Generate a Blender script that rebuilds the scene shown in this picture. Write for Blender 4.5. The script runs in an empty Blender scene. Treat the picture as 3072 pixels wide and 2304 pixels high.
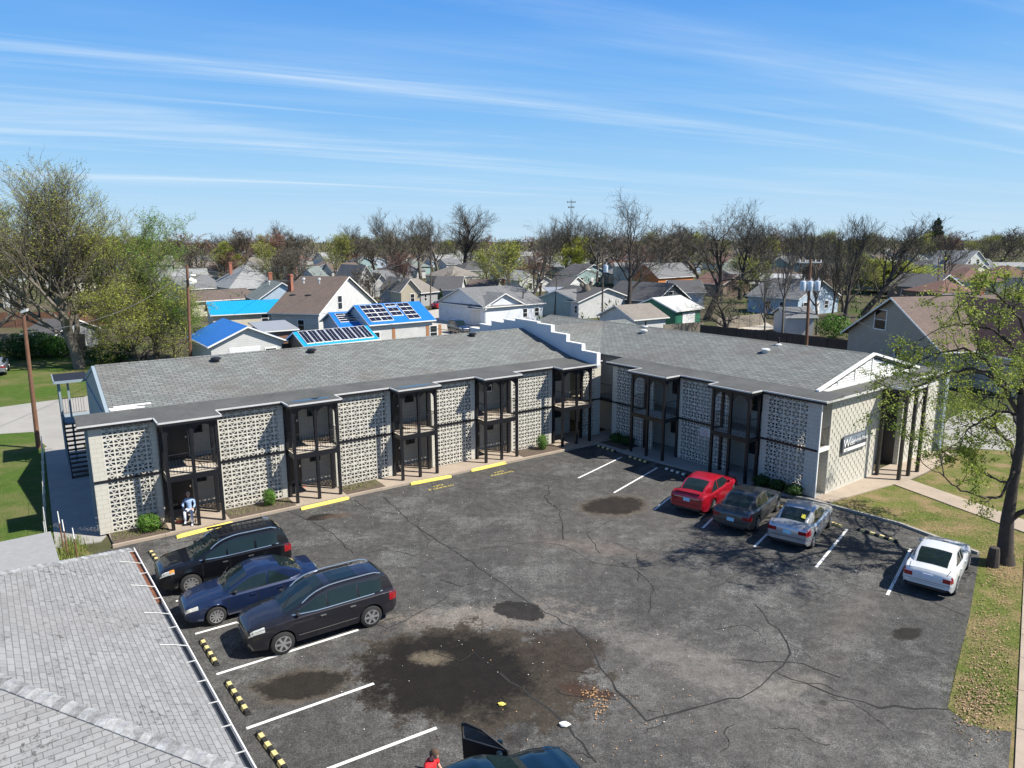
import bpy, bmesh, math, random
import numpy as np
from mathutils import Vector, Matrix
sc=bpy.context.scene; COL=sc.collection
R=math.radians; rnd=random.Random(7)
# ------------------------------------------------------------------ camera model
FPX=1535*1.38879; PITCH=math.atan(310/1535); ROLL=R(-.2); CH=12.0
_fw=Vector((0,math.cos(PITCH),-math.sin(PITCH))); _u=Vector((0,math.sin(PITCH),math.cos(PITCH))); _r=Vector((1,0,0))
RT=_r*math.cos(ROLL)+_u*math.sin(ROLL); UP=-_r*math.sin(ROLL)+_u*math.cos(ROLL)
def ray(x,y): return _fw*FPX+RT*(x-1536)-UP*(y-1152)
def G(x,y,z=0.0):
    "world point at height z seen at photo position x,y"
    d=ray(x,y); return Vector((0,0,CH))+d*((z-CH)/d.z)
def D(x,y,Y):
    "world point at distance Y north of the camera"
    d=ray(x,y); return Vector((0,0,CH))+d*(Y/d.y)
def PR(P):
    q=Vector(P)-Vector((0,0,CH)); w=q.dot(_fw); return 1536+FPX*q.dot(RT)/w, 1152-FPX*q.dot(UP)/w
def hgt(base,x,y):
    "height of a vertical thing at base whose top shows at y"
    lo,hi=0,60
    for _ in range(40):
        m=(lo+hi)/2
        if PR(base+Vector((0,0,m)))[1]>y: lo=m
        else: hi=m
    return lo
cam=bpy.data.cameras.new('camera'); co=bpy.data.objects.new('camera',cam); COL.objects.link(co)
cam.sensor_width=36; cam.lens=36*FPX/3072; cam.clip_end=6000; cam.clip_start=.1
m=Matrix((RT,UP,-_fw)).transposed().to_4x4(); m.translation=(0,0,CH); co.matrix_world=m; sc.camera=co
# ------------------------------------------------------------------ light
SD=Vector((.974,-.225,0)).normalized()*math.cos(R(49))+Vector((0,0,math.sin(R(49))))
sl=bpy.data.lights.new('sun','SUN'); so=bpy.data.objects.new('sun',sl); COL.objects.link(so)
sl.energy=5.0; sl.angle=R(.53); sl.color=(1,.945,.85); so.rotation_euler=SD.to_track_quat('Z','Y').to_euler()
w=bpy.data.worlds.new('World'); sc.world=w; w.use_nodes=True; nt=w.node_tree; N=nt.nodes; LK=nt.links; N.clear()
def nn(T,t,**k):
    n=T.nodes.new(t)
    for a,b in k.items():
        if a=='i':
            for q,v in b.items(): n.inputs[q].default_value=v
        else: setattr(n,a,b)
    return n
def math_(T,op,a,b=None,c=None,clamp=False):
    n=T.nodes.new('ShaderNodeMath'); n.operation=op; n.use_clamp=clamp
    for i,v in enumerate((a,b,c)):
        if v is None: continue
        if isinstance(v,(int,float)): n.inputs[i].default_value=v
        else: T.links.new(v,n.inputs[i])
    return n.outputs[0]
def ramp(T,fac,stops,interp='LINEAR'):
    n=T.nodes.new('ShaderNodeValToRGB'); cr=n.color_ramp; cr.interpolation=interp
    while len(cr.elements)<len(stops): cr.elements.new(.5)
    for e,(p,c) in zip(cr.elements,stops):
        e.position=p; e.color=(c,c,c,1) if isinstance(c,(int,float)) else (*c,1)
    T.links.new(fac,n.inputs[0]); return n.outputs[0]
def mixc(T,fac,a,b,mode='MIX'):
    n=T.nodes.new('ShaderNodeMix'); n.data_type='RGBA'; n.blend_type=mode; n.clamp_factor=True
    for s,v in ((n.inputs[0],fac),(n.inputs[6],a),(n.inputs[7],b)):
        if isinstance(v,(int,float)): s.default_value=v
        elif isinstance(v,tuple): s.default_value=(*v,1) if len(v)==3 else v
        else: T.links.new(v,s)
    return n.outputs[2]
def noise(T,vec,scale,detail=4,rough=.55,out=0,dist=0):
    n=T.nodes.new('ShaderNodeTexNoise'); n.inputs['Scale'].default_value=scale; n.inputs['Detail'].default_value=detail
    n.inputs['Roughness'].default_value=rough; n.inputs['Distortion'].default_value=dist
    if vec is not None: T.links.new(vec,n.inputs['Vector'])
    return n.outputs[out]
sky=nn(nt,'ShaderNodeTexSky',sky_type='NISHITA',sun_disc=False,sun_elevation=R(49),sun_rotation=math.atan2(SD.x,SD.y),altitude=100,air_density=1.0,dust_density=.6,ozone_density=2.2)
tc=nn(nt,'ShaderNodeTexCoord'); sp=nn(nt,'ShaderNodeSeparateXYZ'); LK.new(tc.outputs['Generated'],sp.inputs[0])
zz=math_(nt,'ADD',math_(nt,'MAXIMUM',sp.outputs[2],0.0),.05)
cx=math_(nt,'DIVIDE',sp.outputs[0],zz); cy=math_(nt,'DIVIDE',sp.outputs[1],zz)
def cirrus(ang,sx,sy,lo,hi,seed,det=7,warp=.35):
    c,s=math.cos(ang),math.sin(ang)
    a=math_(nt,'ADD',math_(nt,'MULTIPLY',cx,c*sx),math_(nt,'MULTIPLY',cy,s*sx))
    b=math_(nt,'ADD',math_(nt,'MULTIPLY',cx,-s*sy),math_(nt,'MULTIPLY',cy,c*sy))
    cb=nn(nt,'ShaderNodeCombineXYZ'); LK.new(a,cb.inputs[0]); LK.new(b,cb.inputs[1]); cb.inputs[2].default_value=seed
    return ramp(nt,noise(nt,cb.outputs[0],1.0,det,.6,dist=warp),[(lo,0.0),(hi,1.0)],'EASE')
c1=cirrus(R(22),.16,.80,.47,.74,3.1,7,.55); c2=cirrus(R(27),.13,1.7,.54,.74,12.4,6,.5); c3=cirrus(R(15),.16,.40,.44,.80,5.2,5)
c4=cirrus(R(22),.35,6.0,.30,.75,1.7,6,.2)
cl=math_(nt,'MULTIPLY',math_(nt,'ADD',math_(nt,'MULTIPLY',c1,.62),math_(nt,'ADD',math_(nt,'MULTIPLY',c2,.6),math_(nt,'MULTIPLY',c3,.30))),math_(nt,'ADD',math_(nt,'MULTIPLY',c4,.6),.45))
grad=ramp(nt,sp.outputs[2],[(0.0,(7.0,9.6,11.8)),(.09,(4.4,8.0,11.8)),(.20,(1.9,5.7,11.6)),(.40,(.42,3.0,10.4)),(.62,(.45,1.7,5.0)),(1.0,(.40,1.0,2.8))])
skm=mixc(nt,.12,grad,sky.outputs[0])
lowf=ramp(nt,sp.outputs[2],[(.02,.25),(.12,1.0)])
skc=mixc(nt,math_(nt,'MINIMUM',math_(nt,'MULTIPLY',cl,lowf),.75),skm,(9.0,10.6,12.0))
bg=nn(nt,'ShaderNodeBackground',i={'Strength':.052}); LK.new(skc,bg.inputs[0]); wo=nn(nt,'ShaderNodeOutputWorld'); LK.new(bg.outputs[0],wo.inputs[0])
sc.view_settings.view_transform='Standard'; sc.view_settings.look='None'; sc.view_settings.exposure=0.70; sc.view_settings.gamma=1
# ------------------------------------------------------------------ object helpers
def tag(o,label=None,cat=None,group=None,kind=None,category=None):
    cat=cat or category
    if label: o['label']=label
    if cat: o['category']=cat
    if group: o['group']=group
    if kind: o['kind']=kind
    return o
def empty(name,loc,rz=0,label=None,cat=None,group=None):
    o=bpy.data.objects.new(name,None); COL.objects.link(o); o.location=loc; o.rotation_euler=(0,0,rz); o.empty_display_size=.3
    return tag(o,label,cat,group)
class MB:
    def __init__(s): s.v=[]; s.f=[]; s.m=[]; s.mi=0
    def poly(s,pts):
        b=len(s.v); s.v+= [tuple(p) for p in pts]; s.f.append(tuple(range(b,b+len(pts)))); s.m.append(s.mi)
    def hexa(s,P):
        "8 corners: bottom loop (ccw seen from above) then top loop"
        b=len(s.v); s.v+=[tuple(p) for p in P]
        for f in ((3,2,1,0),(4,5,6,7),(0,1,5,4),(1,2,6,5),(2,3,7,6),(3,0,4,7)): s.f.append(tuple(b+i for i in f)); s.m.append(s.mi)
    def box(s,x0,x1,y0,y1,z0,z1,F=None):
        P=[(x0,y0,z0),(x1,y0,z0),(x1,y1,z0),(x0,y1,z0),(x0,y0,z1),(x1,y0,z1),(x1,y1,z1),(x0,y1,z1)]
        if F: P=[F(*p) for p in P]
        s.hexa(P)
    def prism(s,poly,h0,h1,F=None):
        "polygon (x,y) extruded from z h0 to h1"
        n=len(poly); b=len(s.v)
        P=[(x,y,h0) for x,y in poly]+[(x,y,h1) for x,y in poly]
        if F: P=[F(*p) for p in P]
        s.v+=[tuple(p) for p in P]
        s.f.append(tuple(b+i for i in reversed(range(n)))); s.m.append(s.mi)
        s.f.append(tuple(b+n+i for i in range(n))); s.m.append(s.mi)
        for i in range(n):
            j=(i+1)%n; s.f.append((b+i,b+j,b+n+j,b+n+i)); s.m.append(s.mi)
    def ext(s,poly,a0,a1,F):
        "polygon (n,z) extruded along a with frame F(a,n,z)"
        n=len(poly); b=len(s.v)
        s.v+=[tuple(F(a0,p,q)) for p,q in poly]+[tuple(F(a1,p,q)) for p,q in poly]
        s.f.append(tuple(b+i for i in reversed(range(n)))); s.m.append(s.mi)
        s.f.append(tuple(b+n+i for i in range(n))); s.m.append(s.mi)
        for i in range(n):
            j=(i+1)%n; s.f.append((b+i,b+j,b+n+j,b+n+i)); s.m.append(s.mi)
    def tube(s,p,q,r0,r1=None,n=6,cap=True):
        if r1 is None: r1=r0
        p=Vector(p); q=Vector(q); d=(q-p)
        if d.length<1e-6: return
        d.normalize(); a=d.orthogonal().normalized(); c=d.cross(a); b=len(s.v)
        for P,r in ((p,r0),(q,r1)):
            for k in range(n):
                t=2*math.pi*k/n; s.v.append(tuple(P+(a*math.cos(t)+c*math.sin(t))*r))
        for k in range(n):
            j=(k+1)%n; s.f.append((b+k,b+j,b+n+j,b+n+k)); s.m.append(s.mi)
        if cap:
            s.f.append(tuple(b+k for k in reversed(range(n)))); s.m.append(s.mi)
            s.f.append(tuple(b+n+k for k in range(n))); s.m.append(s.mi)
    def path(s,pts,r,n=6):
        for i in range(len(pts)-1):
            a=r[i] if isinstance(r,(list,tuple)) else r; b=r[i+1] if isinstance(r,(list,tuple)) else r
            s.tube(pts[i],pts[i+1],a,b,n)
    def lathe(s,prof,n=16,F=None,axis='z'):
        b=len(s.v)
        for r,z in prof:
            for k in range(n):
                t=2*math.pi*k/n; P=(r*math.cos(t),r*math.sin(t),z)
                if axis=='y': P=(P[0],P[2],P[1])
                s.v.append(tuple(F(*P)) if F else P)
        for i in range(len(prof)-1):
            for k in range(n):
                j=(k+1)%n; s.f.append((b+i*n+k,b+i*n+j,b+(i+1)*n+j,b+(i+1)*n+k)); s.m.append(s.mi)
        s.f.append(tuple(b+k for k in reversed(range(n)))); s.m.append(s.mi)
        e=b+(len(prof)-1)*n; s.f.append(tuple(e+k for k in range(n))); s.m.append(s.mi)
    def build(s,name,mats,parent=None,uv=True,smooth=False,world=True,uvrot=0,fix=False,sharp=35,**tags):
        off=Vector((0,0,0)); p=parent
        if world:
            while p: off+=Vector(p.location); p=p.parent
        me=bpy.data.meshes.new(name); 
        if len(s.v): 
            V=np.array(s.v,dtype=float); 
        else: V=np.zeros((0,3))
        me.from_pydata((V-np.array(off)).tolist() if world else V.tolist(),[],s.f)
        if not isinstance(mats,(list,tuple)): mats=[mats]
        for x in mats: me.materials.append(x)
        if len(mats)>1: me.polygons.foreach_set('material_index',s.m)
        if fix:
            bm=bmesh.new(); bm.from_mesh(me); bmesh.ops.remove_doubles(bm,verts=bm.verts,dist=1e-5); bmesh.ops.recalc_face_normals(bm,faces=bm.faces); bm.to_mesh(me); bm.free()
        me.update()
        if uv:
            ul=me.uv_layers.new(name='UV'); cr,sr=math.cos(uvrot),math.sin(uvrot); data=[0.0]*(2*len(me.loops))
            o_=off if world else Vector((0,0,0))
            for f in me.polygons:
                nz=f.normal
                if abs(nz.z)>.985:
                    for li in f.loop_indices:
                        q=me.vertices[me.loops[li].vertex_index].co+o_; data[2*li]=q.x*cr+q.y*sr; data[2*li+1]=-q.x*sr+q.y*cr
                else:
                    h=Vector((-nz.y,nz.x,0)).normalized(); v=nz.cross(h)
                    if v.z<0: v=-v
                    for li in f.loop_indices:
                        q=me.vertices[me.loops[li].vertex_index].co+o_; data[2*li]=q.dot(h); data[2*li+1]=q.dot(v)
            ul.data.foreach_set('uv',data)
        if smooth:
            me.polygons.foreach_set('use_smooth',[True]*len(me.polygons))
            if sharp: me.set_sharp_from_angle(angle=R(sharp))
        o=bpy.data.objects.new(name,me); COL.objects.link(o)
        if parent: o.parent=parent
        tag(o,**tags); return o
def copy_tree(o,parent=None):
    c=o.copy(); COL.objects.link(c); c.parent=parent
    for ch in list(o.children): copy_tree(ch,c)
    return c
# ------------------------------------------------------------------ materials
def base(name,rough=.8,metal=0,spec=None):
    m=bpy.data.materials.new(name); m.use_nodes=True; T=m.node_tree; b=T.nodes['Principled BSDF']
    b.inputs['Roughness'].default_value=rough; b.inputs['Metallic'].default_value=metal
    if spec is not None: b.inputs['Specular IOR Level'].default_value=spec
    return m,T,b
def geo(T): return T.nodes.new('ShaderNodeNewGeometry').outputs['Position']
def bump(T,b,h,strength=.3,dist=.02):
    n=T.nodes.new('ShaderNodeBump'); n.inputs['Strength'].default_value=strength; n.inputs['Distance'].default_value=dist
    T.links.new(h,n.inputs['Height']); T.links.new(n.outputs[0],b.inputs['Normal'])
def sc3(c,k): return tuple(max(0,min(1,x*k)) for x in c)
def M(name,col,rough=.7,metal=0,var=.12,scale=3,bmp=0,spec=None,coat=0,objspace=False):
    m,T,b=base(name,rough,metal,spec)
    vec=T.nodes.new('ShaderNodeTexCoord').outputs['Object'] if objspace else geo(T)
    n1=noise(T,vec,scale,6); n2=noise(T,vec,scale*9,3)
    f=math_(T,'ADD',math_(T,'MULTIPLY',n1,.65),math_(T,'MULTIPLY',n2,.35))
    c=ramp(T,f,[(.3,sc3(col,1-var)),(.7,sc3(col,1+var))]); T.links.new(c,b.inputs['Base Color'])
    if bmp: bump(T,b,n2,bmp,.02)
    if coat: b.inputs['Coat Weight'].default_value=coat; b.inputs['Coat Roughness'].default_value=.03
    return m
def uvn(T): return T.nodes.new('ShaderNodeUVMap').outputs[0]
def m_brick(name,col,mortar,w,h,ms,var=.25,rough=.85,bmp=.5,offset=.5,dirt=None,dsc=.35,gran=.15,seam=0.0,smooth=.1,spots=0):
    m,T,b=base(name,rough); br=T.nodes.new('ShaderNodeTexBrick'); br.offset=offset
    T.links.new(uvn(T),br.inputs['Vector'])
    br.inputs['Scale'].default_value=1; br.inputs['Brick Width'].default_value=w; br.inputs['Row Height'].default_value=h
    br.inputs['Mortar Size'].default_value=ms; br.inputs['Mortar Smooth'].default_value=smooth
    br.inputs['Color1'].default_value=(*sc3(col,1-var),1); br.inputs['Color2'].default_value=(*sc3(col,1+var),1); br.inputs['Mortar'].default_value=(*mortar,1)
    g=geo(T); n=noise(T,g,60,3); c=mixc(T,gran,br.outputs[0],ramp(T,n,[(.3,sc3(col,.4)),(.7,sc3(col,1.7))]))
    n2=noise(T,g,dsc,6,.65)
    c=mixc(T,ramp(T,n2,[(.46,0.0),(.68,.48)]),c,dirt or sc3(col,.6))
    if spots: c=mixc(T,math_(T,'MULTIPLY',ramp(T,noise(T,g,7.5,5,.8),[(.55,0.0),(.61,.9)]),ramp(T,noise(T,g,.5,3),[(.40,.15),(.58,1.0)])),c,(.05,.05,.048)); n3=noise(T,g,1.6,5,.6); c=mixc(T,ramp(T,n3,[(.55,0.0),(.75,.3)]),c,sc3(col,1.35))
    T.links.new(c,b.inputs['Base Color']); bump(T,b,math_(T,'ADD',math_(T,'SUBTRACT',1,br.outputs[1]),math_(T,'MULTIPLY',n,.25)),bmp,.015)
    return m
def m_shingle(name,col,w=.30,h=.14,var=.12,dirt=None,ms=.009,k=.35,spots=0): return m_brick(name,col,sc3(col,k),w,h,ms,var,.95,.6,dirt=dirt,dsc=.3,gran=.18,spots=spots)
def m_lines(name,col,pitch,axis=1,dark=.55,width=.12,rough=.6,metal=0,var=.08,bmp=.6):
    m,T,b=base(name,rough,metal); s=T.nodes.new('ShaderNodeSeparateXYZ'); T.links.new(uvn(T),s.inputs[0])
    fr=math_(T,'FRACT',math_(T,'DIVIDE',s.outputs[axis],pitch)); l=math_(T,'LESS_THAN',fr,width)
    n=noise(T,geo(T),1.3,5); c=ramp(T,n,[(.3,sc3(col,1-var)),(.7,sc3(col,1+var))])
    c=mixc(T,math_(T,'MULTIPLY',l,1.0),c,sc3(col,dark)); T.links.new(c,b.inputs['Base Color']); bump(T,b,fr,bmp,.02)
    return m
def siding(name,col,p=.2): return m_lines(name,col,p,1,.6,.13)
def metalroof(name,col,p=.3): return m_lines(name,col,p,0,.6,.16,.35,0,.05)
def leafmat(name,c1,c2,rough=.6,trans=.3):
    m,T,b=base(name,rough,0,.3); n=noise(T,geo(T),1.1,3); n2=noise(T,geo(T),17,1)
    f=math_(T,'ADD',math_(T,'MULTIPLY',n,.6),math_(T,'MULTIPLY',n2,.4)); c=ramp(T,f,[(.36,c1),(.64,c2)]); T.links.new(c,b.inputs['Base Color'])
    tr=T.nodes.new('ShaderNodeBsdfTranslucent'); T.links.new(c,tr.inputs[0]); mx=T.nodes.new('ShaderNodeMixShader'); mx.inputs[0].default_value=trans
    T.links.new(b.outputs[0],mx.inputs[1]); T.links.new(tr.outputs[0],mx.inputs[2]); T.links.new(mx.outputs[0],T.nodes['Material Output'].inputs[0]); return m
X={}
X['black']=M('black_paint',(.012,.012,.015),.35,0,.25,4)
X['blackm']=M('black_metal',(.015,.015,.018),.45,0,.2)
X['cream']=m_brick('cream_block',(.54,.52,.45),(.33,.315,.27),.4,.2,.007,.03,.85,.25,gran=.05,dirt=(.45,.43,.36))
X['backwall']=m_brick('shaded_cream_block',(.40,.385,.34),(.27,.26,.23),.4,.2,.007,.03,.85,.25,gran=.05)  # darker copy of the cream block, walkway shade put into its colour
X['screen']=M('screen_block',(.55,.53,.465),.85,0,.17,1.3)
X['concrete']=M('concrete',(.34,.28,.22),.9,0,.16,1.2,.2)
X['concrete2']=M('concrete_grey',(.30,.29,.265),.9,0,.14,.5,.15)
X['slab']=M('balcony_concrete',(.52,.46,.38),.9,0,.1,2)
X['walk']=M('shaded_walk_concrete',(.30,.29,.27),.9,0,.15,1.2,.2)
X['ledge']=M('roof_membrane',(.080,.082,.078),.88,0,.35,.6,.15)
X['edge']=M('metal_edge',(.55,.55,.53),.4,0,.15,2)
X['shingle']=m_shingle('grey_shingle',(.165,.178,.170),.42,.19,.24,dirt=(.105,.082,.074),ms=.019,k=.25)
X['nshingle']=m_shingle('pale_shingle',(.235,.237,.240),.29,.125,.15,dirt=(.20,.195,.19),ms=.008,k=.38,spots=1)
X['white']=M('white_paint',(.78,.78,.76),.5,0,.06,3)
X['whitesid']=siding('white_siding',(.76,.77,.78),.18)
X['blueg']=M('blue_grey_wall',(.24,.30,.34),.7,0,.12,1)
X['bluew']=M('parapet_paint',(.50,.55,.60),.6,0,.10,1)
X['glass']=M('window_glass',(.02,.025,.03),.06,0,.2,1,spec=.6)
X['door']=M('dark_door',(.02,.02,.022),.4,0,.2)
X['wood']=M('weathered_wood',(.20,.15,.11),.85,0,.25,2)
X['yellow']=M('yellow_paint',(.85,.66,.12),.7,0,.10,6,.1)
X['mulch']=M('mulch',(.10,.075,.055),.95,0,.5,9,.8)
X['bark']=M('bark',(.12,.10,.08),.95,0,.35,3,.6)
X['barkg']=M('grey_bark',(.15,.13,.105),.95,0,.3,3,.6)
X['barkd']=M('dark_bark',(.055,.045,.038),.95,0,.35,4,.8)
X['twig']=M('twigs',(.105,.092,.070),.95,0,.25,1)
X['twigr']=M('red_twigs',(.15,.085,.065),.95,0,.25,1)
X['leafy']=leafmat('budding_leaves',(.24,.29,.035),(.50,.52,.09),trans=.35)
X['leafg']=leafmat('bright_leaves',(.10,.20,.03),(.28,.42,.06),trans=.35)
X['bush']=leafmat('shrub_leaves',(.04,.10,.012),(.14,.28,.035),trans=.15)
X['bushd']=leafmat('dark_shrub_leaves',(.02,.05,.012),(.06,.13,.025),trans=.15)
X['pine']=leafmat('conifer_needles',(.012,.035,.015),(.035,.075,.03),trans=.1)
X['leaf']=leafmat('maple_leaves',(.14,.21,.03),(.44,.50,.09),trans=.4)
X['rubber']=M('rubber',(.018,.018,.018),.85,0,.2,6)
X['chrome']=M('bright_metal',(.62,.62,.62),.22,.9,.05)
X['pole']=M('pole_wood',(.17,.085,.05),.85,0,.3,2,.3)
X['poled']=M('pole_wood_dark',(.10,.08,.065),.85,0,.3,2,.3)
X['wire']=M('wire',(.12,.12,.12),.6)
X['brick']=m_brick('red_brick',(.36,.11,.06),(.3,.25,.2),.22,.08,.01,.15)
X['grassb']=leafmat('grass_blades',(.12,.17,.04),(.26,.28,.08),trans=.2)
X['litter']=M('dry_leaves',(.42,.25,.12),.9,0,.4,8)
X['paper']=M('white_paper',(.8,.8,.8),.7)
X['solar']=M('solar_cells',(.012,.014,.03),.12,0,.2,3)
# ground
def m_grass(name,c1,c2,c3,sc=.25,lo=.5,hi=.62):
    m,T,b=base(name,.95,0,.1); g=geo(T); n=noise(T,g,sc,7,.65); f=noise(T,g,14,4,.7); n3=noise(T,g,1.7,5,.7)
    c=ramp(T,math_(T,'ADD',math_(T,'MULTIPLY',f,.6),math_(T,'MULTIPLY',n3,.4)),[(.35,c1),(.65,c2)])
    c=mixc(T,ramp(T,math_(T,'ADD',math_(T,'MULTIPLY',n,.7),math_(T,'MULTIPLY',f,.3)),[(lo,0.0),(hi,1.0)]),c,c3)
    T.links.new(c,b.inputs['Base Color']); bump(T,b,f,.9,.06); return m
X['grass']=m_grass('lawn_grass',(.035,.075,.012),(.095,.15,.028),(.16,.145,.065),.22,.47,.60)
X['field']=m_grass('backyard_ground',(.035,.055,.016),(.075,.095,.03),(.105,.088,.060),.07,.42,.54)
X['verge']=m_grass('verge_grass',(.055,.095,.018),(.17,.18,.05),(.25,.185,.10),.8,.45,.60)
# asphalt lot with stains
def stainmask(T,g,cx_,cy_,rx,ry,ang,soft=.25,dis=.5):
    mp=T.nodes.new('ShaderNodeMapping'); mp.vector_type='TEXTURE'; mp.inputs['Location'].default_value=(cx_,cy_,0); mp.inputs['Rotation'].default_value=(0,0,ang); mp.inputs['Scale'].default_value=(rx,ry,1)
    T.links.new(g,mp.inputs[0]); ln=T.nodes.new('ShaderNodeVectorMath'); ln.operation='LENGTH'
    fl=T.nodes.new('ShaderNodeVectorMath'); fl.operation='MULTIPLY'; fl.inputs[1].default_value=(1,1,0); T.links.new(mp.outputs[0],fl.inputs[0]); T.links.new(fl.outputs[0],ln.inputs[0])
    n=math_(T,'ADD',math_(T,'MULTIPLY',noise(T,g,1.1,8,.75),.7),math_(T,'MULTIPLY',noise(T,g,6.0,6,.75),.3)); r=math_(T,'ADD',ln.outputs['Value'],math_(T,'MULTIPLY',math_(T,'SUBTRACT',n,.5),dis*7.0))
    return math_(T,'SUBTRACT',1,math_(T,'DIVIDE',math_(T,'SUBTRACT',r,1-soft),2*soft,clamp=True),clamp=True)
def m_asphalt():
    m,T,b=base('asphalt',.9,0,.25); g=geo(T)
    n=noise(T,g,.35,7,.6); f=noise(T,g,38,3,.7); v=noise(T,g,9,4,.6)
    c=ramp(T,n,[(.36,(.046,.046,.048)),(.62,(.088,.086,.083))])
    c=mixc(T,.50,c,ramp(T,f,[(.36,(.010,.010,.011)),(.64,(.19,.185,.17))]))
    c=mixc(T,ramp(T,noise(T,g,3.1,6,.7),[(.42,.30),(.60,0.0)]),c,(.03,.03,.032))
    c=mixc(T,ramp(T,v,[(.5,0.0),(.8,.35)]),c,(.13,.12,.105))
    A=ramp(T,math_(T,'ADD',math_(T,'MULTIPLY',noise(T,g,.32,9,.72),.75),math_(T,'MULTIPLY',noise(T,g,4.5,6,.8),.25)),[(.50,0.0),(.585,1.0)])
    c=mixc(T,math_(T,'MULTIPLY',A,.62),c,ramp(T,f,[(.38,(.05,.05,.048)),(.60,(.25,.25,.238))]))
    def st(px,py,rx,ry,ang,col,amt,soft=.2,dis=.45):
        nonlocal c
        p=G(px,py); k=stainmask(T,g,p.x,p.y,rx,ry,R(ang),soft,dis); c=mixc(T,math_(T,'MULTIPLY',k,amt),c,col)
    st(1900,1580,4.5,3.0,30,(.13,.122,.11),.30,.6,.6); st(2080,1990,3.4,.8,-40,(.24,.225,.20),.45,.3,.8)
    st(1770,1640,2.0,.6,-20,(.17,.14,.12),.45,.3,.7); st(1440,1860,3.0,.8,8,(.25,.215,.18),.55,.3,.9); st(2550,1870,3.0,.5,50,(.14,.125,.105),.35,.6,.5)
    st(2150,2080,5,2.2,-30,(.14,.13,.12),.35,.6,.8); st(2380,2060,.9,.3,20,(.2,.185,.16),.6,.4,.5)
    st(1430,2015,3.5,2.5,-8,(.052,.042,.031),.94,.07,.40); st(1350,2015,2.5,1.95,0,(.010,.0085,.007),.95,.16,.32); st(1290,1975,.5,.32,0,(.17,.14,.10),.8,.4,.5)
    st(1690,1960,1.3,1.2,10,(.042,.033,.026),.85,.15,.5); st(1560,1832,.85,.6,-30,(.022,.020,.019),.95,.05,.3); st(1755,2070,.75,.35,-20,(.055,.03,.02),.8,.3,.6)
    st(905,2058,1.3,.75,10,(.10,.082,.06),.9,.25,.3); st(905,2056,1.2,.62,10,(.018,.015,.012),.92,.12,.3)
    st(1842,1518,1.7,1.25,25,(.11,.09,.07),.9,.2,.25); st(1842,1516,1.45,1.05,25,(.02,.016,.013),.93,.12,.25)
    st(960,1552,.6,.35,20,(.018,.016,.014),.95,.12,.25); st(1010,1548,.6,.25,20,(.09,.06,.045),.8,.4,.4)
    st(2722,1902,.6,.3,30,(.02,.018,.015),.92,.15,.25); st(2470,2110,.12,.1,30,(.02,.018,.015),.6,.3,.25); st(1560,2210,.6,.22,60,(.03,.028,.027),.7,.4,.6)
    c=mixc(T,.85,c,ramp(T,noise(T,g,2.3,8,.75),[(.36,(.50,.50,.50)),(.64,(1.0,1.0,1.0))]),'MULTIPLY')
    c=mixc(T,.9,c,ramp(T,noise(T,g,27,4,.8),[(.38,(.45,.45,.45)),(.62,(1.0,1.0,1.0))]),'MULTIPLY')
    sc_=T.nodes.new('ShaderNodeVectorMath'); sc_.operation='SCALE'; T.links.new(c,sc_.inputs[0]); sc_.inputs[3].default_value=1.45
    T.links.new(sc_.outputs[0],b.inputs['Base Color']); bump(T,b,f,.6,.015); return m
X['asphalt']=m_asphalt()
X['newasph']=M('new_asphalt',(.05,.05,.055),.9,0,.15,3,.3)
X['linep']=M('line_paint',(.72,.72,.70),.8,0,.16,14)
X['crack']=M('crack_tar',(.018,.018,.018),.95,0,.3)
# ================================================================== ground
def xy(p): return (p.x,p.y)
def sheet(name,pts,z,mt,parent=None,**t):
    b=MB(); b.poly([(p[0],p[1],z) for p in pts]); return b.build(name,mt,parent,uvrot=R(33),**t)
A0=Vector((-17.029,27.564,0)); u1=Vector((.82415,.56637,0)).normalized(); n1=Vector((-u1.y,u1.x,0))
B0=Vector((5.878,42.460,0)); u2=Vector((.60868,-.79342,0)).normalized(); n2=Vector((-u2.y,u2.x,0))
def L(a,n,z=0.0): return A0+u1*a+n1*n+Vector((0,0,z))
def Q(a,n,z=0.0): return B0+u2*a+n2*n+Vector((0,0,z))
gb=MB(); S=3500; gb.poly([(-S,-200,0),(S,-200,0),(S,2*S,0),(-S,2*S,0)]); gb.build('ground',X['field'],kind='structure')
sheet('lawn',[xy(G(-700,1040)),xy(G(620,1085)),xy(G(330,1180)),xy(G(262,1215)),xy(G(225,1620)),xy(G(300,1700)),(-12,10),(-60,10)],.004,X['grass'],kind='structure')
lot=[xy(L(-.3,-1.6)),xy(L(2,-1.3)),xy(L(27.3,-1.3)),xy(L(27.6,.5)),xy(Q(.5,0)),xy(Q(13.7,0)),xy(G(2700,1578)),xy(G(2940,1665)),xy(G(2925,1750)),xy(G(2912,1830)),xy(G(2896,1905)),xy(G(2880,1960)),xy(G(2866,2010)),xy(G(2850,2080)),xy(G(2843,2128)),
 xy(G(2900,2170)),xy(G(2960,2188)),xy(G(3035,2196)),xy(G(3025,2304)),(8,8),(2,-2),(-8,2),(-20,16),xy(L(-1.5,-3.2))]
ASP=sheet('parking_lot',lot,.012,X['asphalt'],kind='structure')
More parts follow.
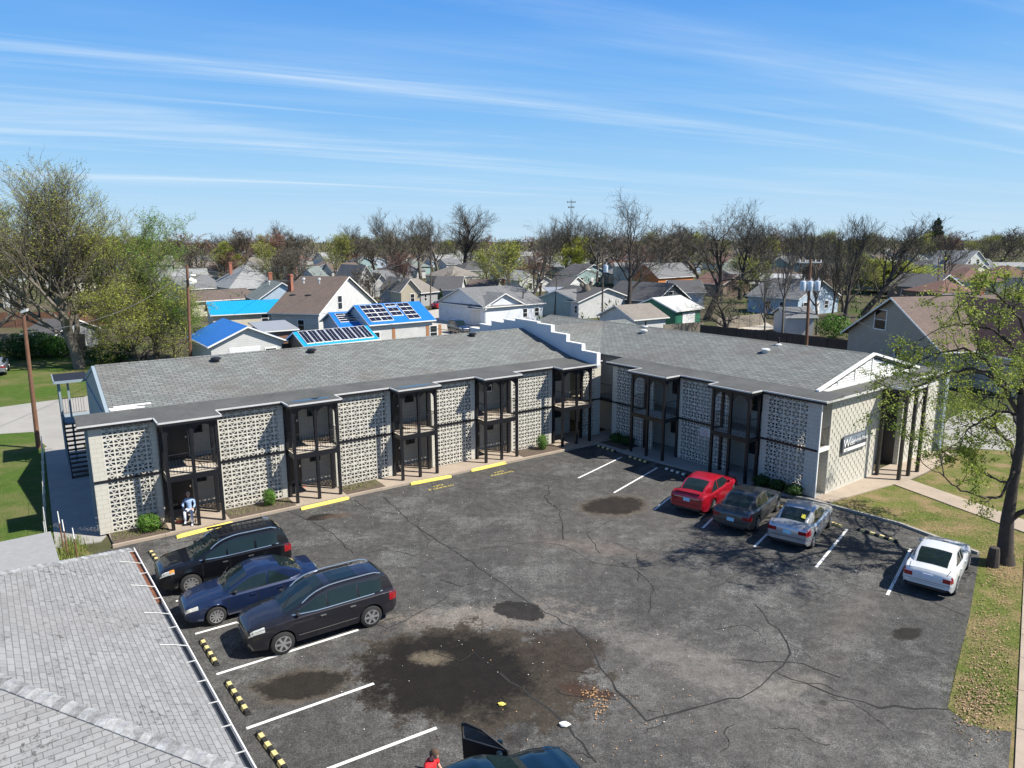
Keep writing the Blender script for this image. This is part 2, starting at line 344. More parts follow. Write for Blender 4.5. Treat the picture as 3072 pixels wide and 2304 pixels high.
# paler concrete ways
sheet('alley',[xy(G(-300,1240)),xy(G(0,1222)),xy(G(100,1208)),xy(G(262,1188)),xy(L(26,19)),xy(L(60,20)),xy(L(60,14.6)),xy(L(8,14.4)),xy(G(262,1330)),xy(G(195,1338)),xy(G(146,1345)),xy(G(128,1330)),xy(G(100,1296)),xy(G(0,1302)),xy(G(-300,1330))],.010,X['concrete2'],kind='structure')
X['gravel']=M('gravel_road',(.40,.37,.32),.95,0,.2,1.5,.3)
sheet('side_street',[xy(G(1240,940)),xy(G(1330,925)),xy(G(1345,950)),xy(G(1450,985)),xy(G(1530,1040)),xy(G(1420,1040)),xy(G(1290,1015))],.02,X['gravel'],kind='structure')
sheet('driveway',[xy(G(2835,1262)),xy(G(2900,1230)),xy(G(3100,1235)),xy(G(3300,1260)),xy(G(3250,1345)),xy(G(3010,1352)),xy(G(2830,1340))],.016,X['concrete2'],kind='structure')
sheet('back_driveway',[xy(G(2185,985)),xy(G(2300,968)),xy(G(2330,985)),xy(G(2230,1000))],.016,X['gravel'],kind='structure')
# verge, sidewalks
d54=Vector((5.65,7.75,0)).normalized()
s0=G(3040,2300); sheet('verge',[xy(G(3022,2330)),xy(G(2900,2165)),xy(G(2843,2125)),xy(G(2912,1830)),xy(G(2940,1662)),xy(G(2700,1576)),xy(G(2480,1518)),xy(G(2540,1490)),xy(G(2690,1452)),xy(G(2740,1440)),xy(G(2830,1395)),xy(G(2850,1350)),xy(G(3060,1350)),xy(s0+d54*60+Vector((12,0,0))),xy(s0+Vector((12,-8,0)))],.008,X['verge'],kind='structure')
wb=MB()
def strip(mb,p,q,w,z0,z1):
    d=(Vector(q)-Vector(p)); d.z=0; d.normalize(); s=Vector((-d.y,d.x,0))*w/2
    p=Vector((p[0],p[1],0)); q=Vector((q[0],q[1],0))
    P=[p-s,q-s,q+s,p+s]; P=[p_+Vector((0,0,z0)) for p_ in P]+[p_+Vector((0,0,z1)) for p_ in P]; mb.hexa(P)
off=Vector((d54.y,-d54.x,0))*.75
nseg=26
for i in range(nseg):
    a=s0+off-d54*6+d54*(i*1.9); strip(wb,a,a+d54*1.88,1.45,-.02,.05)
wb.build('sidewalk',X['concrete'],kind='structure')
sheet('street',[xy(s0+off*5.5-d54*10),xy(s0+off*5.5+d54*90),xy(s0+off*16+d54*90),xy(s0+off*16-d54*10)],.010,X['concrete2'],kind='structure')
# paths at the right end and under the buildings
pb=MB()
pb.prism([xy(Q(13.45,-.45)),xy(Q(14.3,.2)),xy(Q(15.0,5.4)),xy(Q(15.1,6.2)),xy(Q(15.1,8.4)),xy(Q(14.8,13)),xy(Q(13.3,13)),xy(Q(13.4,0))],.0,.06)
pa=G(2700,1446); pc=G(2960,1540); strip(pb,pa,pc+(pc-pa)*.9,1.35,.0,.052)
pb.build('entry_path',X['concrete'],kind='structure')
pb=MB()
pb.prism([xy(L(.35,-1.32)),xy(L(4.5,-1.36)),xy(L(27.2,-1.36)),xy(L(27.4,.4)),xy(L(27.3,1.5)),xy(L(.2,1.5)),xy(L(.3,0))],.0,.10)
pb.build('front_walk',X['concrete'],kind='structure')
pb=MB()
pb.prism([xy(Q(-.9,-1.0)),xy(Q(.7,-1.62)),xy(Q(3.4,-1.5)),xy(Q(7.7,-1.1)),xy(Q(11.2,-.95)),xy(Q(13.6,-.25)),xy(Q(13.5,1.5)),xy(Q(-1.2,1.5))],.0,.098)
pb.build('side_walk_slab',X['walk'],kind='structure')
pb=MB(); pb.prism([xy(L(-1.45,16.9)),xy(L(-1.6,-.3)),xy(L(-.05,-.5)),xy(L(.2,0)),xy(L(.5,1.5)),xy(L(.5,16.5))],.0,.05); pb.build('end_walk',X['walk'],kind='structure')
pb=MB()
for a0,a1 in ((.35,2.45),(4.85,7.75),(10.2,12.2),(20.6,23.45)):
    pb.prism([xy(L(a0,-1.25)),xy(L(a1,-1.25)),xy(L(a1,-.02)),xy(L(a0,-.02))],.05,.118)
pb.prism([xy(Q(.6,-1.35)),xy(Q(2.7,-1.3)),xy(Q(2.7,-.02)),xy(Q(.4,-.02))],.05,.115); pb.prism([xy(Q(10.8,-.85)),xy(Q(13.3,-.2)),xy(Q(13.3,-.02)),xy(Q(10.8,-.02))],.05,.115)
pb.build('planting_bed',X['mulch'],kind='structure')
# kerb
kb=MB()
for i in range(14):
    a=.3+i*1.93; strip(kb,L(a,-1.39),L(a+1.92,-1.39),.14,0,.125)
kb.build('kerb',X['concrete'],kind='structure')
kb=MB(); ks=[Q(.6,-1.66),Q(3.4,-1.55),Q(7.7,-1.15),Q(11.2,-1.0),Q(13.7,-.28),G(2700,1576),G(2935,1664)]
for p,q in zip(ks,ks[1:]): strip(kb,p,q,.14,0,.12)
kb.build('kerb',X['concrete2'],kind='structure')
# lot markings
def line(p,q,wd=.10,name='parking_line',mt='linep',z=.018):
    d=(q-p); d.z=0; d.normalize(); s=Vector((-d.y,d.x,0))*wd/2; b=MB(); b.poly([(v.x,v.y,z) for v in (p-s,q-s,q+s,p+s)]); return b.build(name,X[mt],ASP,uv=False)
for a,b in (((649.7,2024.4),(1075,1891)),((586,1903),(900,1815)),((740,2187),(1122,2052)),((980,2310),(1310,2185)),((1735,1435),(1865,1372)),((1842,1479),(1972,1404)),((2448,1703),(2542,1588)),((2662,1786),(2732,1648)),((1963,1530),(2050,1462)),((2108,1585),(2190,1505)),((2262,1642),(2370,1535)),((528,1805),(700,1752))): line(G(*a),G(*b))
def ribbon(b,pts,wd,z=.016):
    P=[G(*p) for p in pts]; Qp=[]
    for i in range(len(P)-1):
        n=max(2,int((P[i+1]-P[i]).length/.35))
        for k in range(n): Qp.append(P[i].lerp(P[i+1],k/n))
    Qp.append(P[-1])
    for i in range(1,len(Qp)-1): Qp[i]=Qp[i]+Vector((rnd.gauss(0,.035),rnd.gauss(0,.035),0))
    ws=[wd*rnd.uniform(.5,1.5) for _ in Qp]
    for i in range(len(Qp)-1):
        d=(Qp[i+1]-Qp[i]); 
        if d.length<1e-4: continue
        d.normalize(); s=Vector((-d.y,d.x,0))
        b.poly([(v.x,v.y,z) for v in (Qp[i]-s*ws[i]/2,Qp[i+1]-s*ws[i+1]/2,Qp[i+1]+s*ws[i+1]/2,Qp[i]+s*ws[i]/2)])
cks=[[(1150,1490),(1180,1520),(1260,1590),(1340,1640),(1420,1690),(1480,1735),(1560,1790),(1640,1840),(1720,1880),(1755,1920),(1790,1985),(1830,2040),(1880,2100),(1940,2165)],
[(1645,1456),(1648,1480),(1632,1490),(1680,1535),(1690,1620)],[(1340,1640),(1400,1652),(1500,1640),(1610,1625)],[(1610,1625),(1700,1640),(1780,1690),(1900,1705),(1990,1690),(2110,1640)],
[(1500,2020),(1600,2090),(1700,2180),(1790,2290)],[(1940,2165),(2100,2120),(2250,2080),(2330,2020),(2375,1960),(2350,1910),(2290,1850),(2265,1815)],[(2330,2020),(2500,2085),(2640,2120),(2845,2130)],
[(1150,1800),(1100,1860),(1160,1890),(1240,1850),(1340,1795)],[(2500,1740),(2600,1765),(2780,1800),(2900,1850)],[(1510,1395),(1560,1425),(1680,1440)],[(480,1640),(700,1600),(900,1590)],[(1900,1705),(1960,1760),(1945,1840)],
[(1800,1660),(1760,1600),(1840,1560)],[(1060,1500),(1100,1530),(1200,1545)],[(1430,1750),(1380,1760),(1320,1740)],[(2200,1980),(2400,1990),(2520,2035)],[(1300,1960),(1380,1990),(1420,1960),(1480,2000)],[(960,1900),(1120,1880),(1200,1850)],[(830,1500),(860,1530),(980,1590),(1060,1660)]]
for i,ck in enumerate(cks):
    b=MB(); ribbon(b,ck,.055 if i in(0,4,5,6,1) else .026,.0155+.0004*i); b.build('crack',X['crack'],ASP,uv=False)
rk=random.Random(31)
for i in range(26):
    x,y=rk.uniform(900,2750),rk.uniform(1500,2250)
    if x<1250 and y>1600: continue
    a=rk.uniform(0,6.28); pts=[(x,y)]
    for k in range(rk.randint(3,7)):
        a+=rk.gauss(0,.5); x+=math.cos(a)*rk.uniform(25,60); y+=math.sin(a)*rk.uniform(12,32); pts.append((x,y))
    b=MB(); ribbon(b,pts,.014,.0235+.0002*i); b.build('crack',X['crack'],ASP,uv=False)
def text_mesh(name,s,size,loc,rz,mt,parent=None,rx=0,extr=0,z=0,align='CENTER',sx=1):
    cu=bpy.data.curves.new(name,'FONT'); cu.body=s; cu.size=size; cu.align_x=align; cu.extrude=extr
    o=bpy.data.objects.new('tmp',cu); COL.objects.link(o); dg=bpy.context.evaluated_depsgraph_get(); me=bpy.data.meshes.new_from_object(o.evaluated_get(dg)); bpy.data.objects.remove(o)
    for v in me.vertices: v.co.x*=sx
    me.materials.clear(); me.materials.append(mt); q=bpy.data.objects.new(name,me); COL.objects.link(q); q.rotation_euler=(rx,0,rz); q.location=loc
    if parent:
        q.parent=parent; of=Vector((0,0,0)); pp_=parent
        while pp_: of+=Vector(pp_.location); pp_=pp_.parent
        q.location=Vector(loc)-of
    return q
X['fadeyel']=M('faded_yellow',(.55,.44,.10),.9,0,.5,9)
rzt=math.atan2(u1.y,u1.x)
for p in ((1322,1462),(1505,1420)):
    g=G(*p)
    text_mesh('painted_lettering','NO',.28,(g.x-n1.x*-.16,g.y-n1.y*-.16,.0175),rzt,X['fadeyel'],ASP,sx=1.3); text_mesh('painted_lettering','PARKING',.26,(g.x-n1.x*.16,g.y-n1.y*.16,.0175),rzt,X['fadeyel'],ASP,sx=1.3)
# ================================================================== apartment building
APT=empty('apartment_building',L(0,0,0),0,'two storey L-shaped apartment block with pale breeze-block screens and grey shingle roof','apartment building')
# -- roofs
rb=MB(); prof=[(1.35,4.93),(6.6,6.20),(11.85,4.93),(11.85,4.80),(6.6,6.02),(1.35,4.80)]
rb.ext(prof,.94,26.08,L); rb.ext(prof,26.34,35.5,L); rb.build('roof',X['shingle'],APT,label='grey shingle roof of the left wing')
rb=MB(); prof=[(1.20,4.935),(6.35,6.20),(11.5,4.935),(11.5,4.80),(6.35,6.03),(1.20,4.80)]
rb.ext(prof,-12.9,12.75,Q); RR=rb.build('roof',X['shingle'],APT,label='grey shingle roof of the right wing')
b=MB()
for F,a0,a1,nn_ in ((L,.95,26.0,6.6),(Q,-12.8,12.7,6.35)):
    k=a0
    while k<a1-.3: 
        b.ext([(nn_-.13,6.178),(nn_,6.222),(nn_+.13,6.178)],k,k+.29,F); k+=.3
b.build('ridge_cap',X['shingle'],RR)
# bays: (a0,a1,depth)
BL=[(2.53,4.67,1.14),(7.85,10.04,1.0),(13.25,15.33,.92),(18.25,20.42,.90),(23.59,25.8,.86)]
BR=[(3.0,5.45,1.15),(8.27,10.5,.85)]
EZ=4.80
def ledge(F,a0,a1,bays,n_in,a_edge0,skewl=.0):
    b=MB(); b.ext([(-.18,EZ-.12),(-.18,EZ-.005),(n_in,4.945),(n_in,4.75)],a0,a1,F); b.build('roof_ledge',X['ledge'],APT)
    e=MB(); pts=[]
    cur=a0
    segs=[]
    for (s,t,d) in bays:
        segs.append(((cur,-.2),(s-.16,-.2))); segs.append(((s-.16,-.2),(s-.16,-d-.22))); segs.append(((s-.16,-d-.22),(t+.16,-d-.22))); segs.append(((t+.16,-d-.22),(t+.16,-.2))); cur=t+.16
    segs.append(((cur,-.2),(a1,-.2)))
    for p,q in segs:
        P=F(p[0],p[1]); T_=F(q[0],q[1]); dd=(T_-P).normalized(); sd=Vector((-dd.y,dd.x,0))
        for w_,z0,z1 in ((.05,EZ-.05,EZ+.015),(.03,EZ-.16,EZ-.05)):
            P4=[P-dd*.025-sd*w_/2,T_+dd*.025-sd*w_/2,T_+dd*.025+sd*w_/2,P-dd*.025+sd*w_/2]
            e.mi=0 if z1>EZ else 1
            e.hexa([x+Vector((0,0,z0)) for x in P4]+[x+Vector((0,0,z1)) for x in P4])
    e.build('eave_gutter',[X['edge'],X['black']],APT)
    for (s,t,d) in bays:
        b=MB(); b.ext([(-d-.2,EZ-.13),(-d-.2,EZ-.004),(-.17,EZ+.004),(-.17,EZ-.13)],s-.14,t+.14,F); b.build('bay_canopy',X['ledge'],APT)
ledge(L,-.35,27.2,BL,1.5,0)
ledge(Q,.0,13.95,BR,1.35,0)
b=MB(); b.ext([(-.18,EZ-.12),(-.18,EZ-.006),(13.0,EZ-.006),(13.0,EZ-.12)],12.72,13.92,Q); b.ext([(5.6,EZ-.13),(5.6,EZ+.002),(8.3,EZ+.002),(8.3,EZ-.13)],13.9,15.0,Q)
b.ext([(11.4,EZ-.12),(11.4,4.93),(13.0,EZ),(13.0,EZ-.12)],-12.9,12.72,Q); b.build('roof_ledge',X['ledge'],APT)
b=MB()
for a0,a1,q0,q1 in ((13.9,13.95,-.2,5.6),(15.0,15.05,5.55,8.35),(13.9,13.95,8.3,13.0)): b.ext([(q0,EZ-.09),(q0,EZ+.012),(q1,EZ+.012),(q1,EZ-.09)],a0,a1,Q)
b.ext([(5.55,EZ-.09),(5.55,EZ+.014),(5.6,EZ+.014),(5.6,EZ-.09)],13.95,15.05,Q); b.ext([(8.3,EZ-.09),(8.3,EZ+.014),(8.35,EZ+.014),(8.35,EZ-.09)],13.95,15.05,Q)
b.build('eave_gutter',X['edge'],APT)
# puddles on canopies 2 and 3
X['puddle']=M('rain_water',(.02,.03,.04),.03,0,.1,spec=.9)
for (s,t,d) in (BL[1],BL[2]):
    b=MB(); c=L((s+t)/2,-d*.45-.1,EZ+.008); b.poly([c+u1*(math.cos(t_)*(.95+.08*math.sin(3*t_)))+n1*(math.sin(t_)*(.26+.04*math.cos(2*t_))) for t_ in [k*math.pi/10 for k in range(20)]]); b.build('roof_puddle',X['puddle'],APT,uv=False)
# white shingle patch, vents
b=MB()
for (a0,a1,q) in ((1.0,2.3,1.42),(.95,2.0,1.56),(1.15,2.6,1.70)):
    z=4.93+(q-1.35)*.2419+.012; b.hexa([L(a0,q,z),L(a1,q,z),L(a1,q+.13,z+.031),L(a0,q+.13,z+.031),L(a0,q,z+.01),L(a1,q,z+.01),L(a1,q+.13,z+.041),L(a0,q+.13,z+.041)])
b.build('shingle_patch',X['white'],APT)
def rz_at(F,q): return (4.93+(q-1.35)*.2419) if F is L else (4.935+(q-1.2)*.2456)
for F,px,py in ((L,640,1084),(L,933,1056),(L,1418,1012),(Q,1932,1000),(Q,2297,1056)):
    # put on roof plane
    bestq=min((abs(PR(F(a,q,rz_at(F,q)))[0]-px)+abs(PR(F(a,q,rz_at(F,q)))[1]-py),a,q) for a in np.arange(-5,26,.25) for q in np.arange(1.5,6.9,.25))
    c=F(bestq[1],bestq[2],rz_at(F,bestq[2])); v=MB(); dark=F is L
    v.lathe([(.16,-.05),(.16,.08),(.25,.10),(.25,.18),(.18,.22),(.01,.23)],14,lambda x,y,z:c+Vector((x,y,z))); v.build('roof_vent',X['blackm'] if dark else X['edge'],APT,smooth=True)
for px,py in ((1935,982),(2333,1034)):
    bestq=min((abs(PR(Q(a,q,rz_at(Q,q)))[0]-px)+abs(PR(Q(a,q,rz_at(Q,q)))[1]-py),a,q) for a in np.arange(-5,12,.25) for q in np.arange(2,6.4,.25))
    c=Q(bestq[1],bestq[2],rz_at(Q,bestq[2])); v=MB(); v.tube(c,c+Vector((0,0,.42)),.06,.06,8); v.mi=1; v.lathe([(.2,-.05),(.2,.03),(.07,.09)],10,lambda x,y,z:c+Vector((x,y,z))); v.build('vent_pipe',[X['rubber'],X['edge']],APT)
# parapet
b=MB(); steps=[(-.98,.42,5.46),(.42,1.9,5.84),(1.9,3.47,6.27),(3.47,4.97,6.70),(4.97,7.5,6.79),(7.5,8.9,6.62),(8.9,10.5,6.36),(10.5,12.1,6.0),(12.1,13.4,5.6)]
c=MB()
for q0,q1,z in steps:
    b.ext([(q0,2.0 if q0>11.9 else 4.6),(q0,z-.06),(q1,z-.06),(q1,2.0 if q0>11.9 else 4.6)],26.10,26.32,L); c.ext([(q0-.03,z-.06),(q0-.03,z),(q1+.02,z),(q1+.02,z-.06)],26.07,26.35,L)
for i,(q0,q1,z) in enumerate(steps[:4]):
    zl=4.7 if i==0 else steps[i-1][2]; c.ext([(q0-.03,zl+.001),(q0-.03,z-.061),(q0+.02,z-.061),(q0+.02,zl+.001)],26.07,26.35,L)
PAR=b.build('parapet',X['bluew'],APT); c.build('coping',X['white'],PAR,uv=False)
# gable ends
b=MB(); b.ext([(1.6,4.0),(1.6,4.85),(6.6,6.03),(11.6,4.85),(11.6,4.0)],.84,1.0,L); b.build('gable_wall',m_lines('batten_board',(.24,.30,.34),.3,0,.5,.1),APT)
b=MB()
for s_ in (1,-1):
    e=6.6-s_*5.27; b.hexa([L(.80,e,4.70),L(.96,e,4.70),L(.96,6.6,6.0),L(.80,6.6,6.0),L(.80,e,4.92),L(.96,e,4.92),L(.96,6.6,6.19),L(.80,6.6,6.19)] if s_>0 else [L(.80,6.6,6.0),L(.96,6.6,6.0),L(.96,e,4.70),L(.80,e,4.70),L(.80,6.6,6.19),L(.96,6.6,6.19),L(.96,e,4.92),L(.80,e,4.92)])
b.build('rake_board',X['blueg'],APT)
b=MB(); b.ext([(1.6,4.80),(6.35,5.97),(11.1,4.80)],12.62,12.70,Q); GV=b.build('gable_louvre',m_lines('louvre',(.74,.74,.72),.13,1,.45,.3,bmp=1.2),APT)
b=MB()
for q in (3.0,4.65,6.35,8.05,9.7):
    zt=5.97-abs(q-6.35)*.246; b.ext([(q-.04,4.82),(q+.04,4.82),(q+.04,zt),(q-.04,zt)],12.70,12.74,Q)
b.ext([(1.3,4.80),(11.4,4.80),(11.2,4.93),(1.5,4.93)],12.705,12.79,Q)
for s_ in (-1,1): b.hexa([Q(12.70,6.35+s_*5.3,4.86),Q(12.86,6.35+s_*5.3,4.86),Q(12.86,6.35,6.16),Q(12.70,6.35,6.16),Q(12.70,6.35+s_*5.3,5.0),Q(12.86,6.35+s_*5.3,5.0),Q(12.86,6.35,6.27),Q(12.70,6.35,6.27)])
b.build('gable_trim',X['white'],GV,fix=True)
# -- screens
def screen(F,a0,a1,z0,z1,sl,sr,shear=0,name='screen_panel'):
    b=MB(); T=.055; b.mi=0
    if sl>0: b.ext([(-.0,z0),(-.0,z1),(.13,z1),(.13,z0)],a0,a0+sl,F)
    if sr>0: b.ext([(-.0,z0),(-.0,z1),(.13,z1),(.13,z0)],a1-sr,a1,F)
    x0=a0+sl; x1=a1-sr; nc=max(1,round((x1-x0)/.2)); nr=max(1,round((z1-z0)/.2)); cw=(x1-x0)/nc; ch=(z1-z0)/nr; b.mi=1
    for i in range(nc+1):
        hw=.030
        if i%2: continue
        x=x0+i*cw; xa=max(x-hw,x0); xb=min(x+hw,x1); b.ext([(.004,z0),(.004,z1),(T,z1),(T,z0)],xa,xb,F)
    for j in range(nr+1):
        z=z0+j*ch; za=max(z0,z-.024); zb=min(z1,z+.024); b.ext([(.007,za),(.007,zb),(T-.003,zb),(T-.003,za)],x0,x1,F)
    K=5; rox,roz=cw-.028,ch-.036; rix,riz=rox-.034,roz-.034
    for i in range(nc):
        for j in range(nr):
            sx=1 if i%2==0 else -1; cxx=x0+(i*cw+.028 if sx>0 else (i+1)*cw-.028); sy=1 if j%2==0 else -1; czz=z0+(j*ch+.022 if sy>0 else (j+1)*ch-.022)
            bb=len(b.v)
            for k in range(K+1):
                t=k/K*math.pi/2; c_,s_=math.cos(t),math.sin(t)
                for r_,q_ in ((rix,riz),(rox,roz)):
                    for n_ in (.01,T-.01): b.v.append(tuple(F(cxx+sx*r_*c_,n_,czz+sy*q_*s_)))
            for k in range(K):
                o=bb+k*4; q=o+4
                for f in ((o,o+2,q+2,q),(o+2,o+3,q+3,q+2),(o+1,o,q,q+1)): b.f.append(f); b.m.append(1)
    return b.build(name,[X['cream'],X['screen']],APT,fix=False)
SL=[(0,2.45,.47,.22),(4.82,7.78,.12,.25),(10.18,13.2,.12,.25),(15.5,18.2,.12,.25),(20.6,23.52,.12,.22),(25.85,27.3,.04,.5)]
SR=[(.36,3.55,.34,.05),(5.45,8.75,.2,.05),(10.6,13.6,.3,.6)]
for F,SS in ((L,SL),(Q,SR)):
    for a0,a1,sl_,sr_ in SS:
        screen(F,a0,a1,.12,2.355,sl_,sr_); screen(F,a0,a1,2.36,4.66,sl_,sr_)
    # inner side screens seen through the bays' arches
for F,SS in ((L,SL),(Q,SR)):
    for a0,a1,_,_ in SS: b=MB(); b.ext([(-.035,2.32),(-.035,2.42),(-.002,2.42),(-.002,2.32)],max(a0,0)+.0,a1,F); b.build('floor_band',X['black'],APT)
# slabs and back walls
b=MB(); b.ext([(.14,2.30),(.14,2.42),(1.4,2.42),(1.4,2.30)],0.05,27.4,L); b.ext([(.14,2.30),(.14,2.42),(1.4,2.42),(1.4,2.30)],-1.6,13.55,Q); b.build('walkway_floor',X['concrete'],APT)
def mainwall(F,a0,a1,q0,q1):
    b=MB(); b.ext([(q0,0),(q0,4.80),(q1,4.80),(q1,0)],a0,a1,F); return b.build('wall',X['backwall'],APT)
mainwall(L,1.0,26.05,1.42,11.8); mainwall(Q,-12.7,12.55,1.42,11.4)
b=MB(); b.ext([(1.45,0),(1.45,4.6),(11.75,4.6),(11.75,0)],.78,.995,L); b.build('end_wall',X['blueg'],APT)
b=MB(); b.ext([(1.3,0),(1.3,4.5),(1.6,4.5),(1.6,0)],-.05,.74,L); b.ext([(.15,0),(.15,4.66),(.22,4.66),(.22,0)],-.02,.06,L); b.build('end_pier',X['blueg'],APT)
def door(F,a,z,w_=.92,h=1.98,n=1.42):
    b=MB(); b.ext([(n-.05,z),(n-.05,z+h),(n+.1,z+h),(n+.1,z)],a,a+w_,F); o=b.build('door',X['door'],APT)
    c=MB(); c.ext([(n-.09,z+.95),(n-.09,z+1.05),(n-.05,z+1.05),(n-.05,z+.95)],a+w_-.12,a+w_-.06,F); c.build('handle',X['chrome'],o,uv=False)
def window(F,a,z,w_=.5,h=.9,n=1.42,fr='black'):
    b=MB(); b.ext([(n-.02,z),(n-.02,z+h),(n+.1,z+h),(n+.1,z)],a,a+w_,F); o=b.build('window',X['glass'],APT)
    c=MB(); 
    for (x0,x1,y0,y1) in ((a-.05,a,z-.05,z+h+.05),(a+w_,a+w_+.05,z-.05,z+h+.05),(a,a+w_,z-.05,z),(a,a+w_,z+h,z+h+.05),(a,a+w_,z+h/2-.02,z+h/2+.02)): c.ext([(n-.045,y0),(n-.045,y1),(n+.05,y1),(n+.05,y0)],x0,x1,F)
    c.build('window_frame',X[fr],o,uv=False)
for i,(s,t,d) in enumerate(BL):
    for z in (.10,2.42):
        b=MB(); b.ext([(1.36,z+1.75),(1.36,z+1.9),(1.42,z+1.9),(1.42,z+1.75)],s+1.22 if i==0 else s+1.14,(s+1.22 if i==0 else s+1.14)+.10,L); b.build('wall_lamp',X['white'],APT,uv=False)
        door(L,s+.12 if i else s+.3,z,.95 if i else 1.05); window(L,t-.62 if i<4 else t-1.2,z+1.15,.42 if i<4 else .8,.75)
for i,(s,t,d) in enumerate(BR):
    for z in (.10,2.42):
        door(Q,t-.75,z); window(Q,s+(.85 if i==0 else .75),z+.9,.75,.95)
door(Q,-.55,.10,.4,1.9); door(Q,-.55,2.42,.4,1.9)
# bays
def arch_panel(b,P,T_,z0,z1,th=.05):
    "dark spandrel with a round arched opening between two posts"
    dd=(T_-P); Ln=dd.length; dd.normalize(); sd=Vector((-dd.y,dd.x,0)); K=12; r=(Ln-.18)/2; cxm=Ln/2
    rr=min(r,.62); 
    for k in range(K):
        t0=math.pi*(1-k/K); t1=math.pi*(1-(k+1)/K)
        xa,xb=cxm+r*math.cos(t0),cxm+r*math.cos(t1); za,zb=z0+rr*math.sin(t0),z0+rr*math.sin(t1)
        V=lambda x,z,o: P+dd*x+sd*o+Vector((0,0,z))
        b.hexa([V(xa,za,-th/2),V(xb,zb,-th/2),V(xb,zb,th/2),V(xa,za,th/2),V(xa,z1,-th/2),V(xb,z1,-th/2),V(xb,z1,th/2),V(xa,z1,th/2)])
    for xa,xb in ((0,.09),(Ln-.09,Ln)):
        V=lambda x,z,o: P+dd*x+sd*o+Vector((0,0,z))
        b.hexa([V(xa,z0-.5,-th/2),V(xb,z0-.5,-th/2),V(xb,z0-.5,th/2),V(xa,z0-.5,th/2),V(xa,z1,-th/2),V(xb,z1,-th/2),V(xb,z1,th/2),V(xa,z1,th/2)])
def railing(P,T_,z0,parent,h=.92,sp_=.115):
    b=MB(); dd=(T_-P); Ln=dd.length; dd.normalize(); Z=Vector((0,0,1))
    for z in (z0+.08,z0+h): 
        b.tube(P+Z*z,T_+Z*z,.016 if z<z0+.5 else .02,None,4)
    k=max(2,int(Ln/sp_))
    for i in range(1,k): q=P+dd*(Ln*i/k); b.tube(q+Z*(z0+.08),q+Z*(z0+h),.0085,None,4,False)
    return b.build('railing',X['blackm'],parent,uv=False)
def postm(F,a,n,z1=4.66,w_=.065):
    b=MB(); P=F(a,n); b.ext([(n-w_,.0),(n-w_,z1),(n+w_,z1),(n+w_,.0)],a-w_,a+w_,F); b.build('post',X['black'],APT,uv=False)
def bay(F,s,t,d,stone=None):
    m_=(s+t)/2
    b=MB(); b.ext([(-d-.03,2.30),(-d-.03,2.425),(-.002,2.425),(-.002,2.30)],s+.03,t-.03,F); BAL=b.build('balcony',X['slab'],APT)
    e=MB(); 
    e.ext([(-d-.07,2.20),(-d-.07,2.44),(-d-.031,2.44),(-d-.031,2.20)],s,t,F); e.ext([(-d-.03,2.20),(-d-.03,2.44),(0,2.44),(0,2.20)],s,s+.028,F); e.ext([(-d-.03,2.20),(-d-.03,2.44),(0,2.44),(0,2.20)],t-.028,t,F)
    e.build('fascia',X['black'],BAL,uv=False)
    railing(F(s+.06,-d,0),F(t-.06,-d,0),2.43,BAL); railing(F(s+.04,-d,0),F(s+.04,-.05,0),2.43,BAL); railing(F(t-.04,-d,0),F(t-.04,-.05,0),2.43,BAL)
    for a,n_ in ((s+.06,-d),(m_,-d),(t-.06,-d),(s+.04,-.02),(t-.04,-.02)): postm(F,a,n_)
    v=MB()
    for P,T_ in ((F(s+.06,-d),F(m_,-d)),(F(m_,-d),F(t-.06,-d)),(F(s+.06,-d),F(s+.06,0)),(F(t-.06,-d),F(t-.06,0))):
        arch_panel(v,P,T_,4.66-min(.62,((T_-P).length-.18)/2)-.16,4.68)
    v.build('arch_valance',X['black'],APT,uv=False)
    # dark return walls between walkway and bay
for x in BL: bay(L,*x)
for x in BR: bay(Q,*x)
# AC unit in fourth bay
c=L(19.7,1.30,3.75); b=MB(); b.ext([(1.05,3.55),(1.05,3.95),(1.42,3.95),(1.42,3.55)],19.45,20.0,L); AC=b.build('air_conditioner',X['white'],APT); b=MB(); b.ext([(1.04,3.60),(1.04,3.87),(1.05,3.87),(1.05,3.60)],19.62,19.95,L); b.build('grille',X['black'],AC)
# corner opening railings + cross fins at the inner corner
railing(Q(-.7,.02),Q(.36,.02),2.43,APT)
b=MB(); b.ext([(0.0,2.28),(0,2.46),(.12,2.46),(.12,2.28)],-.85,.36,Q); b.ext([(.12,0),(.12,4.66),(1.4,4.66),(1.4,0)],.36,.42,Q); b.build('corner_trim',X['black'],APT)
# -- right end wall (a=13.6) with raised diagonal fins
def endw(q0,q1): 
    b=MB(); b.ext([(q0,0),(q0,4.70),(q1,4.70),(q1,0)],12.56,13.6,Q); return b.build('end_wall',X['cream'],APT)
EW=endw(1.0,5.7); EW2=endw(8.35,12.75)
for W_,q0,q1 in ((EW,1.0,5.7),(EW2,8.35,12.75)):
    b=MB(); r_=0
    for j in range(22):
        z=.25+j*.2
        q=q0+.22+(j%2)*.2
        while q<q1-.15:
            P=[Q(13.6,q,z),Q(13.6,q+.014,z),Q(13.6,q-.03,z+.18),Q(13.6,q-.04,z+.18)]; o=u2*.02
            b.hexa([P[0],P[0]+o,P[1]+o*.2,P[1],P[3],P[3]+o,P[2]+o*.2,P[2]]); q+=.4
    b.build('block_relief',X['cream'],W_,uv=False,fix=True)
b=MB(); b.ext([(.02,0),(.02,4.66),(.10,4.66),(.10,0)],13.5,13.64,Q); b.ext([(.10,2.27),(.10,2.45),(1.0,2.45),(1.0,2.27)],13.45,13.62,Q); b.build('corner_pier',X['white'],APT)
railing(Q(13.58,.12),Q(13.58,.98),2.45,APT)
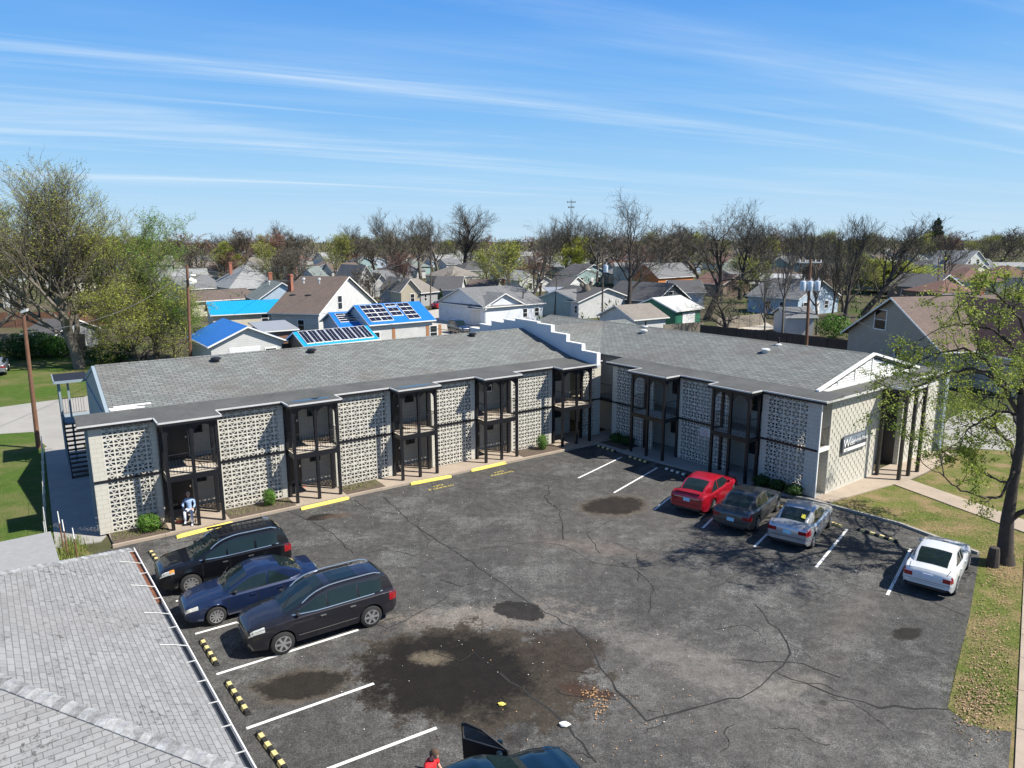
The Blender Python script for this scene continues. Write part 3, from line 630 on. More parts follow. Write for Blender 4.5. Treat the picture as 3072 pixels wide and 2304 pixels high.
b=MB(); b.box(0,.7,0,.03,0,1.4,lambda x,y,z:Q(13.1-x*.2,.55+x*.3+y,.1+z)); b.build('plywood_board',M('plywood',(.45,.30,.18),.8),APT)
# right wing rear-end pier and walls behind
b=MB(); b.ext([(12.75,0),(12.75,4.7),(13.1,4.7),(13.1,0)],12.6,13.9,Q); b.build('corner_pier',X['blueg'],APT)
for a,n_ in ((13.75,5.78),(14.8,5.86),(14.8,6.9),(14.8,7.94)): postm(Q,a,n_,4.66,.075)
v=MB()
for P,T_ in ((Q(14.8,5.86),Q(14.8,6.9)),(Q(14.8,6.9),Q(14.8,7.94)),(Q(13.75,5.82),Q(14.8,5.86)),(Q(13.75,7.94),Q(14.8,7.94))): arch_panel(v,P,T_,4.1,4.68)
v.build('arch_valance',X['black'],APT,uv=False)
b=MB(); b.ext([(5.7,0),(5.7,4.7),(8.35,4.7),(8.35,0)],12.4,12.5,Q); b.ext([(8.30,0),(8.30,4.66),(8.348,4.66),(8.348,0)],12.56,13.35,Q); b.build('entry_shade_walls',X['door'],APT)  # back wall and side sheet coloured dark to imitate shade inside the entry
# small notice on right wing screen
c=MB(); c.ext([(-.03,1.70),(-.03,2.12),(0,2.12),(0,1.70)],7.0,7.6,Q); NS=c.build('notice_board',X['white'],APT)
b=MB()
for k in range(5): b.ext([(-.034,2.04-k*.075),(-.034,2.07-k*.075),(-.03,2.07-k*.075),(-.03,2.04-k*.075)],7.05,7.55-.05*(k%2),Q)
b.build('notice_lines',M('maroon_print',(.25,.05,.08)),NS,uv=False)
# sign on end wall
b=MB(); b.ext([(2.1,1.86),(2.1,2.72),(4.4,2.72),(4.4,1.86)],13.66,13.72,Q); SGN=b.build('sign_board',M('sign_dark',(.10,.11,.13),.5),APT,label='horizontal name banner in black, grey and white')
b=MB(); b.ext([(2.18,2.12),(2.18,2.66),(4.36,2.66),(4.36,2.12)],13.72,13.723,Q); b.build('sign_picture',M('sign_sky',(.17,.21,.26),.5,var=.35,scale=2.2),SGN,uv=False)
b=MB(); b.ext([(2.2,2.10),(2.2,2.40),(3.05,2.34),(3.1,2.2),(3.4,2.26),(3.5,2.18),(4.36,2.30),(4.36,2.10)],13.723,13.725,Q); 
for q,h,w_ in ((3.3,.42,.05),(3.55,.34,.09),(3.8,.44,.06),(3.95,.38,.1),(4.15,.5,.12)): b.ext([(q,2.18),(q,2.14+h),(q+w_,2.14+h),(q+w_,2.18)],13.723,13.7245,Q)
b.build('sign_skyline',M('sign_grey',(.045,.05,.06),.6),SGN,uv=False)
b=MB(); b.ext([(2.2,1.93),(2.2,2.09),(4.3,2.09),(4.3,1.93)],13.72,13.724,Q); b.build('sign_strip',X['white'],SGN,uv=False)
rq=math.atan2(n2.y,n2.x)
X['signw']=M('sign_letters',(.92,.92,.92),.6,var=.02)
for s_,sz,q,z in (('W',.60,2.42,2.15),('est',.36,2.93,2.20),('Columbia Place',.25,3.62,2.30),('Phone',.10,2.45,1.97)):
    P=Q(13.735,q,z); text_mesh('sign_letters',s_,sz,P,rq,X['signw'] if sz>.1 else X['door'],SGN,rx=math.pi/2)
for z,y in ((2.55,0),): P=Q(13.735,2.75,z); text_mesh('sign_letters','THE',.10,P,rq,X['signw'],SGN,rx=math.pi/2)
# ---- stair at the left end
b=MB(); b.ext([(12.1,2.28),(12.1,2.42),(14.25,2.42),(14.25,2.28)],-.5,.95,L); ST=b.build('stair_landing',X['blueg'],APT)
railing(L(-.45,12.15),L(-.45,14.2),2.42,ST); railing(L(-.45,14.2),L(.8,14.2),2.42,ST); 
for a_,q in ((-.45,12.2),(-.45,14.1),(-.05,12.2)):
    b=MB(); b.ext([(q-.05,0),(q-.05,4.6),(q+.05,4.6),(q+.05,0)],a_-.05,a_+.05,L); b.build('post',X['blueg'],ST,uv=False)
b=MB(); b.ext([(11.9,4.60),(11.9,4.72),(14.6,4.72),(14.6,4.60)],-.65,.95,L); b.build('stair_roof',X['blackm'],ST); b=MB(); b.ext([(11.85,4.60),(11.85,4.74),(11.9,4.74),(11.9,4.60)],-.68,.95,L); b.ext([(11.85,4.60),(11.85,4.74),(14.6,4.74),(14.6,4.60)],-.7,-.65,L); b.build('eave_gutter',X['blueg'],ST)
b=MB()
for k in range(13):
    z=.05+k*.185; q=9.3+k*.23; b.ext([(q,z),(q,z+.05),(q+.27,z+.05),(q+.27,z)],-.42,.68,L)
for a_ in (-.48,.68): b.ext([(9.2,.02),(9.2,.20),(12.1,2.5),(12.1,2.25)],a_,a_+.06,L)
b.build('stair_flight',X['blackm'],ST); railing(L(-.45,11.0),L(-.45,12.1),1.9,ST)
# ================================================================== neighbouring building, bottom left
NE=Vector((-11.72,20.25,0)); ng=Vector((.602,-.798,0)).normalized(); nl=Vector((-.798,-.602,0)).normalized()
def NB(a,n,z=0): return NE+ng*a+nl*n+Vector((0,0,z))
LN=11.75; W2=4.6; NZ=2.82; RZ=NZ+W2*.44
OFF=empty('office_building',NB(0,0,0),0,'low building with pale grey hip roof and white gutter beside the three dark cars','building')
def slope(b,pts,th=.06): 
    n=(Vector(pts[1])-Vector(pts[0])).cross(Vector(pts[2])-Vector(pts[0])).normalized()
    if n.z<0: pts=pts[::-1]; n=-n
    lo=[Vector(p)-n*th for p in pts]; k=len(pts); bb=len(b.v); b.v+=[tuple(p) for p in lo]+[tuple(p) for p in pts]
    b.f.append(tuple(bb+i for i in reversed(range(k)))); b.f.append(tuple(bb+k+i for i in range(k))); b.m+=[b.mi]*2
    for i in range(k): j=(i+1)%k; b.f.append((bb+i,bb+j,bb+k+j,bb+k+i)); b.m.append(b.mi)
b=MB()
c1_,c2_,c3_,c4_=NB(0,0,NZ),NB(LN,0,NZ),NB(LN,2*W2,NZ),NB(0,2*W2,NZ); r1_,r2_=NB(W2,W2,RZ),NB(LN-W2,W2,RZ)
for f in ((c1_,c2_,r2_,r1_),(c2_,c3_,r2_),(c3_,c4_,r1_,r2_),(c4_,c1_,r1_)): slope(b,list(f))
RF=b.build('roof',X['nshingle'],OFF)
def capline(p,q,w_=.15):
    b=MB(); d=(q-p); Ln=d.length; d.normalize(); s=Vector((-d.y,d.x,0)).normalized(); n=int(Ln/.17); dz=Vector((0,0,1))
    for i in range(n):
        a=p+d*(i*.17); c=a+d*.18; h=.008; b.mi=(i*7+i//3)%3 
        b.hexa([a-s*w_-dz*.045+dz*.0,a+s*0+dz*.0,c+s*0,c-s*w_-dz*.045,a-s*w_-dz*(.045-.035),a+dz*(h+.034),c+dz*h,c-s*w_-dz*(.045-.02)])
        b.hexa([a,a+s*w_-dz*.045,c+s*w_-dz*.045,c,a+dz*(h+.034),a+s*w_-dz*(.045-.035),c+s*w_-dz*(.045-.02),c+dz*h])
    return b
X['capm2']=M('cap_shingle_dark',(.20,.205,.21),.95,0,.7,6.5,.6); X['capm3']=M('cap_shingle_pale',(.30,.305,.31),.95,0,.5,7.5,.6)
X['capm']=M('cap_shingle',(.26,.27,.28),.95,0,.6,5.5,.6)
for p,q in ((c1_,r1_),(c2_,r2_),(r1_,r2_),(c3_,r2_),(c4_,r1_)): capline(p,q).build('ridge_cap',[X['capm'],X['capm2'],X['capm3']],RF,uv=False,fix=True)
b=MB(); b.prism([xy(NB(.4,.4)),xy(NB(.4,2*W2-.4)),xy(NB(LN-.4,2*W2-.4)),xy(NB(LN-.4,.4))],0,NZ-.06); b.build('wall',X['cream'],OFF)
# gutter: open trough
b=MB(); GZ=NZ-.13
def gbox(b,a0,a1,q0,q1,z0,z1): b.hexa([NB(a0,q0,z0),NB(a1,q0,z0),NB(a1,q1,z0),NB(a0,q1,z0),NB(a0,q0,z1),NB(a1,q0,z1),NB(a1,q1,z1),NB(a0,q1,z1)])
b.mi=0; gbox(b,0,LN,-.17,-.145,GZ-.02,NZ-.0); b.mi=1; gbox(b,0,LN,-.145,-.01,GZ-.02,GZ); b.mi=0; gbox(b,0,LN,-.01,.01,GZ-.02,NZ-.05)
b.mi=2; gbox(b,.02,3.9,-.14,-.012,GZ+.001,GZ+.05)
b.mi=0
X['rust']=M('rusty_debris',(.16,.065,.035),.95,0,.5,6); X['gutdk']=M('gutter_inside',(.06,.065,.075),.5)
GT=b.build('gutter',[X['white'],X['gutdk'],X['rust']],OFF)
for k in range(13):
    a=.3+k*.9; b=MB()
    if k in (1,3,5,7): b.path([NB(a+.08,.42,NZ+.20),NB(a+.05,.12,NZ+.075),NB(a+.16,-.16,NZ+.0)],.012,5)
    else: b.tube(NB(a,.05,NZ+.03),NB(a,-.16,NZ+.004),.012,None,4)
    b.build('gutter_strap',X['edge'],GT,uv=False)
# low flat annex behind
b=MB(); c=G(152,1594,2.5); f=lambda a,n,z: c+ng*a+nl*n+Vector((0,0,z))
b.hexa([f(0,0,-.12),f(4.2,0,-.12),f(4.2,9,-.12),f(0,9,-.12),f(0,0,0),f(4.2,0,0),f(4.2,9,0),f(0,9,0)]); X['felt']=M('pale_roof_felt',(.27,.27,.27),.95,0,.12,7,.3)
AN=empty('annex_building',(c.x,c.y,0),0,'low flat pale grey roofed annex at the left edge beside the lawn','building'); b.build('roof',X['felt'],AN)
b=MB(); b.hexa([f(.2,.2,-2.5),f(4,.2,-2.5),f(4,8.8,-2.5),f(.2,8.8,-2.5),f(.2,.2,-.12),f(4,.2,-.12),f(4,8.8,-.12),f(.2,8.8,-.12)]); b.build('wall',X['white'],AN)
# ================================================================== wheel stops
def stop_y(p,q,label,i):
    b=MB(); d=(q-p); Ln=d.length; d.normalize(); s=Vector((-d.y,d.x,0))
    pr=[(-.09,0),(.09,0),(.075,.07),(.045,.12),(-.045,.12),(-.075,.07)]
    n=len(pr); N_=14
    bb=len(b.v)
    for k in range(N_+1):
        t=k/N_; e=.80 if k in (0,N_) else 1
        for x,z in pr: b.v.append(tuple(p+d*(Ln*t)+s*(x*e+rnd.gauss(0,.002))+Vector((0,0,z*e+.012))))
    for k in range(N_):
        for j in range(n): b.f.append((bb+k*n+j,bb+k*n+(j+1)%n,bb+(k+1)*n+(j+1)%n,bb+(k+1)*n+j)); b.m.append(0)
    b.f.append(tuple(bb+j for j in reversed(range(n)))); b.f.append(tuple(bb+N_*n+j for j in range(n))); b.m+=[0,0]
    r=empty('wheel_stop',p+d*Ln/2,0,label,'wheel stop','yellow concrete wheel stops along the front walk'); b.build('stop_bar',X['yellow'],r,uv=False,fix=True)
for i,(a,b_,t) in enumerate((((530,1615),(698,1572),'long yellow concrete wheel stop nearest the person in the wheelchair'),((903,1530),(1046,1497),'yellow concrete wheel stop beside the small dark puddle and round shrub'),((1232,1455),(1353,1432),'yellow concrete wheel stop in front of the third balcony bay'),((1413,1415),(1522,1390),'yellow concrete wheel stop farthest right, before the fourth balcony bay'))): stop_y(G(*a),G(*b_),t,i)
X['yel2']=M('yellow_reflector',(.60,.50,.22),.6,0,.2,8); X['wht2']=M('white_reflector',(.6,.6,.55),.6)
def stop_r(p,q,label,mt='yel2'):
    d=(q-p); Ln=d.length; d.normalize(); s=Vector((-d.y,d.x,0)); r=empty('rubber_wheel_stop',p+d*Ln/2,0,label,'wheel stop','black rubber wheel stops with reflective patches')
    b=MB(); F=lambda a,n,z: p+d*a+s*n+Vector((0,0,z+.012))
    b.ext([(-.085,0),(-.05,.10),(.05,.10),(.085,0)],.06,Ln-.06,F); b.ext([(-.08,0),(-.02,.04),(.02,.04),(.08,0)],0,.06,F); b.ext([(-.08,0),(-.02,.04),(.02,.04),(.08,0)],Ln-.06,Ln,F); b.build('stop_bar',X['rubber'],r,uv=False,fix=True)
    for i in range(4):
        a=Ln*(.10+i*.23); k=MB(); k.ext([(-.082,.02),(-.053,.105),(.053,.105),(.082,.02)],a,a+.19,F); k.build('reflector',X[mt],r,uv=False)
for a,b_,t,mt in (((450,1655),(482,1700),'black and yellow rubber wheel stop ahead of the black SUV with the roof rack','yel2'),((604,1922),(652,2000),'black and yellow rubber wheel stop in front of the grey SUV nearest the gutter','yel2'),((680,2046),(746,2148),'black and yellow rubber wheel stop left of the oval oil puddle','yel2'),((773,2200),(860,2318),'black and yellow rubber wheel stop nearest the bottom edge','yel2'),
    ((1788,1338),(1848,1358),'dark rubber wheel stop at the inner corner of the two wings','yel2'),((1882,1371),(1946,1391),'dark rubber wheel stop between the two empty white-lined bays','yel2'),((1990,1407),(2062,1430),'black rubber wheel stop with white patches behind the red sedan','wht2'),((2570,1590),(2695,1630),'black and yellow rubber wheel stop right of the silver sedan in tree shade','yel2'),((2330,1520),(2370,1534),'dark rubber wheel stop ahead of the dark grey sedan','yel2'),((2478,1568),(2520,1582),'dark rubber wheel stop ahead of the silver sedan','yel2')): stop_r(G(*a),G(*b_),t,mt)
# ================================================================== cars
def paint(name,col,metal=.35,rough=.28,coat=.8): 
    m,T,b=base(name,rough,metal,.5); n=noise(T,geo(T),2.5,5); c=ramp(T,n,[(.3,sc3(col,.92)),(.7,sc3(col,1.08))]); T.links.new(c,b.inputs['Base Color']); b.inputs['Coat Weight'].default_value=coat; b.inputs['Coat Roughness'].default_value=.04; return m
X['carglass']=M('car_glass',(.009,.018,.019),.03,0,.15,2,spec=.45)
X['carin']=M('car_underside',(.01,.01,.01),.9); X['red']=M('tail_lamp',(.24,.008,.012),.15,0,.15,8,coat=.5); X['lamp']=M('head_lamp',(.60,.62,.60),.12,.2,.1,8,coat=.5); X['amber']=M('amber_lamp',(.75,.28,.05),.2,coat=.5)
X['tyre']=M('tyre',(.02,.02,.021),.85,0,.2,9); X['rim']=M('alloy_rim',(.55,.55,.56),.3,.75,.1); X['plate']=M('number_plate',(.32,.62,.80),.5); X['platew']=M('number_plate_white',(.62,.66,.78),.5); X['trimc']=M('black_trim',(.02,.02,.022),.5); X['seam']=M('panel_gap',(.006,.006,.007),.8)
def lerp_prof(pr,x):
    if x<=pr[0][0]: return pr[0][1]
    for (a,b_),(c,d) in zip(pr,pr[1:]):
        if x<=c:
            t=(x-a)/(c-a); t=t*t*(3-2*t)*.5+t*.5; return b_+(d-b_)*t
    return pr[-1][1]
def make_car(name,label,loc,yaw,P,pm,group='cars parked in the lot',cat='car'):
    r=empty(name,loc,yaw,label,cat,group); r.scale=(.945,.945,.945)
    Ln,W,H=P['L'],P['W'],P['H']; wr=P['wr']; fx,rx=P['fx'],P['rx']; h=W/2; xr,xf=P['rear'],P['front']
    deck=P['deck']; zb0=P.get('zb',.22)
    wprof=P.get('wp') or [(xr,.86),(xr+.12,.945),(xr+.5,.99),(0,1.0),(xf-.9,.985),(xf-.45,.93),(xf-.15,.82),(xf,.70)]
    zbp=[(xr,.42),(xr+.15,zb0+.06),(xr+.5,zb0),(xf-.6,zb0),(xf-.15,zb0+.02),(xf,zb0+.14)]
    Ra=wr+.055
    def section(x):
        w_=lerp_prof(wprof,x)*h; zt=lerp_prof(deck,x); zb=lerp_prof(zbp,x); arch=None
        for xc in (fx,rx):
            if abs(x-xc)<Ra: arch=max(arch or 0,wr+math.sqrt(Ra*Ra-(x-xc)**2))
        ze=max(zb,arch) if arch else zb
        k=(zt-zb)
        pts=[(0,ze if arch else zb),(w_*.86,ze),(w_*(.985 if arch else .95),ze+.01 if arch else zb+.015),(w_*1.0,max(zb+.30*k,ze+.02)),(w_*1.0,max(zb+.52*k,ze+.035)),(w_*.985,max(zb+.74*k,ze+.05)),(w_*.965,zt-.055 if zt-.055>ze+.06 else ze+.06),(w_*.90,zt),(w_*.55,zt+.028),(0,zt+.04)]
        return pts
    nst=int((xf-xr)/.055); xs=[xr+(xf-xr)*i/nst for i in range(nst+1)]
    b=MB(); rows=[]
    for x in xs:
        s=section(x); full=[(y,z) for y,z in s]+[(-y,z) for y,z in reversed(s[1:-1])]
        rows.append([(x,y,z) for y,z in full])
    n=len(rows[0]); 
    for row in rows: b.v+=row
    half=len(section(0))
    for i in range(len(rows)-1):
        for j in range(n):
            k=(j+1)%n; b.f.append((i*n+j,i*n+k,(i+1)*n+k,(i+1)*n+j)); b.m.append(1 if j in (0,n-1) or j==1 or j==n-2 else 0)
    b.f.append(tuple(range(n-1,-1,-1))); b.m.append(0); e=(len(rows)-1)*n; b.f.append(tuple(e+j for j in range(n))); b.m.append(0)
    body=b.build('body',[pm,X['carin']],r,uv=False,smooth=True,world=False,fix=True,sharp=38)
    def bp(x,t,off=0):
        "point on the lower body side; t from 0 bottom to 9 top centre"
        s=section(x); i=min(int(t),len(s)-2); f=t-i; y=s[i][0]*(1-f)+s[i+1][0]*f; z=s[i][1]*(1-f)+s[i+1][1]*f
        if 2<=t<=6: y+=off
        else: z+=off
        return y,z
    def patch(b,x0,x1,t0,t1,side,off,nx=5,nt_=3,slant=0):
        for i in range(nx):
            for j in range(nt_):
                q=[]
                for di,dj in ((0,0),(1,0),(1,1),(0,1)):
                    t=t0+(t1-t0)*(j+dj)/nt_; x=x0+(x1-x0)*(i+di)/nx+slant*(j+dj)/nt_
                    y,z=bp(max(xr,min(xf,x)),t,off); q.append((x,y*side,z))
                b.poly(q if side<0 else q[::-1])
    # cabin
    cb=P['cab']; zbelt=P['belt']; wb_,wt=h*P.get('cwb',.90),h*P.get('cwt',.70)
    def top(x): return lerp_prof2(cb,x)
    def cabsec(x):
        zt=top(x); lo=lerp_prof(deck,x)-.03; lo=min(lo,zbelt-.02); f=max(0,min(1,(zt-zbelt)/(H-zbelt))); yw=wb_+(wt-wb_)*f
        ta=lerp_prof([(cb[0][0],.80),(cb[0][0]+.7,.97),(cb[-1][0]-1.1,1.0),(cb[-1][0],.82)],x) if P.get('taper',1) else 1
        return [(wb_*ta,lo),(wb_*ta,zbelt),(yw*ta,max(zt-.035,zbelt+.001)),(yw*.90*ta,max(zt,zbelt+.002)),(yw*.45*ta,zt+.018),(0,zt+.025)]
    def lerp_c(x): return cabsec(x)
    x0,x1=cb[0][0],cb[-1][0]; nst=int((x1-x0)/.06); b=MB(); rows=[]
    for i in range(nst+1):
        x=x0+(x1-x0)*i/nst; s=cabsec(x); rows.append([(x,y,z) for y,z in s]+[(x,-y,z) for y,z in reversed(s[:-1])])
    n=len(rows[0])
    for row in rows: b.v+=row
    for i in range(len(rows)-1):
        for j in range(n-1): b.f.append((i*n+j,i*n+j+1,(i+1)*n+j+1,(i+1)*n+j)); b.m.append(0)
    b.build('roof_shell',pm,r,uv=False,smooth=True,world=False,fix=True,sharp=30)
    def sidept(x,z,off=.006):
        s=cabsec(x); f=(z-s[1][1])/max(1e-4,(s[2][1]-s[1][1])); return s[1][0]+(s[2][0]-s[1][0])*max(0,min(1,f))+off
    # side windows
    for side in (1,-1):
        for win in P['wins']:
            # triangulated strips between lower and upper chains
            xs_=[win['x0']+(win['x1']-win['x0'])*i/10 for i in range(11)]
            g=MB(); lo=[];hi=[]
            for x in xs_:
                zl=zbelt+.035; zu=min(top(x)-.075,H-.10)
                if 'clip' in win: zu=min(zu,lerp_prof2(win['clip'],x))
                zu=max(zu,zl+.004); lo.append((x,side*sidept(x,zl),zl)); hi.append((x,side*sidept(x,zu),zu))
            for i in range(10):
                q=[lo[i],lo[i+1],hi[i+1],hi[i]]; g.poly(q if side<0 else q[::-1])
            g.build('side_window',X['carglass'],r,uv=False,world=False)
        # belt strip
        g=MB(); q=P['wins']; xa,xb=min(w_['x0'] for w_ in q)-.04,max(w_['x1'] for w_ in q)+.04
        for i in range(8):
            xA=xa+(xb-xa)*i/8; xB=xa+(xb-xa)*(i+1)/8; z=zbelt+.005; g.poly([(xA,side*sidept(xA,z,.009),z),(xB,side*sidept(xB,z,.009),z),(xB,side*sidept(xB,z+.028,.009),z+.028),(xA,side*sidept(xA,z+.028,.009),z+.028)])
        g.build('window_trim',X['chrome'] if P.get('chrome') else X['trimc'],r,uv=False,world=False)
    # windshield and rear glass
    def glass(nm,xa,xb,wd=.86):
        g=MB(); nx=8; ny=8; grid=[]
        for i in range(nx+1):
            x=xa+(xb-xa)*i/nx; s=cabsec(x); row=[]
            for j in range(ny+1):
                t=-1+2*j/ny; ymax=s[3][0]*wd/.9; y=ymax*t; a=abs(y)
                if a>s[4][0]: z=s[4][1]+(s[3][1]-s[4][1])*(a-s[4][0])/(s[3][0]-s[4][0]+1e-6)
                else: z=s[5][1]+(s[4][1]-s[5][1])*a/(s[4][0]+1e-6)
                row.append((x,y,z+.008))
            grid.append(row)
        for i in range(nx):
            for j in range(ny): g.poly([grid[i][j],grid[i+1][j],grid[i+1][j+1],grid[i][j+1]])
        g.build(nm,X['carglass'],r,uv=False,world=False,smooth=True,sharp=0)
    glass('windshield',P['ws'][0],P['ws'][1]); glass('rear_window',P['rw'][0],P['rw'][1],P.get('rww',.84))
    # wheels
    for xc in (fx,rx):
        for side in (1,-1):
            yo=side*(h-.005); yi=side*(h-.225)
            t=MB(); prof=[(wr*.66,0),(wr*.70,.006),(wr*.90,.008),(wr*.985,.03),(wr,.06),(wr,.17),(wr*.95,.20),(wr*.6,.21)]
            F=lambda X_,Y_,Z_,xc=xc,yo=yo,side=side: (xc+X_,yo-side*Z_,wr+Y_)
            t.lathe(prof,28,F); wh=t.build('wheel',X['tyre'],r,uv=False,world=False,smooth=True,fix=True)
            k=MB(); k.lathe([(wr*.66,-.004),(wr*.60,.03),(wr*.58,.05)],28,lambda X_,Y_,Z_:(xc+X_,yo-side*Z_,wr+Y_)) if False else None
            ns=P.get('spokes',6); 
            k.lathe([(wr*.14,-.008),(wr*.10,-.012),(.001,-.012)],12,F)
            for s_ in range(ns):
                a0=2*math.pi*s_/ns
                def pt(r_,w_,o): 
                    return F(r_*math.cos(a0)-w_*math.sin(a0),r_*math.sin(a0)+w_*math.cos(a0),o)
                w0,w1=wr*.09,wr*P.get('spw',.13); P8=[pt(.05,-w0,.03),pt(wr*.64,-w1,.03),pt(wr*.64,w1,.03),pt(.05,w0,.03),pt(.05,-w0,-.010),pt(wr*.64,-w1*.8,-.006),pt(wr*.64,w1*.8,-.006),pt(.05,w0,-.010)]; k.hexa(P8)
            # outer ring
            m_=28
            for s_ in range(m_):
                a0=2*math.pi*s_/m_; a1=2*math.pi*(s_+1)/m_
                k.poly([F(wr*.60*math.cos(a0),wr*.60*math.sin(a0),-.004),F(wr*.68*math.cos(a0),wr*.68*math.sin(a0),-.004),F(wr*.68*math.cos(a1),wr*.68*math.sin(a1),-.004),F(wr*.60*math.cos(a1),wr*.60*math.sin(a1),-.004)])
            k.build('rim',X['rim'],wh,uv=False,world=False,fix=True)
    # black wheel recess disc
    # doors seams
    g=MB()
    for side in (1,-1):
        for x in P['seams']: patch(g,x,x+.014,2.6,6.4,side,.004,1,5)
        patch(g,P['seams'][0],P['seams'][-1],2.6,2.68,side,.004,8,1)
    g.build('door_gap',X['seam'],body,uv=False,world=False)
    g=MB()
    for side in (1,-1):
        for x in P['handles']:
            y,z=bp(x,5.3); g.box(x-.09,x+.09,min(side*(y-.01),side*(y+.035)),max(side*(y-.01),side*(y+.035)),z-.015,z+.015)
    g.build('door_handle',X['chrome'] if P.get('chrome') else pm,r,uv=False,world=False)
    # mirrors
    for side in (1,-1):
        xm=P['ws'][1]-.30 if P['ws'][1]>0 else 0; y0=sidept(xm,zbelt+.03); g=MB(); g.lathe([(.01,-.06),(.07,-.055),(.09,0),(.07,.055),(.01,.07)],10,lambda X_,Y_,Z_:(xm+Z_*.9,side*(y0+.13+X_*.9),zbelt+.08+Y_*.75)); g.tube((xm,side*(y0-.02),zbelt+.03),(xm,side*(y0+.08),zbelt+.05),.02,None,5)
        g.build('side_mirror',X['trimc'] if P.get('bmirror') else pm,r,uv=False,world=False,smooth=True,fix=True)
    # lamps
    for side in (1,-1):
        g=MB(); t0,t1=P.get('hl',(5.4,6.9)); patch(g,xf-P.get('hll',.42),xf-.03,t0,t1,side,.006,6,3)
        g.build('headlight',X['lamp'],r,uv=False,world=False)
        if P.get('amber'): g=MB(); patch(g,xf-P.get('hll',.42),xf-P.get('hll',.42)+.16,t0+.5,t1,side,.010,3,2); g.build('turn_signal',X['amber'],r,uv=False,world=False)
        g=MB(); t0,t1=(4.3,6.4); patch(g,xr+.01,xr+P.get('tll',.28),t0,t1,side,.008,4,3)
        y=bp(xr+.02,4.5)[0]; z1_=lerp_prof(deck,xr+.03)-.03; z0_=z1_-P.get('tlh',.155); ya=y*(1-P.get('tlw',.34)); 
        g.box(xr-.008,xr+.03,min(side*ya,side*y*.985),max(side*ya,side*y*.985),z0_,z1_); g.build('tail_light',X['red'],r,uv=False,world=False)
    # plate, bumper gap, grille
    g=MB(); zpl=P.get('plz',.72); g.box(xr-.016,xr+.01,-.16,.16,zpl-.08,zpl+.08); PL=g.build('number_plate',P.get('plm',X['plate']),r,uv=False,world=False)
    if P.get('ptext'):
        q=text_mesh('plate_lettering',P['ptext'],.11,(0,0,0),-math.pi/2,X['trimc'],None,rx=math.pi/2,sx=.9); q.parent=PL; q.location=(xr-.018,0,zpl-.04)
    g=MB()
    zg=lerp_prof(deck,xf); g.box(xf-.02,xf+.012,-h*.42,h*.42,zb0+.26,zg-.06); 
    g.box(xf-.03,xf+.008,-h*.45,h*.45,zb0+.13,zb0+.22); GR=g.build('grille',X['trimc'],r,uv=False,world=False)
    g=MB()
    for k in range(4): z=zb0+.29+k*(zg-.10-zb0-.29)/3; g.box(xf+.012,xf+.018,-h*.40,h*.40,z-.008,z+.008)
    g.build('grille_bar',X['chrome'],GR,uv=False,world=False)
    # trunk line
    if P.get('trunk'):
        g=MB(); z=lerp_prof(deck,xr+.02); g.box(xr-.004,xr+.01,-h*.66,h*.66,z-.33,z-.322); xt=P['trunk']
        for side in (1,-1): patch(g,xr+.02,xt,7.35,7.42,side,.004,6,1)
        g.build('boot_gap',X['seam'],body,uv=False,world=False)
    bg=MB(); bg.box(xr-.005,xr+.01,-h*.84,h*.84,zb0+.36,zb0+.372)
    for side in (1,-1): patch(bg,xr+.01,rx-wr-.07,3.0,3.05,side,.004,4,1)
    bg.build('bumper_gap',X['seam'],body,uv=False,world=False)
    bg=MB(); bg.box(xr+.0,xr+.06,-h*.72,h*.72,zb0+.10,zb0+.20); bg.build('lower_trim',X['trimc'],r,uv=False,world=False)
    for side in (1,-1): hd=MB(); patch(hd,P['ws'][1]+.1,xf-.25,7.3,7.36,side,.004,10,1); hd.build('bonnet_gap',X['seam'],body,uv=False,world=False,fix=True)
    # wipers
    wv=MB(); xw=P['ws'][1]
    for y in (-.35,.25):
        wv.tube((xw-.02,y,top(xw)+.06),(xw-.42,y-.42,top(xw-.42)+.06),.010,None,4)
    wv.build('wiper',X['trimc'],r,uv=False,world=False)
    if P.get('rails'):
        for side in (1,-1):
            g=MB(); pts=[]
            for i in range(13):
                x=P['rails'][0]+(P['rails'][1]-P['rails'][0])*i/12; s=cabsec(x); pts.append((x,side*s[3][0]*.97,s[3][1]+(.055 if 0<i<12 else .0)))
            g.path(pts,.022,6); g.build('roof_rail',X['chrome'],r,uv=False,world=False)
    if P.get('rack'):
        g=MB(); zr=H+.03
        for i in range(11): x=-1.6+i*.2; g.box(x-.01,x+.01,-.45,.45,zr+.05,zr+.07)
        for y in (-.47,.47): g.box(-1.65,.45,y-.015,y+.015,zr+.02,zr+.09)
        for i in range(6): y=-.4+i*.16; g.box(-1.6,.4,y-.008,y+.008,zr+.045,zr+.055)
        g.build('roof_rack',X['blackm'],r,uv=False,world=False)
    if P.get('sunroof'):
        for xa,xb in P['sunroof']:
            g=MB()
            for i in range(4):
                xA=xa+(xb-xa)*i/4; xB=xa+(xb-xa)*(i+1)/4; sA=cabsec(xA); sB=cabsec(xB)
                for sy in (1,-1): g.poly([(xA,0,sA[5][1]+.006),(xB,0,sB[5][1]+.006),(xB,sy*.40,sB[4][1]+.008),(xA,sy*.40,sA[4][1]+.008)])
            g.build('sunroof',X['carglass'],r,uv=False,world=False)
    if P.get('spoiler'):
        g=MB(); z=P['spoiler'][1]; x=P['spoiler'][0]; g.hexa([(x-.13,-h*.66,z),(x+.1,-h*.66,z-.02),(x+.1,h*.66,z-.02),(x-.13,h*.66,z),(x-.13,-h*.66,z+.035),(x+.1,-h*.66,z+.015),(x+.1,h*.66,z+.015),(x-.13,h*.66,z+.035)]); g.build('spoiler',pm,r,uv=False,world=False)
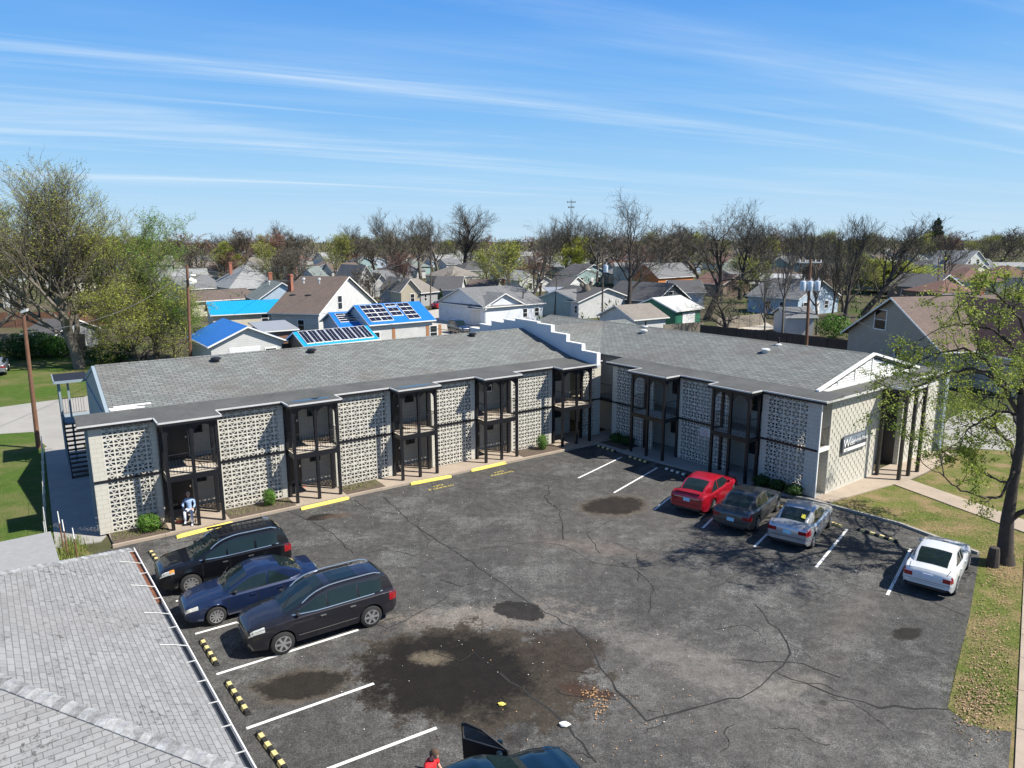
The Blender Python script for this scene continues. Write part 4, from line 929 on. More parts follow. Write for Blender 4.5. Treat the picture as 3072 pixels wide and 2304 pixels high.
    if P.get('side_strip'):
        for side in (1,-1): g=MB(); patch(g,rx+.5,fx-.5,2.9,3.02,side,.012,8,1); g.build('side_strip',X['chrome'],r,uv=False,world=False,fix=True)
    return r
def lerp_prof2(pr,x):
    if x<=pr[0][0]: return pr[0][1]
    for (a,b_),(c,d) in zip(pr,pr[1:]):
        if x<=c: t=(x-a)/(c-a); return b_+(d-b_)*t
    return pr[-1][1]
def sedan(L_=4.75,W_=1.82,H_=1.46,wbs=2.75,rear_deck=1.02,**k):
    xf=L_/2; xr=-L_/2; fx=xf-.95; rx=fx-wbs
    P=dict(L=L_,W=W_,H=H_,front=xf,rear=xr,fx=fx,rx=rx,wr=.325,belt=.93,deck=[(xr,rear_deck-.16),(xr+.10,rear_deck-.02),(xr+.45,rear_deck),(xr+.9,.96),(fx-.55,.93),(fx+.0,.88),(fx+.5,.80),(xf-.16,.73),(xf-.05,.66),(xf,.58)],
      cab=[(xr+.55,rear_deck-.03),(xr+.85,rear_deck+.16),(xr+1.35,H_-.07),(xr+1.65,H_-.02),(xr+2.1,H_),(fx-1.45,H_-.02),(fx-1.15,H_-.09),(fx-.55,1.08),(fx-.30,.93)],ws=(fx-1.14,fx-.36),rw=(xr+.62,xr+1.38),
      wins=[dict(x0=xr+1.10,x1=xr+1.85,clip=[(xr+1.10,.98),(xr+1.65,H_-.13),(xr+2,H_)]),dict(x0=xr+1.90,x1=fx-1.02)],seams=[rx+.42,(rx+fx)/2-.05,fx-.42],handles=[rx+.55,(rx+fx)/2+.12],trunk=xr+.5,plz=.80)
    P['wins'][1]=dict(x0=xr+1.92,x1=fx-.52,clip=[(fx-1.2,H_-.12),(fx-.52,.98)])
    P.update(k); return P
def suv(L_=5.1,W_=1.99,H_=1.78,wbs=2.95,**k):
    xf=L_/2; xr=-L_/2; fx=xf-1.0; rx=fx-wbs
    P=dict(L=L_,W=W_,H=H_,front=xf,rear=xr,fx=fx,rx=rx,wr=.375,zb=.27,belt=1.12,cwb=.93,cwt=.74,deck=[(xr,.95),(xr+.08,1.08),(xr+.5,1.12),(fx-.4,1.12),(fx+.1,1.08),(fx+.55,1.03),(xf-.22,.97),(xf-.06,.88),(xf,.78)],
      cab=[(xr+.06,1.12),(xr+.16,1.45),(xr+.40,H_-.06),(xr+.75,H_-.01),(xr+1.9,H_),(fx-1.55,H_-.02),(fx-1.2,H_-.10),(fx-.45,1.26),(fx-.12,1.11)],ws=(fx-1.22,fx-.22),rw=(xr+.10,xr+.40),
      wins=[dict(x0=xr+.50,x1=xr+1.30,clip=[(xr+.5,1.52),(xr+.8,H_-.16),(xr+3,H_)]),dict(x0=xr+1.38,x1=xr+2.35),dict(x0=xr+2.42,x1=fx-.42,clip=[(fx-1.3,H_-.13),(fx-.42,1.16)])],seams=[rx+.50,(rx+fx)/2-.02,fx-.45],handles=[rx+.62,(rx+fx)/2+.15],plz=.95,tl=(5.6,7.0),hll=.5,spokes=6,chrome=1)
    P.update(k); return P
def place(px,py,P,yaw,side,which):
    "put the wheel whose contact point shows at px,py on the ground there"
    g=G(px,py); c,s=math.cos(yaw),math.sin(yaw); lx=(P['fx'] if which=='f' else P['rx'])*.945; ly=side*(P['W']/2-.09)*.945
    return (g.x-(c*lx-s*ly),g.y-(s*lx+c*ly),.014)
YL=R(213.3); YR=R(52.5)
Pt=suv(4.88,1.97,1.71,2.93,sunroof=[(-.1,.62),(-1.25,-.35)],rails=(-2.0,.7),side_strip=1,bmirror=1); l1=place(850.4,1962,Pt,YL,1,'f'); 
make_car('parked_suv','dark grey SUV with twin sunroofs, nearest the camera of the three facing the gutter',l1,YL,Pt,paint('graphite_paint',(.020,.020,.027)))
Pc=sedan(4.6,1.80,1.48,2.69,bmirror=1,spokes=10,spw=.07); l2=place(651.5,1874,Pc,YL,1,'f'); make_car('parked_sedan','dark blue sedan parked between the black SUV and the grey SUV',l2,YL,Pc,paint('blue_paint',(.012,.024,.070)))
Pe=suv(4.72,1.96,1.73,2.78,rack=1,rails=(-1.9,.55),amber=1,spokes=10,spw=.08); l3=place(575.5,1780,Pe,YL,1,'f'); make_car('parked_suv','black SUV with chrome roof rails and a roof basket beside the yellow wheel stop',l3,YL,Pe,paint('black_paint_car',(.006,.007,.010)))
Pr=sedan(4.80,1.78,1.46,2.70,rear_deck=1.06,spoiler=(-2.18,1.10),ptext='',tll=.2,tl=(4.6,6.6)); l4=place(2135,1536.8,Pr,YR,-1,'r'); make_car('parked_sedan','bright red sedan with chrome boot strip and light interior',l4,YR,Pr,paint('red_paint',(.32,.006,.018),.1))
Pg=sedan(4.80,1.80,1.45,2.85,rear_deck=1.03,plz=.66,tl=(4.7,6.5)); l5=place(2266.5,1592,Pg,YR,-1,'r'); make_car('parked_sedan','dark grey sedan with round red tail lights between red and silver sedans',l5,YR,Pg,paint('grey_paint',(.065,.068,.070)))
Ps=sedan(4.53,1.78,1.44,2.70,rear_deck=1.08,tl=(4.9,6.3),tll=.34,tlw=.42); l6=place(2434.6,1643,Ps,YR,-1,'r'); make_car('parked_sedan','silver sedan with a yellow sticker in its rear window',l6,YR,Ps,paint('silver_paint',(.46,.48,.51),.6))
Pw=sedan(4.45,1.70,1.39,2.62,rear_deck=.98,plm=X['platew'],tl=(5.0,6.5),tll=.12,tlw=.34,plz=.78,cwb=.9); l7=place(2861,1782,Pw,YR-R(3),-1,'r'); make_car('parked_sedan','white sedan parked alone beside the big tree',l7,YR-R(3),Pw,paint('white_car_paint',(.58,.60,.62),.0))
for o in list(COL.objects):
    if o.get('label','').startswith('silver sedan'):
        b=MB(); x=Ps['rw'][0]+.12; b.poly([(x,-.50,1.235),(x+.17,-.47,1.345),(x+.19,-.30,1.365),(x+.02,-.32,1.25)]); b.build('window_sticker',M('yellow_sticker',(.75,.68,.08)),o,uv=False,world=False)
    if o.get('label','').startswith('bright red sedan'):
        b=MB(); b.box(Pr['rear']-.012,Pr['rear']+.02,-.62,.62,.87,.90); b.build('boot_strip',X['chrome'],o,uv=False,world=False)
# black car at the bottom edge with open door
Pb=sedan(4.85,1.85,1.47,2.8,zb=.2); YB=R(30); hp=G(1530,2258,1.0)
c_,s_=math.cos(YB),math.sin(YB); lx,ly=Pb['fx']-.42,.80; l8=(hp.x-(c_*lx-s_*ly),hp.y-(s_*lx+c_*ly),.014)
BC=make_car('parked_sedan','very dark blue car with its driver door open at the bottom edge',l8,YB,Pb,paint('midnight_paint',(.004,.016,.026)))
BC.scale=(1,1,1)
# open door
dr=MB(); ang=R(52); hx,hy=Pb['fx']-.42,Pb['W']/2-.02
def DF(x,y,z):
    # x along door from hinge to latch, y thickness, z up
    return (hx-math.cos(ang)*x-math.sin(ang)*y*0+(-math.sin(ang))*y*-1*0 - math.sin(ang)*0, hy+math.sin(ang)*x, z) if False else (hx-math.cos(ang)*x+math.sin(ang)*y,hy+math.sin(ang)*x+math.cos(ang)*y,z)
dr.hexa([DF(0,0,.32),DF(1.08,0,.32),DF(1.08,.11,.36),DF(0,.11,.36),DF(0,0,.93),DF(1.12,0,.95),DF(1.12,.06,.95),DF(0,.07,.93)])
dr.mi=1
ch=[(0.02,.93),(.62,1.26),(1.0,1.33),(1.13,1.29),(1.12,.95)]
for p,q in zip(ch,ch[1:]): dr.hexa([DF(p[0]-.02,.0,p[1]-.02),DF(q[0]-.02,.0,q[1]-.02),DF(q[0]-.02,.035,q[1]-.02),DF(p[0]-.02,.035,p[1]-.02),DF(p[0]+.0,.0,p[1]+.04),DF(q[0],.0,q[1]+.04),DF(q[0],.035,q[1]+.04),DF(p[0],.035,p[1]+.04)])
DO=dr.build('open_door',[X['trimc'],X['trimc']],BC,uv=False,world=False,fix=True)
g=MB(); g.poly([DF(.08,.018,.96),DF(1.08,.018,.97),DF(1.08,.018,1.27),DF(.98,.018,1.30),DF(.62,.018,1.22)]); gm,T,b_=base('door_glass',.05); b_.inputs['Transmission Weight'].default_value=.85; b_.inputs['Base Color'].default_value=(.25,.28,.27,1); g.build('door_window',gm,DO,uv=False,world=False)
g=MB(); g.box(0,.12,-.02,.05,0,.09,lambda x,y,z:DF(.18+x,.12+y,.95+z)); g.build('side_mirror',paint('mirror_paint',(.004,.016,.026)),DO,uv=False,world=False)
# ================================================================== people
def skinfig(name,joints,edges,mt,parent,sub=2,root=0):
    me=bpy.data.meshes.new(name); me.from_pydata([j[:3] for j in joints],edges,[]); me.materials.append(mt); o=bpy.data.objects.new(name,me); COL.objects.link(o)
    bm=bmesh.new(); bm.from_mesh(me); ly=bm.verts.layers.skin.verify(); bm.verts.ensure_lookup_table()
    for i,v in enumerate(bm.verts): rr=joints[i][3]; v[ly].radius=(rr,rr) if not isinstance(rr,tuple) else rr; v[ly].use_root=(i==root)
    bm.to_mesh(me); bm.free(); o.modifiers.new('skin','SKIN').use_smooth_shade=True; s=o.modifiers.new('sub','SUBSURF'); s.levels=sub; s.render_levels=sub
    if parent: o.parent=parent
    return o
X['skin']=M('skin',(.50,.30,.22),.6,0,.06); X['lblue']=M('light_blue_fabric',(.30,.42,.62),.9,0,.1,6); X['pwhite']=M('white_trousers',(.62,.66,.74),.9,0,.1,6); X['hair']=M('grey_hair',(.40,.34,.29),.9); X['redf']=M('red_fabric',(.62,.02,.025),.9,0,.1,6); X['hairb']=M('brown_hair',(.09,.055,.035),.9,0,.3,30); X['jeans']=M('denim',(.05,.07,.12),.9,0,.1,5)
def head(parent,c,fw,up,hm,name='head',hair='cap',k=1.0):
    fw=Vector(fw).normalized(); up=Vector(up).normalized(); rt=fw.cross(up).normalized(); up=rt.cross(fw); c=Vector(c)
    b=MB(); N1,N2=14,18
    def hp(th,ph,s=1.0):
        x=math.sin(th)*math.cos(ph); y=math.sin(th)*math.sin(ph); z=math.cos(th)
        rx_=.098*(1 if x>0 else 1.02); w_=.076*(1-.18*max(0,-z)); zz=.118*z; f=x*rx_
        if x>.2 and -.35<z<.15 and abs(y)<.22: f+=.016*(1-abs(y)/.22)*(1-abs(z+.1)/.3 if abs(z+.1)<.3 else 0)
        if x>.3 and .08<z<.3 and .15<abs(y)<.5: f-=.006
        if z<-.6 and x>0: f+=.012
        return c+(fw*f+rt*(y*w_)+up*zz)*s*k
    for i in range(N1):
        for j in range(N2):
            q=[hp(math.pi*a/N1,2*math.pi*b_/N2) for a,b_ in ((i,j),(i+1,j),(i+1,j+1),(i,j+1))]; b.poly(q)
    H_=b.build(name,X['skin'],parent,uv=False,smooth=True,fix=True,sharp=0,world=False)
    b=MB()
    for i in range(N1):
        for j in range(N2):
            th=math.pi*(i+.5)/N1; ph=2*math.pi*(j+.5)/N2; x=math.sin(th)*math.cos(ph); z=math.cos(th)
            if (x<.55 and z>-.1 and not (x>.25 and z<.5)) or (x<0 and z>-.55) or z>.62:
                b.poly([hp(math.pi*a/N1,2*math.pi*b_/N2,1.09) for a,b_ in ((i,j),(i+1,j),(i+1,j+1),(i,j+1))])
    b.build('hair',X[hm],parent,uv=False,smooth=True,fix=True,sharp=0,world=False)
    b=MB()
    for s_ in (1,-1):
        e=c+(rt*(s_*.076)+up*-.005)*k; b.lathe([(.004,-.012),(.022,-.006),(.02,.008),(.004,.012)],8,lambda x,y,z:e+fw*x*.7+up*y*1.2+rt*z)
        e2=c+(fw*.090+rt*(s_*.030)+up*.012)*k; 
    b.build('ear',X['skin'],parent,uv=False,smooth=True,world=False)
    b=MB()
    for s_ in (1,-1):
        e=c+(fw*.089+rt*(s_*.030)+up*.014)*k; b.lathe([(.002,-.008),(.011,-.003),(.011,.003),(.002,.008)],8,lambda x,y,z:e+rt*x+up*y*.6+fw*z)
    m_=c+(fw*.093+up*-.055)*k; b.hexa([m_-rt*.022-up*.004-fw*.01,m_+rt*.022-up*.004-fw*.01,m_+rt*.022-up*.004,m_-rt*.022-up*.004,m_-rt*.022+up*.004-fw*.01,m_+rt*.022+up*.004-fw*.01,m_+rt*.022+up*.004,m_-rt*.022+up*.004])
    b.build('facial_feature',X['hairb'],parent,uv=False,world=False)
    return H_
def hand(parent,w_,d,up,side,curl=.6):
    w_=Vector(w_); d=Vector(d).normalized(); up=Vector(up).normalized(); rt=d.cross(up).normalized(); up=rt.cross(d)
    J=[(*w_,.024),(*(w_+d*.045),(.034,.017))]; E=[(0,1)]
    J.append((*(w_+d*.085),(.036,.014))); E.append((1,2))
    for i,(o,l) in enumerate(((-.03,.068),(-.010,.078),(.010,.073),(.030,.058))):
        b_=w_+d*.088+rt*o; k1=b_+d*l*.45-up*l*.12*curl; k2=k1+d*l*.30-up*l*.35*curl; k3=k2+d*l*.10-up*l*.42*curl; s=len(J)
        J+= [(*b_,.0095),(*k1,.009),(*k2,.0085),(*k3,.0075)]; E+=[(2,s),(s,s+1),(s+1,s+2),(s+2,s+3)]
    b_=w_+d*.03+rt*(.03*side); k1=b_+d*.03+rt*.028*side-up*.01; k2=k1+d*.028+rt*.006*side-up*.012; s=len(J); J+=[(*b_,.012),(*k1,.010),(*k2,.009)]; E+=[(1,s),(s,s+1),(s+1,s+2)]
    return skinfig('hand',J,E,X['skin'],parent,1)
# seated person in the wheelchair
wp=G(572,1562,.10); WY=math.atan2(-(wp.y-0),-(wp.x+4))+R(-4)
P1=empty('person',(wp.x,wp.y,.10),WY,'person in pale blue top and white trousers sitting in a wheelchair under the first balcony','person')
J=[(0,0,.52,.13),(.0,0,.68,(.145,.11)),(.0,0,.86,(.155,.105)),(-.01,0,.98,(.14,.085)),(0,0,1.05,.05),(.0,.17,.97,.06),(.04,.25,.76,.05),(.22,.20,.66,.038),(0,-.17,.97,.06),(.04,-.25,.76,.05),(.22,-.20,.66,.038)]
skinfig('shirt',J,[(0,1),(1,2),(2,3),(3,4),(3,5),(5,6),(6,7),(3,8),(8,9),(9,10)],X['lblue'],P1)
J=[(-.02,0,.50,.12),(.08,.10,.52,.095),(.42,.15,.54,.07),(.50,.16,.30,.055),(.54,.16,.10,.045),(.08,-.10,.52,.095),(.42,-.13,.54,.07),(.45,-.13,.32,.055),(.40,-.13,.16,.045)]
skinfig('trousers',J,[(0,1),(1,2),(2,3),(3,4),(0,5),(5,6),(6,7),(7,8)],X['pwhite'],P1)
for y,x,z in ((.16,.54,.03),(-.13,.42,.09)): skinfig('shoe',[(x-.03,y,z+.04,.045),(x+.08,y,z+.015,(.045,.035)),(x+.17,y,z+.005,(.04,.025))],[(0,1),(1,2)],X['pwhite'],P1,1)
skinfig('neck',[(0,0,1.02,.055),(.01,0,1.12,.05)],[(0,1)],X['skin'],P1,1)
head(P1,(.03,0,1.22),(1,-.15,-.12),(0,0,1),'hair')
hand(P1,(.22,.20,.66),(1,-.5,-.25),(0,0,1),-1); hand(P1,(.22,-.20,.66),(1,.5,-.25),(0,0,1),1)
W1=empty('wheelchair',(wp.x,wp.y,.10),WY,'black wheelchair with spoked wheels carrying the seated person','wheelchair')
b=MB(); b.box(-.22,.24,-.22,.22,.40,.43); b.build('seat',X['trimc'],W1,uv=False,world=False); b=MB(); b.box(-.25,-.22,-.22,.22,.43,.88); b.build('backrest',X['trimc'],W1,uv=False,world=False)
for y in (.29,-.29):
    b=MB(); K=28; c0=Vector((-.12,y,.30))
    for k in range(K):
        a=2*math.pi*k/K; c=2*math.pi*(k+1)/K; b.tube(c0+Vector((math.cos(a)*.29,0,math.sin(a)*.29)),c0+Vector((math.cos(c)*.29,0,math.sin(c)*.29)),.014,None,5)
    WH=b.build('wheel',X['tyre'],W1,uv=False,world=False); b=MB()
    for k in range(14): a=2*math.pi*k/14; b.tube(c0,c0+Vector((math.cos(a)*.28,0,math.sin(a)*.28)),.003,None,3,False)
    b.build('spokes',X['chrome'],WH,uv=False,world=False)
    b=MB(); s_=1 if y>0 else -1; yy=s_*.25
    b.path([(-.24,yy,.98),(-.24,yy,.30),(.28,yy,.30),(.34,yy,.12)],.012,5); b.path([(-.24,yy,.66),(.20,yy,.66),(.24,yy,.42),(.24,yy,.30)],.014,5); b.path([(.34,yy,.12),(.50,yy*.6,.08)],.012,5); b.build('frame',X['blackm'],W1,uv=False,world=False)
    b=MB()
    for k in range(14):
        a=2*math.pi*k/14; c=2*math.pi*(k+1)/14; c1=Vector((.30,yy,.085)); b.tube(c1+Vector((math.cos(a)*.07,0,math.sin(a)*.07)),c1+Vector((math.cos(c)*.07,0,math.sin(c)*.07)),.014,None,4)
    b.build('caster',X['tyre'],W1,uv=False,world=False)
b=MB(); b.box(.42,.60,-.20,.20,.085,.10); b.build('footrest',X['blackm'],W1,uv=False,world=False)
bk=L(2.95,-.40,.10); b=MB(); b.lathe([(.10,0),(.13,.24),(.12,.25),(.001,.25)],14,lambda x,y,z:bk+Vector((x,y,z))); BKT=empty('bucket',bk,0,'small tan and red tub standing left of the wheelchair','bucket'); b.build('tub',M('tan_plastic',(.50,.36,.20)),BKT,smooth=True)
b=MB(); b.lathe([(.105,.03),(.127,.14)],14,lambda x,y,z:bk+Vector((x*1.02,y*1.02,z))); b.build('label_band',M('red_band',(.5,.1,.06)),BKT,uv=False,smooth=True)
# standing man by the open door
mp=G(1296,2262,1.62); MY=R(-20)
P2=empty('person',(mp.x-.05,mp.y,.014),MY,'person with short brown hair in a red shirt looking down beside the open car door','person')
J=[(0,0,.93,.13),(.0,0,1.10,(.15,.11)),(.0,0,1.30,(.17,.12)),(.02,0,1.42,(.15,.09)),(.04,0,1.48,.055),(.02,.19,1.40,.065),(.06,.26,1.20,.05),(.02,-.19,1.40,.065),(.10,-.25,1.20,.05)]
skinfig('shirt',J,[(0,1),(1,2),(2,3),(3,4),(3,5),(5,6),(3,7),(7,8)],X['redf'],P2)
skinfig('arm',[(.05,.25,1.22,.042),(.10,.27,1.08,.038),(.30,.22,1.0,.028)],[(0,1),(1,2)],X['skin'],P2,1); skinfig('arm',[(.09,-.245,1.22,.042),(.13,-.26,1.08,.038),(.32,-.2,1.02,.028)],[(0,1),(1,2)],X['skin'],P2,1)
hand(P2,(.30,.22,1.0),(1,-.2,-.1),(0,0,1),-1); hand(P2,(.32,-.2,1.02),(1,.2,-.1),(0,0,1),1)
skinfig('trousers',[(0,0,.93,.13),(.02,.10,.82,.10),(.02,.12,.48,.07),(0,.13,.08,.05),(.02,-.10,.82,.10),(.04,-.12,.48,.07),(0,-.13,.08,.05)],[(0,1),(1,2),(2,3),(0,4),(4,5),(5,6)],X['jeans'],P2)
for y in (.13,-.13): skinfig('shoe',[(-.04,y,.05,.045),(.08,y,.04,(.045,.035)),(.17,y,.03,(.04,.025))],[(0,1),(1,2)],X['trimc'],P2,1)
skinfig('neck',[(.03,0,1.45,.055),(.06,0,1.55,.052)],[(0,1)],X['skin'],P2,1)
head(P2,(.11,0,1.635),(1,-.1,-.55),(.35,0,1),'hairb')
b=MB(); 
for s_ in (1,-1): b.tube((.19,s_*.012,1.625),(.185,s_*.07,1.635),.006,None,4); b.tube((.185,s_*.07,1.635),(.10,s_*.08,1.65),.004,None,4)
b.build('glasses',X['blackm'],P2,uv=False,world=False)
# litter
def bit(name,px,py,s,mt,label,cat): 
    g=G(px,py); b=MB(); b.lathe([(s*.7,0),(s,s*.25),(s*.8,s*.5),(s*.2,s*.62)],9,lambda x,y,z:g+Vector((x*(1+.3*math.sin(7*x/s)),y*.7,z+.014))); r=b.build(name,X[mt],smooth=True,uv=False,label=label,category=cat); return r
o=bit('plastic_bag',1694,2178,.14,'paper','crumpled white plastic bag on the asphalt near the bottom','bag'); o=bit('paper_scrap',1505,2116,.10,'yellow','small yellow scrap lying on the big dark stain','litter')
o=bit('snack_wrapper',915,1465,.16,'redf','red and white wrapper lying on the walk beneath the second balcony','litter')
b=MB()
def scatter(b,n,px,py,sx,sy,s):
    for _ in range(n):
        g=G(rnd.gauss(px,sx),rnd.gauss(py,sy)); t=rnd.uniform(0,6.28); k=s*rnd.uniform(.6,1.4); dx,dy=math.cos(t)*k,math.sin(t)*k; z=.03+rnd.uniform(0,.02)
        b.poly([(g.x-dx,g.y-dy,z),(g.x+dy*.6,g.y-dx*.6,z+.015),(g.x+dx,g.y+dy,z),(g.x-dy*.6,g.y+dx*.6,z+.012)])
scatter(b,45,1775,2085,22,12,.030); scatter(b,45,1800,2125,14,20,.030); scatter(b,50,1870,2150,140,70,.024); scatter(b,60,1550,1850,420,220,.018); scatter(b,50,2200,1750,300,180,.02); scatter(b,60,700,1700,250,120,.025)
b.build('fallen_leaves',X['litter'],uv=False,kind='stuff',label='scattered dry brown leaves and specks on the asphalt')
b=MB()
scatter(b,160,1500,1800,500,260,.018); scatter(b,60,1100,1530,150,40,.02); b.build('paper_specks',X['paper'],uv=False,kind='stuff',label='tiny pale scraps scattered over the asphalt')
# ================================================================== trees
def tree_parts(seed,H,r0,nl=(9,7,6,4),trunk=.32,up=.25,spread=1.0,leaf=0,ls=.1,tw=.012,lean=(0,0),sides=(7,5,4,3),multi=0,kink=.16,first=None,crownw=None,ang0=None):
    rr=random.Random(seed); T=MB(); W=MB(); Lf=MB()
    def leafat(p,n,s):
        for _ in range(n):
            q=p+Vector((rr.gauss(0,s*1.6),rr.gauss(0,s*1.6),rr.gauss(0,s*1.6))); a=Vector((rr.gauss(0,1),rr.gauss(0,1),rr.gauss(0,1))).normalized(); c=a.orthogonal().normalized(); d=a.cross(c); k=s*rr.uniform(.5,1.2)
            Lf.poly([q-c*k,q-d*k*.6,q+c*k,q+d*k*.6])
    def grow(p,d,ln,r,lev,nseg):
        mb=T if lev<=1 else W; pts=[p]; rs=[r]; dirs=[d]
        for i in range(nseg):
            k=kink*(1 if lev else .5); d=(d+Vector((rr.gauss(0,k),rr.gauss(0,k),rr.gauss(0,k)+up*(.28 if lev else .1)))).normalized(); p=p+d*(ln/nseg); pts.append(p); rs.append(max(tw*.5,r*(1-(i+1)/nseg*(.72 if lev<3 else .6)))); dirs.append(d)
        for i in range(nseg): mb.tube(pts[i],pts[i+1],rs[i],rs[i+1],sides[min(lev,3)],False)
        if lev<len(nl):
            n=nl[lev]
            for j in range(n):
                t=(trunk if lev==0 else .18)+(1-(trunk if lev==0 else .18))*(j+rr.uniform(.1,.9))/n; f=t*nseg; i=min(int(f),nseg-1); f-=i; q=pts[i].lerp(pts[i+1],f); rb=rs[i]*(1-f)+rs[i+1]*f
                dd=dirs[i+1]; o=dd.orthogonal().normalized(); o.rotate(Matrix.Rotation(rr.uniform(0,6.283) if lev else (j*2.4+rr.uniform(-.4,.4)),3,dd)); an=(rr.uniform(.55,.95) if lev else (ang0 or rr.uniform(.6,.9)*(1.15-.6*t)))*spread
                nd=(dd*math.cos(an)+o*math.sin(an)).normalized()
                l2=ln*(rr.uniform(.42,.62) if lev else rr.uniform(.42,.6)*(1.25-.65*t))*(1.0 if lev else (crownw or 1)); grow(q,nd,l2,max(tw,rb*.62),lev+1,5 if lev==0 else (4 if lev==1 else 3))
        elif leaf: 
            for i in range(1,nseg+1): leafat(pts[i],leaf,ls)
    if multi:
        for k in range(multi):
            a=6.283*k/multi+.5; grow(Vector((math.cos(a)*r0*.6,math.sin(a)*r0*.6,-.1)),Vector((math.cos(a)*.28,math.sin(a)*.28,1)).normalized(),H*rr.uniform(.8,1),r0*.62,0,7)
    else: grow(Vector((0,0,-.1)),Vector((lean[0],lean[1],1)).normalized(),H,r0,0,8)
    return T,W,Lf
def norm_tree(parts,H,Wd=None):
    T,W,Lf=parts; zs=max([v[2] for v in T.v+W.v]); k=H/zs
    xs=sorted(v[0] for v in W.v); w_=(xs[int(len(xs)*.99)]-xs[int(len(xs)*.01)])*k; kx=(Wd/w_) if Wd else 1
    for m_ in (T,W,Lf): m_.v=[(x*k*kx,y*k*kx,z*k) for x,y,z in m_.v]
def make_tree(name,label,loc,parts,mats,cat='tree',group=None,rz=0,leafmt=None):
    T,W,Lf=parts; r=empty(name,loc,rz,label,cat,group); T.build('trunk',mats[0],r,uv=False,world=False,smooth=True,sharp=0)
    o=len(W.v); W.v+=Lf.v; W.m=[0]*len(W.f)+[1]*len(Lf.f); W.f+=[tuple(o+i for i in f) for f in Lf.f]
    W.build('crown',[mats[1],leafmt] if leafmt else mats[1],r,uv=False,world=False); return r
# --- left leafy trees
def tr(name,label,px,py,topy,wpx,parts,mats,**k):
    base=G(px,py); H=hgt(base,px,topy); dist=base.length; Wd=wpx/FPX*base.y*1.02; norm_tree(parts,H,Wd); return make_tree(name,label,(base.x,base.y,0),parts,mats,**k)
tr('budding_tree','tall tree with pale trunk and tiny yellow-green buds, highest at the left',240,1105,425,340,tree_parts(11,18,.34,(21,10,6,4),.16,1.0,.66,1,.065,.010,kink=.13),(X['barkg'],X['twig']),leafmt=X['leafy'])
tr('budding_tree','wide budding tree cut by the left edge of the picture',-20,1075,560,420,tree_parts(12,14,.4,(13,8,6,4),.2,.75,.8,1,.075,.012),(X['barkg'],X['twig']),leafmt=X['leafy'])
tr('leafing_tree','bright green leafing tree just left of the orange-brown utility pole',470,1080,610,270,tree_parts(13,14,.3,(13,8,6,4),.12,.6,.85,3,.075,.012),(X['bark'],X['twig']),leafmt=X['leafg'])
tr('leafing_tree','yellow-green rounded tree right of the tallest left tree',370,1085,585,300,tree_parts(14,14,.3,(13,8,6,4),.12,.6,.85,2,.065,.012),(X['bark'],X['twig']),leafmt=X['leafy'])
tr('leafing_tree','bushy spreading low tree between the lawn and the long roof',420,1095,800,330,tree_parts(15,8,.2,(11,8,6,4),.05,.2,1.15,1,.075,.01,multi=3),(X['barkd'],X['twig']),leafmt=X['leafy'])
tr('leafing_tree','low bright green tree beside the brick-red corner of the blue-roofed garage',525,1075,850,140,tree_parts(16,8,.2,(10,7,6,4),.05,.3,1.0,3,.09,.01),(X['barkd'],X['twig']),leafmt=X['leafg'])
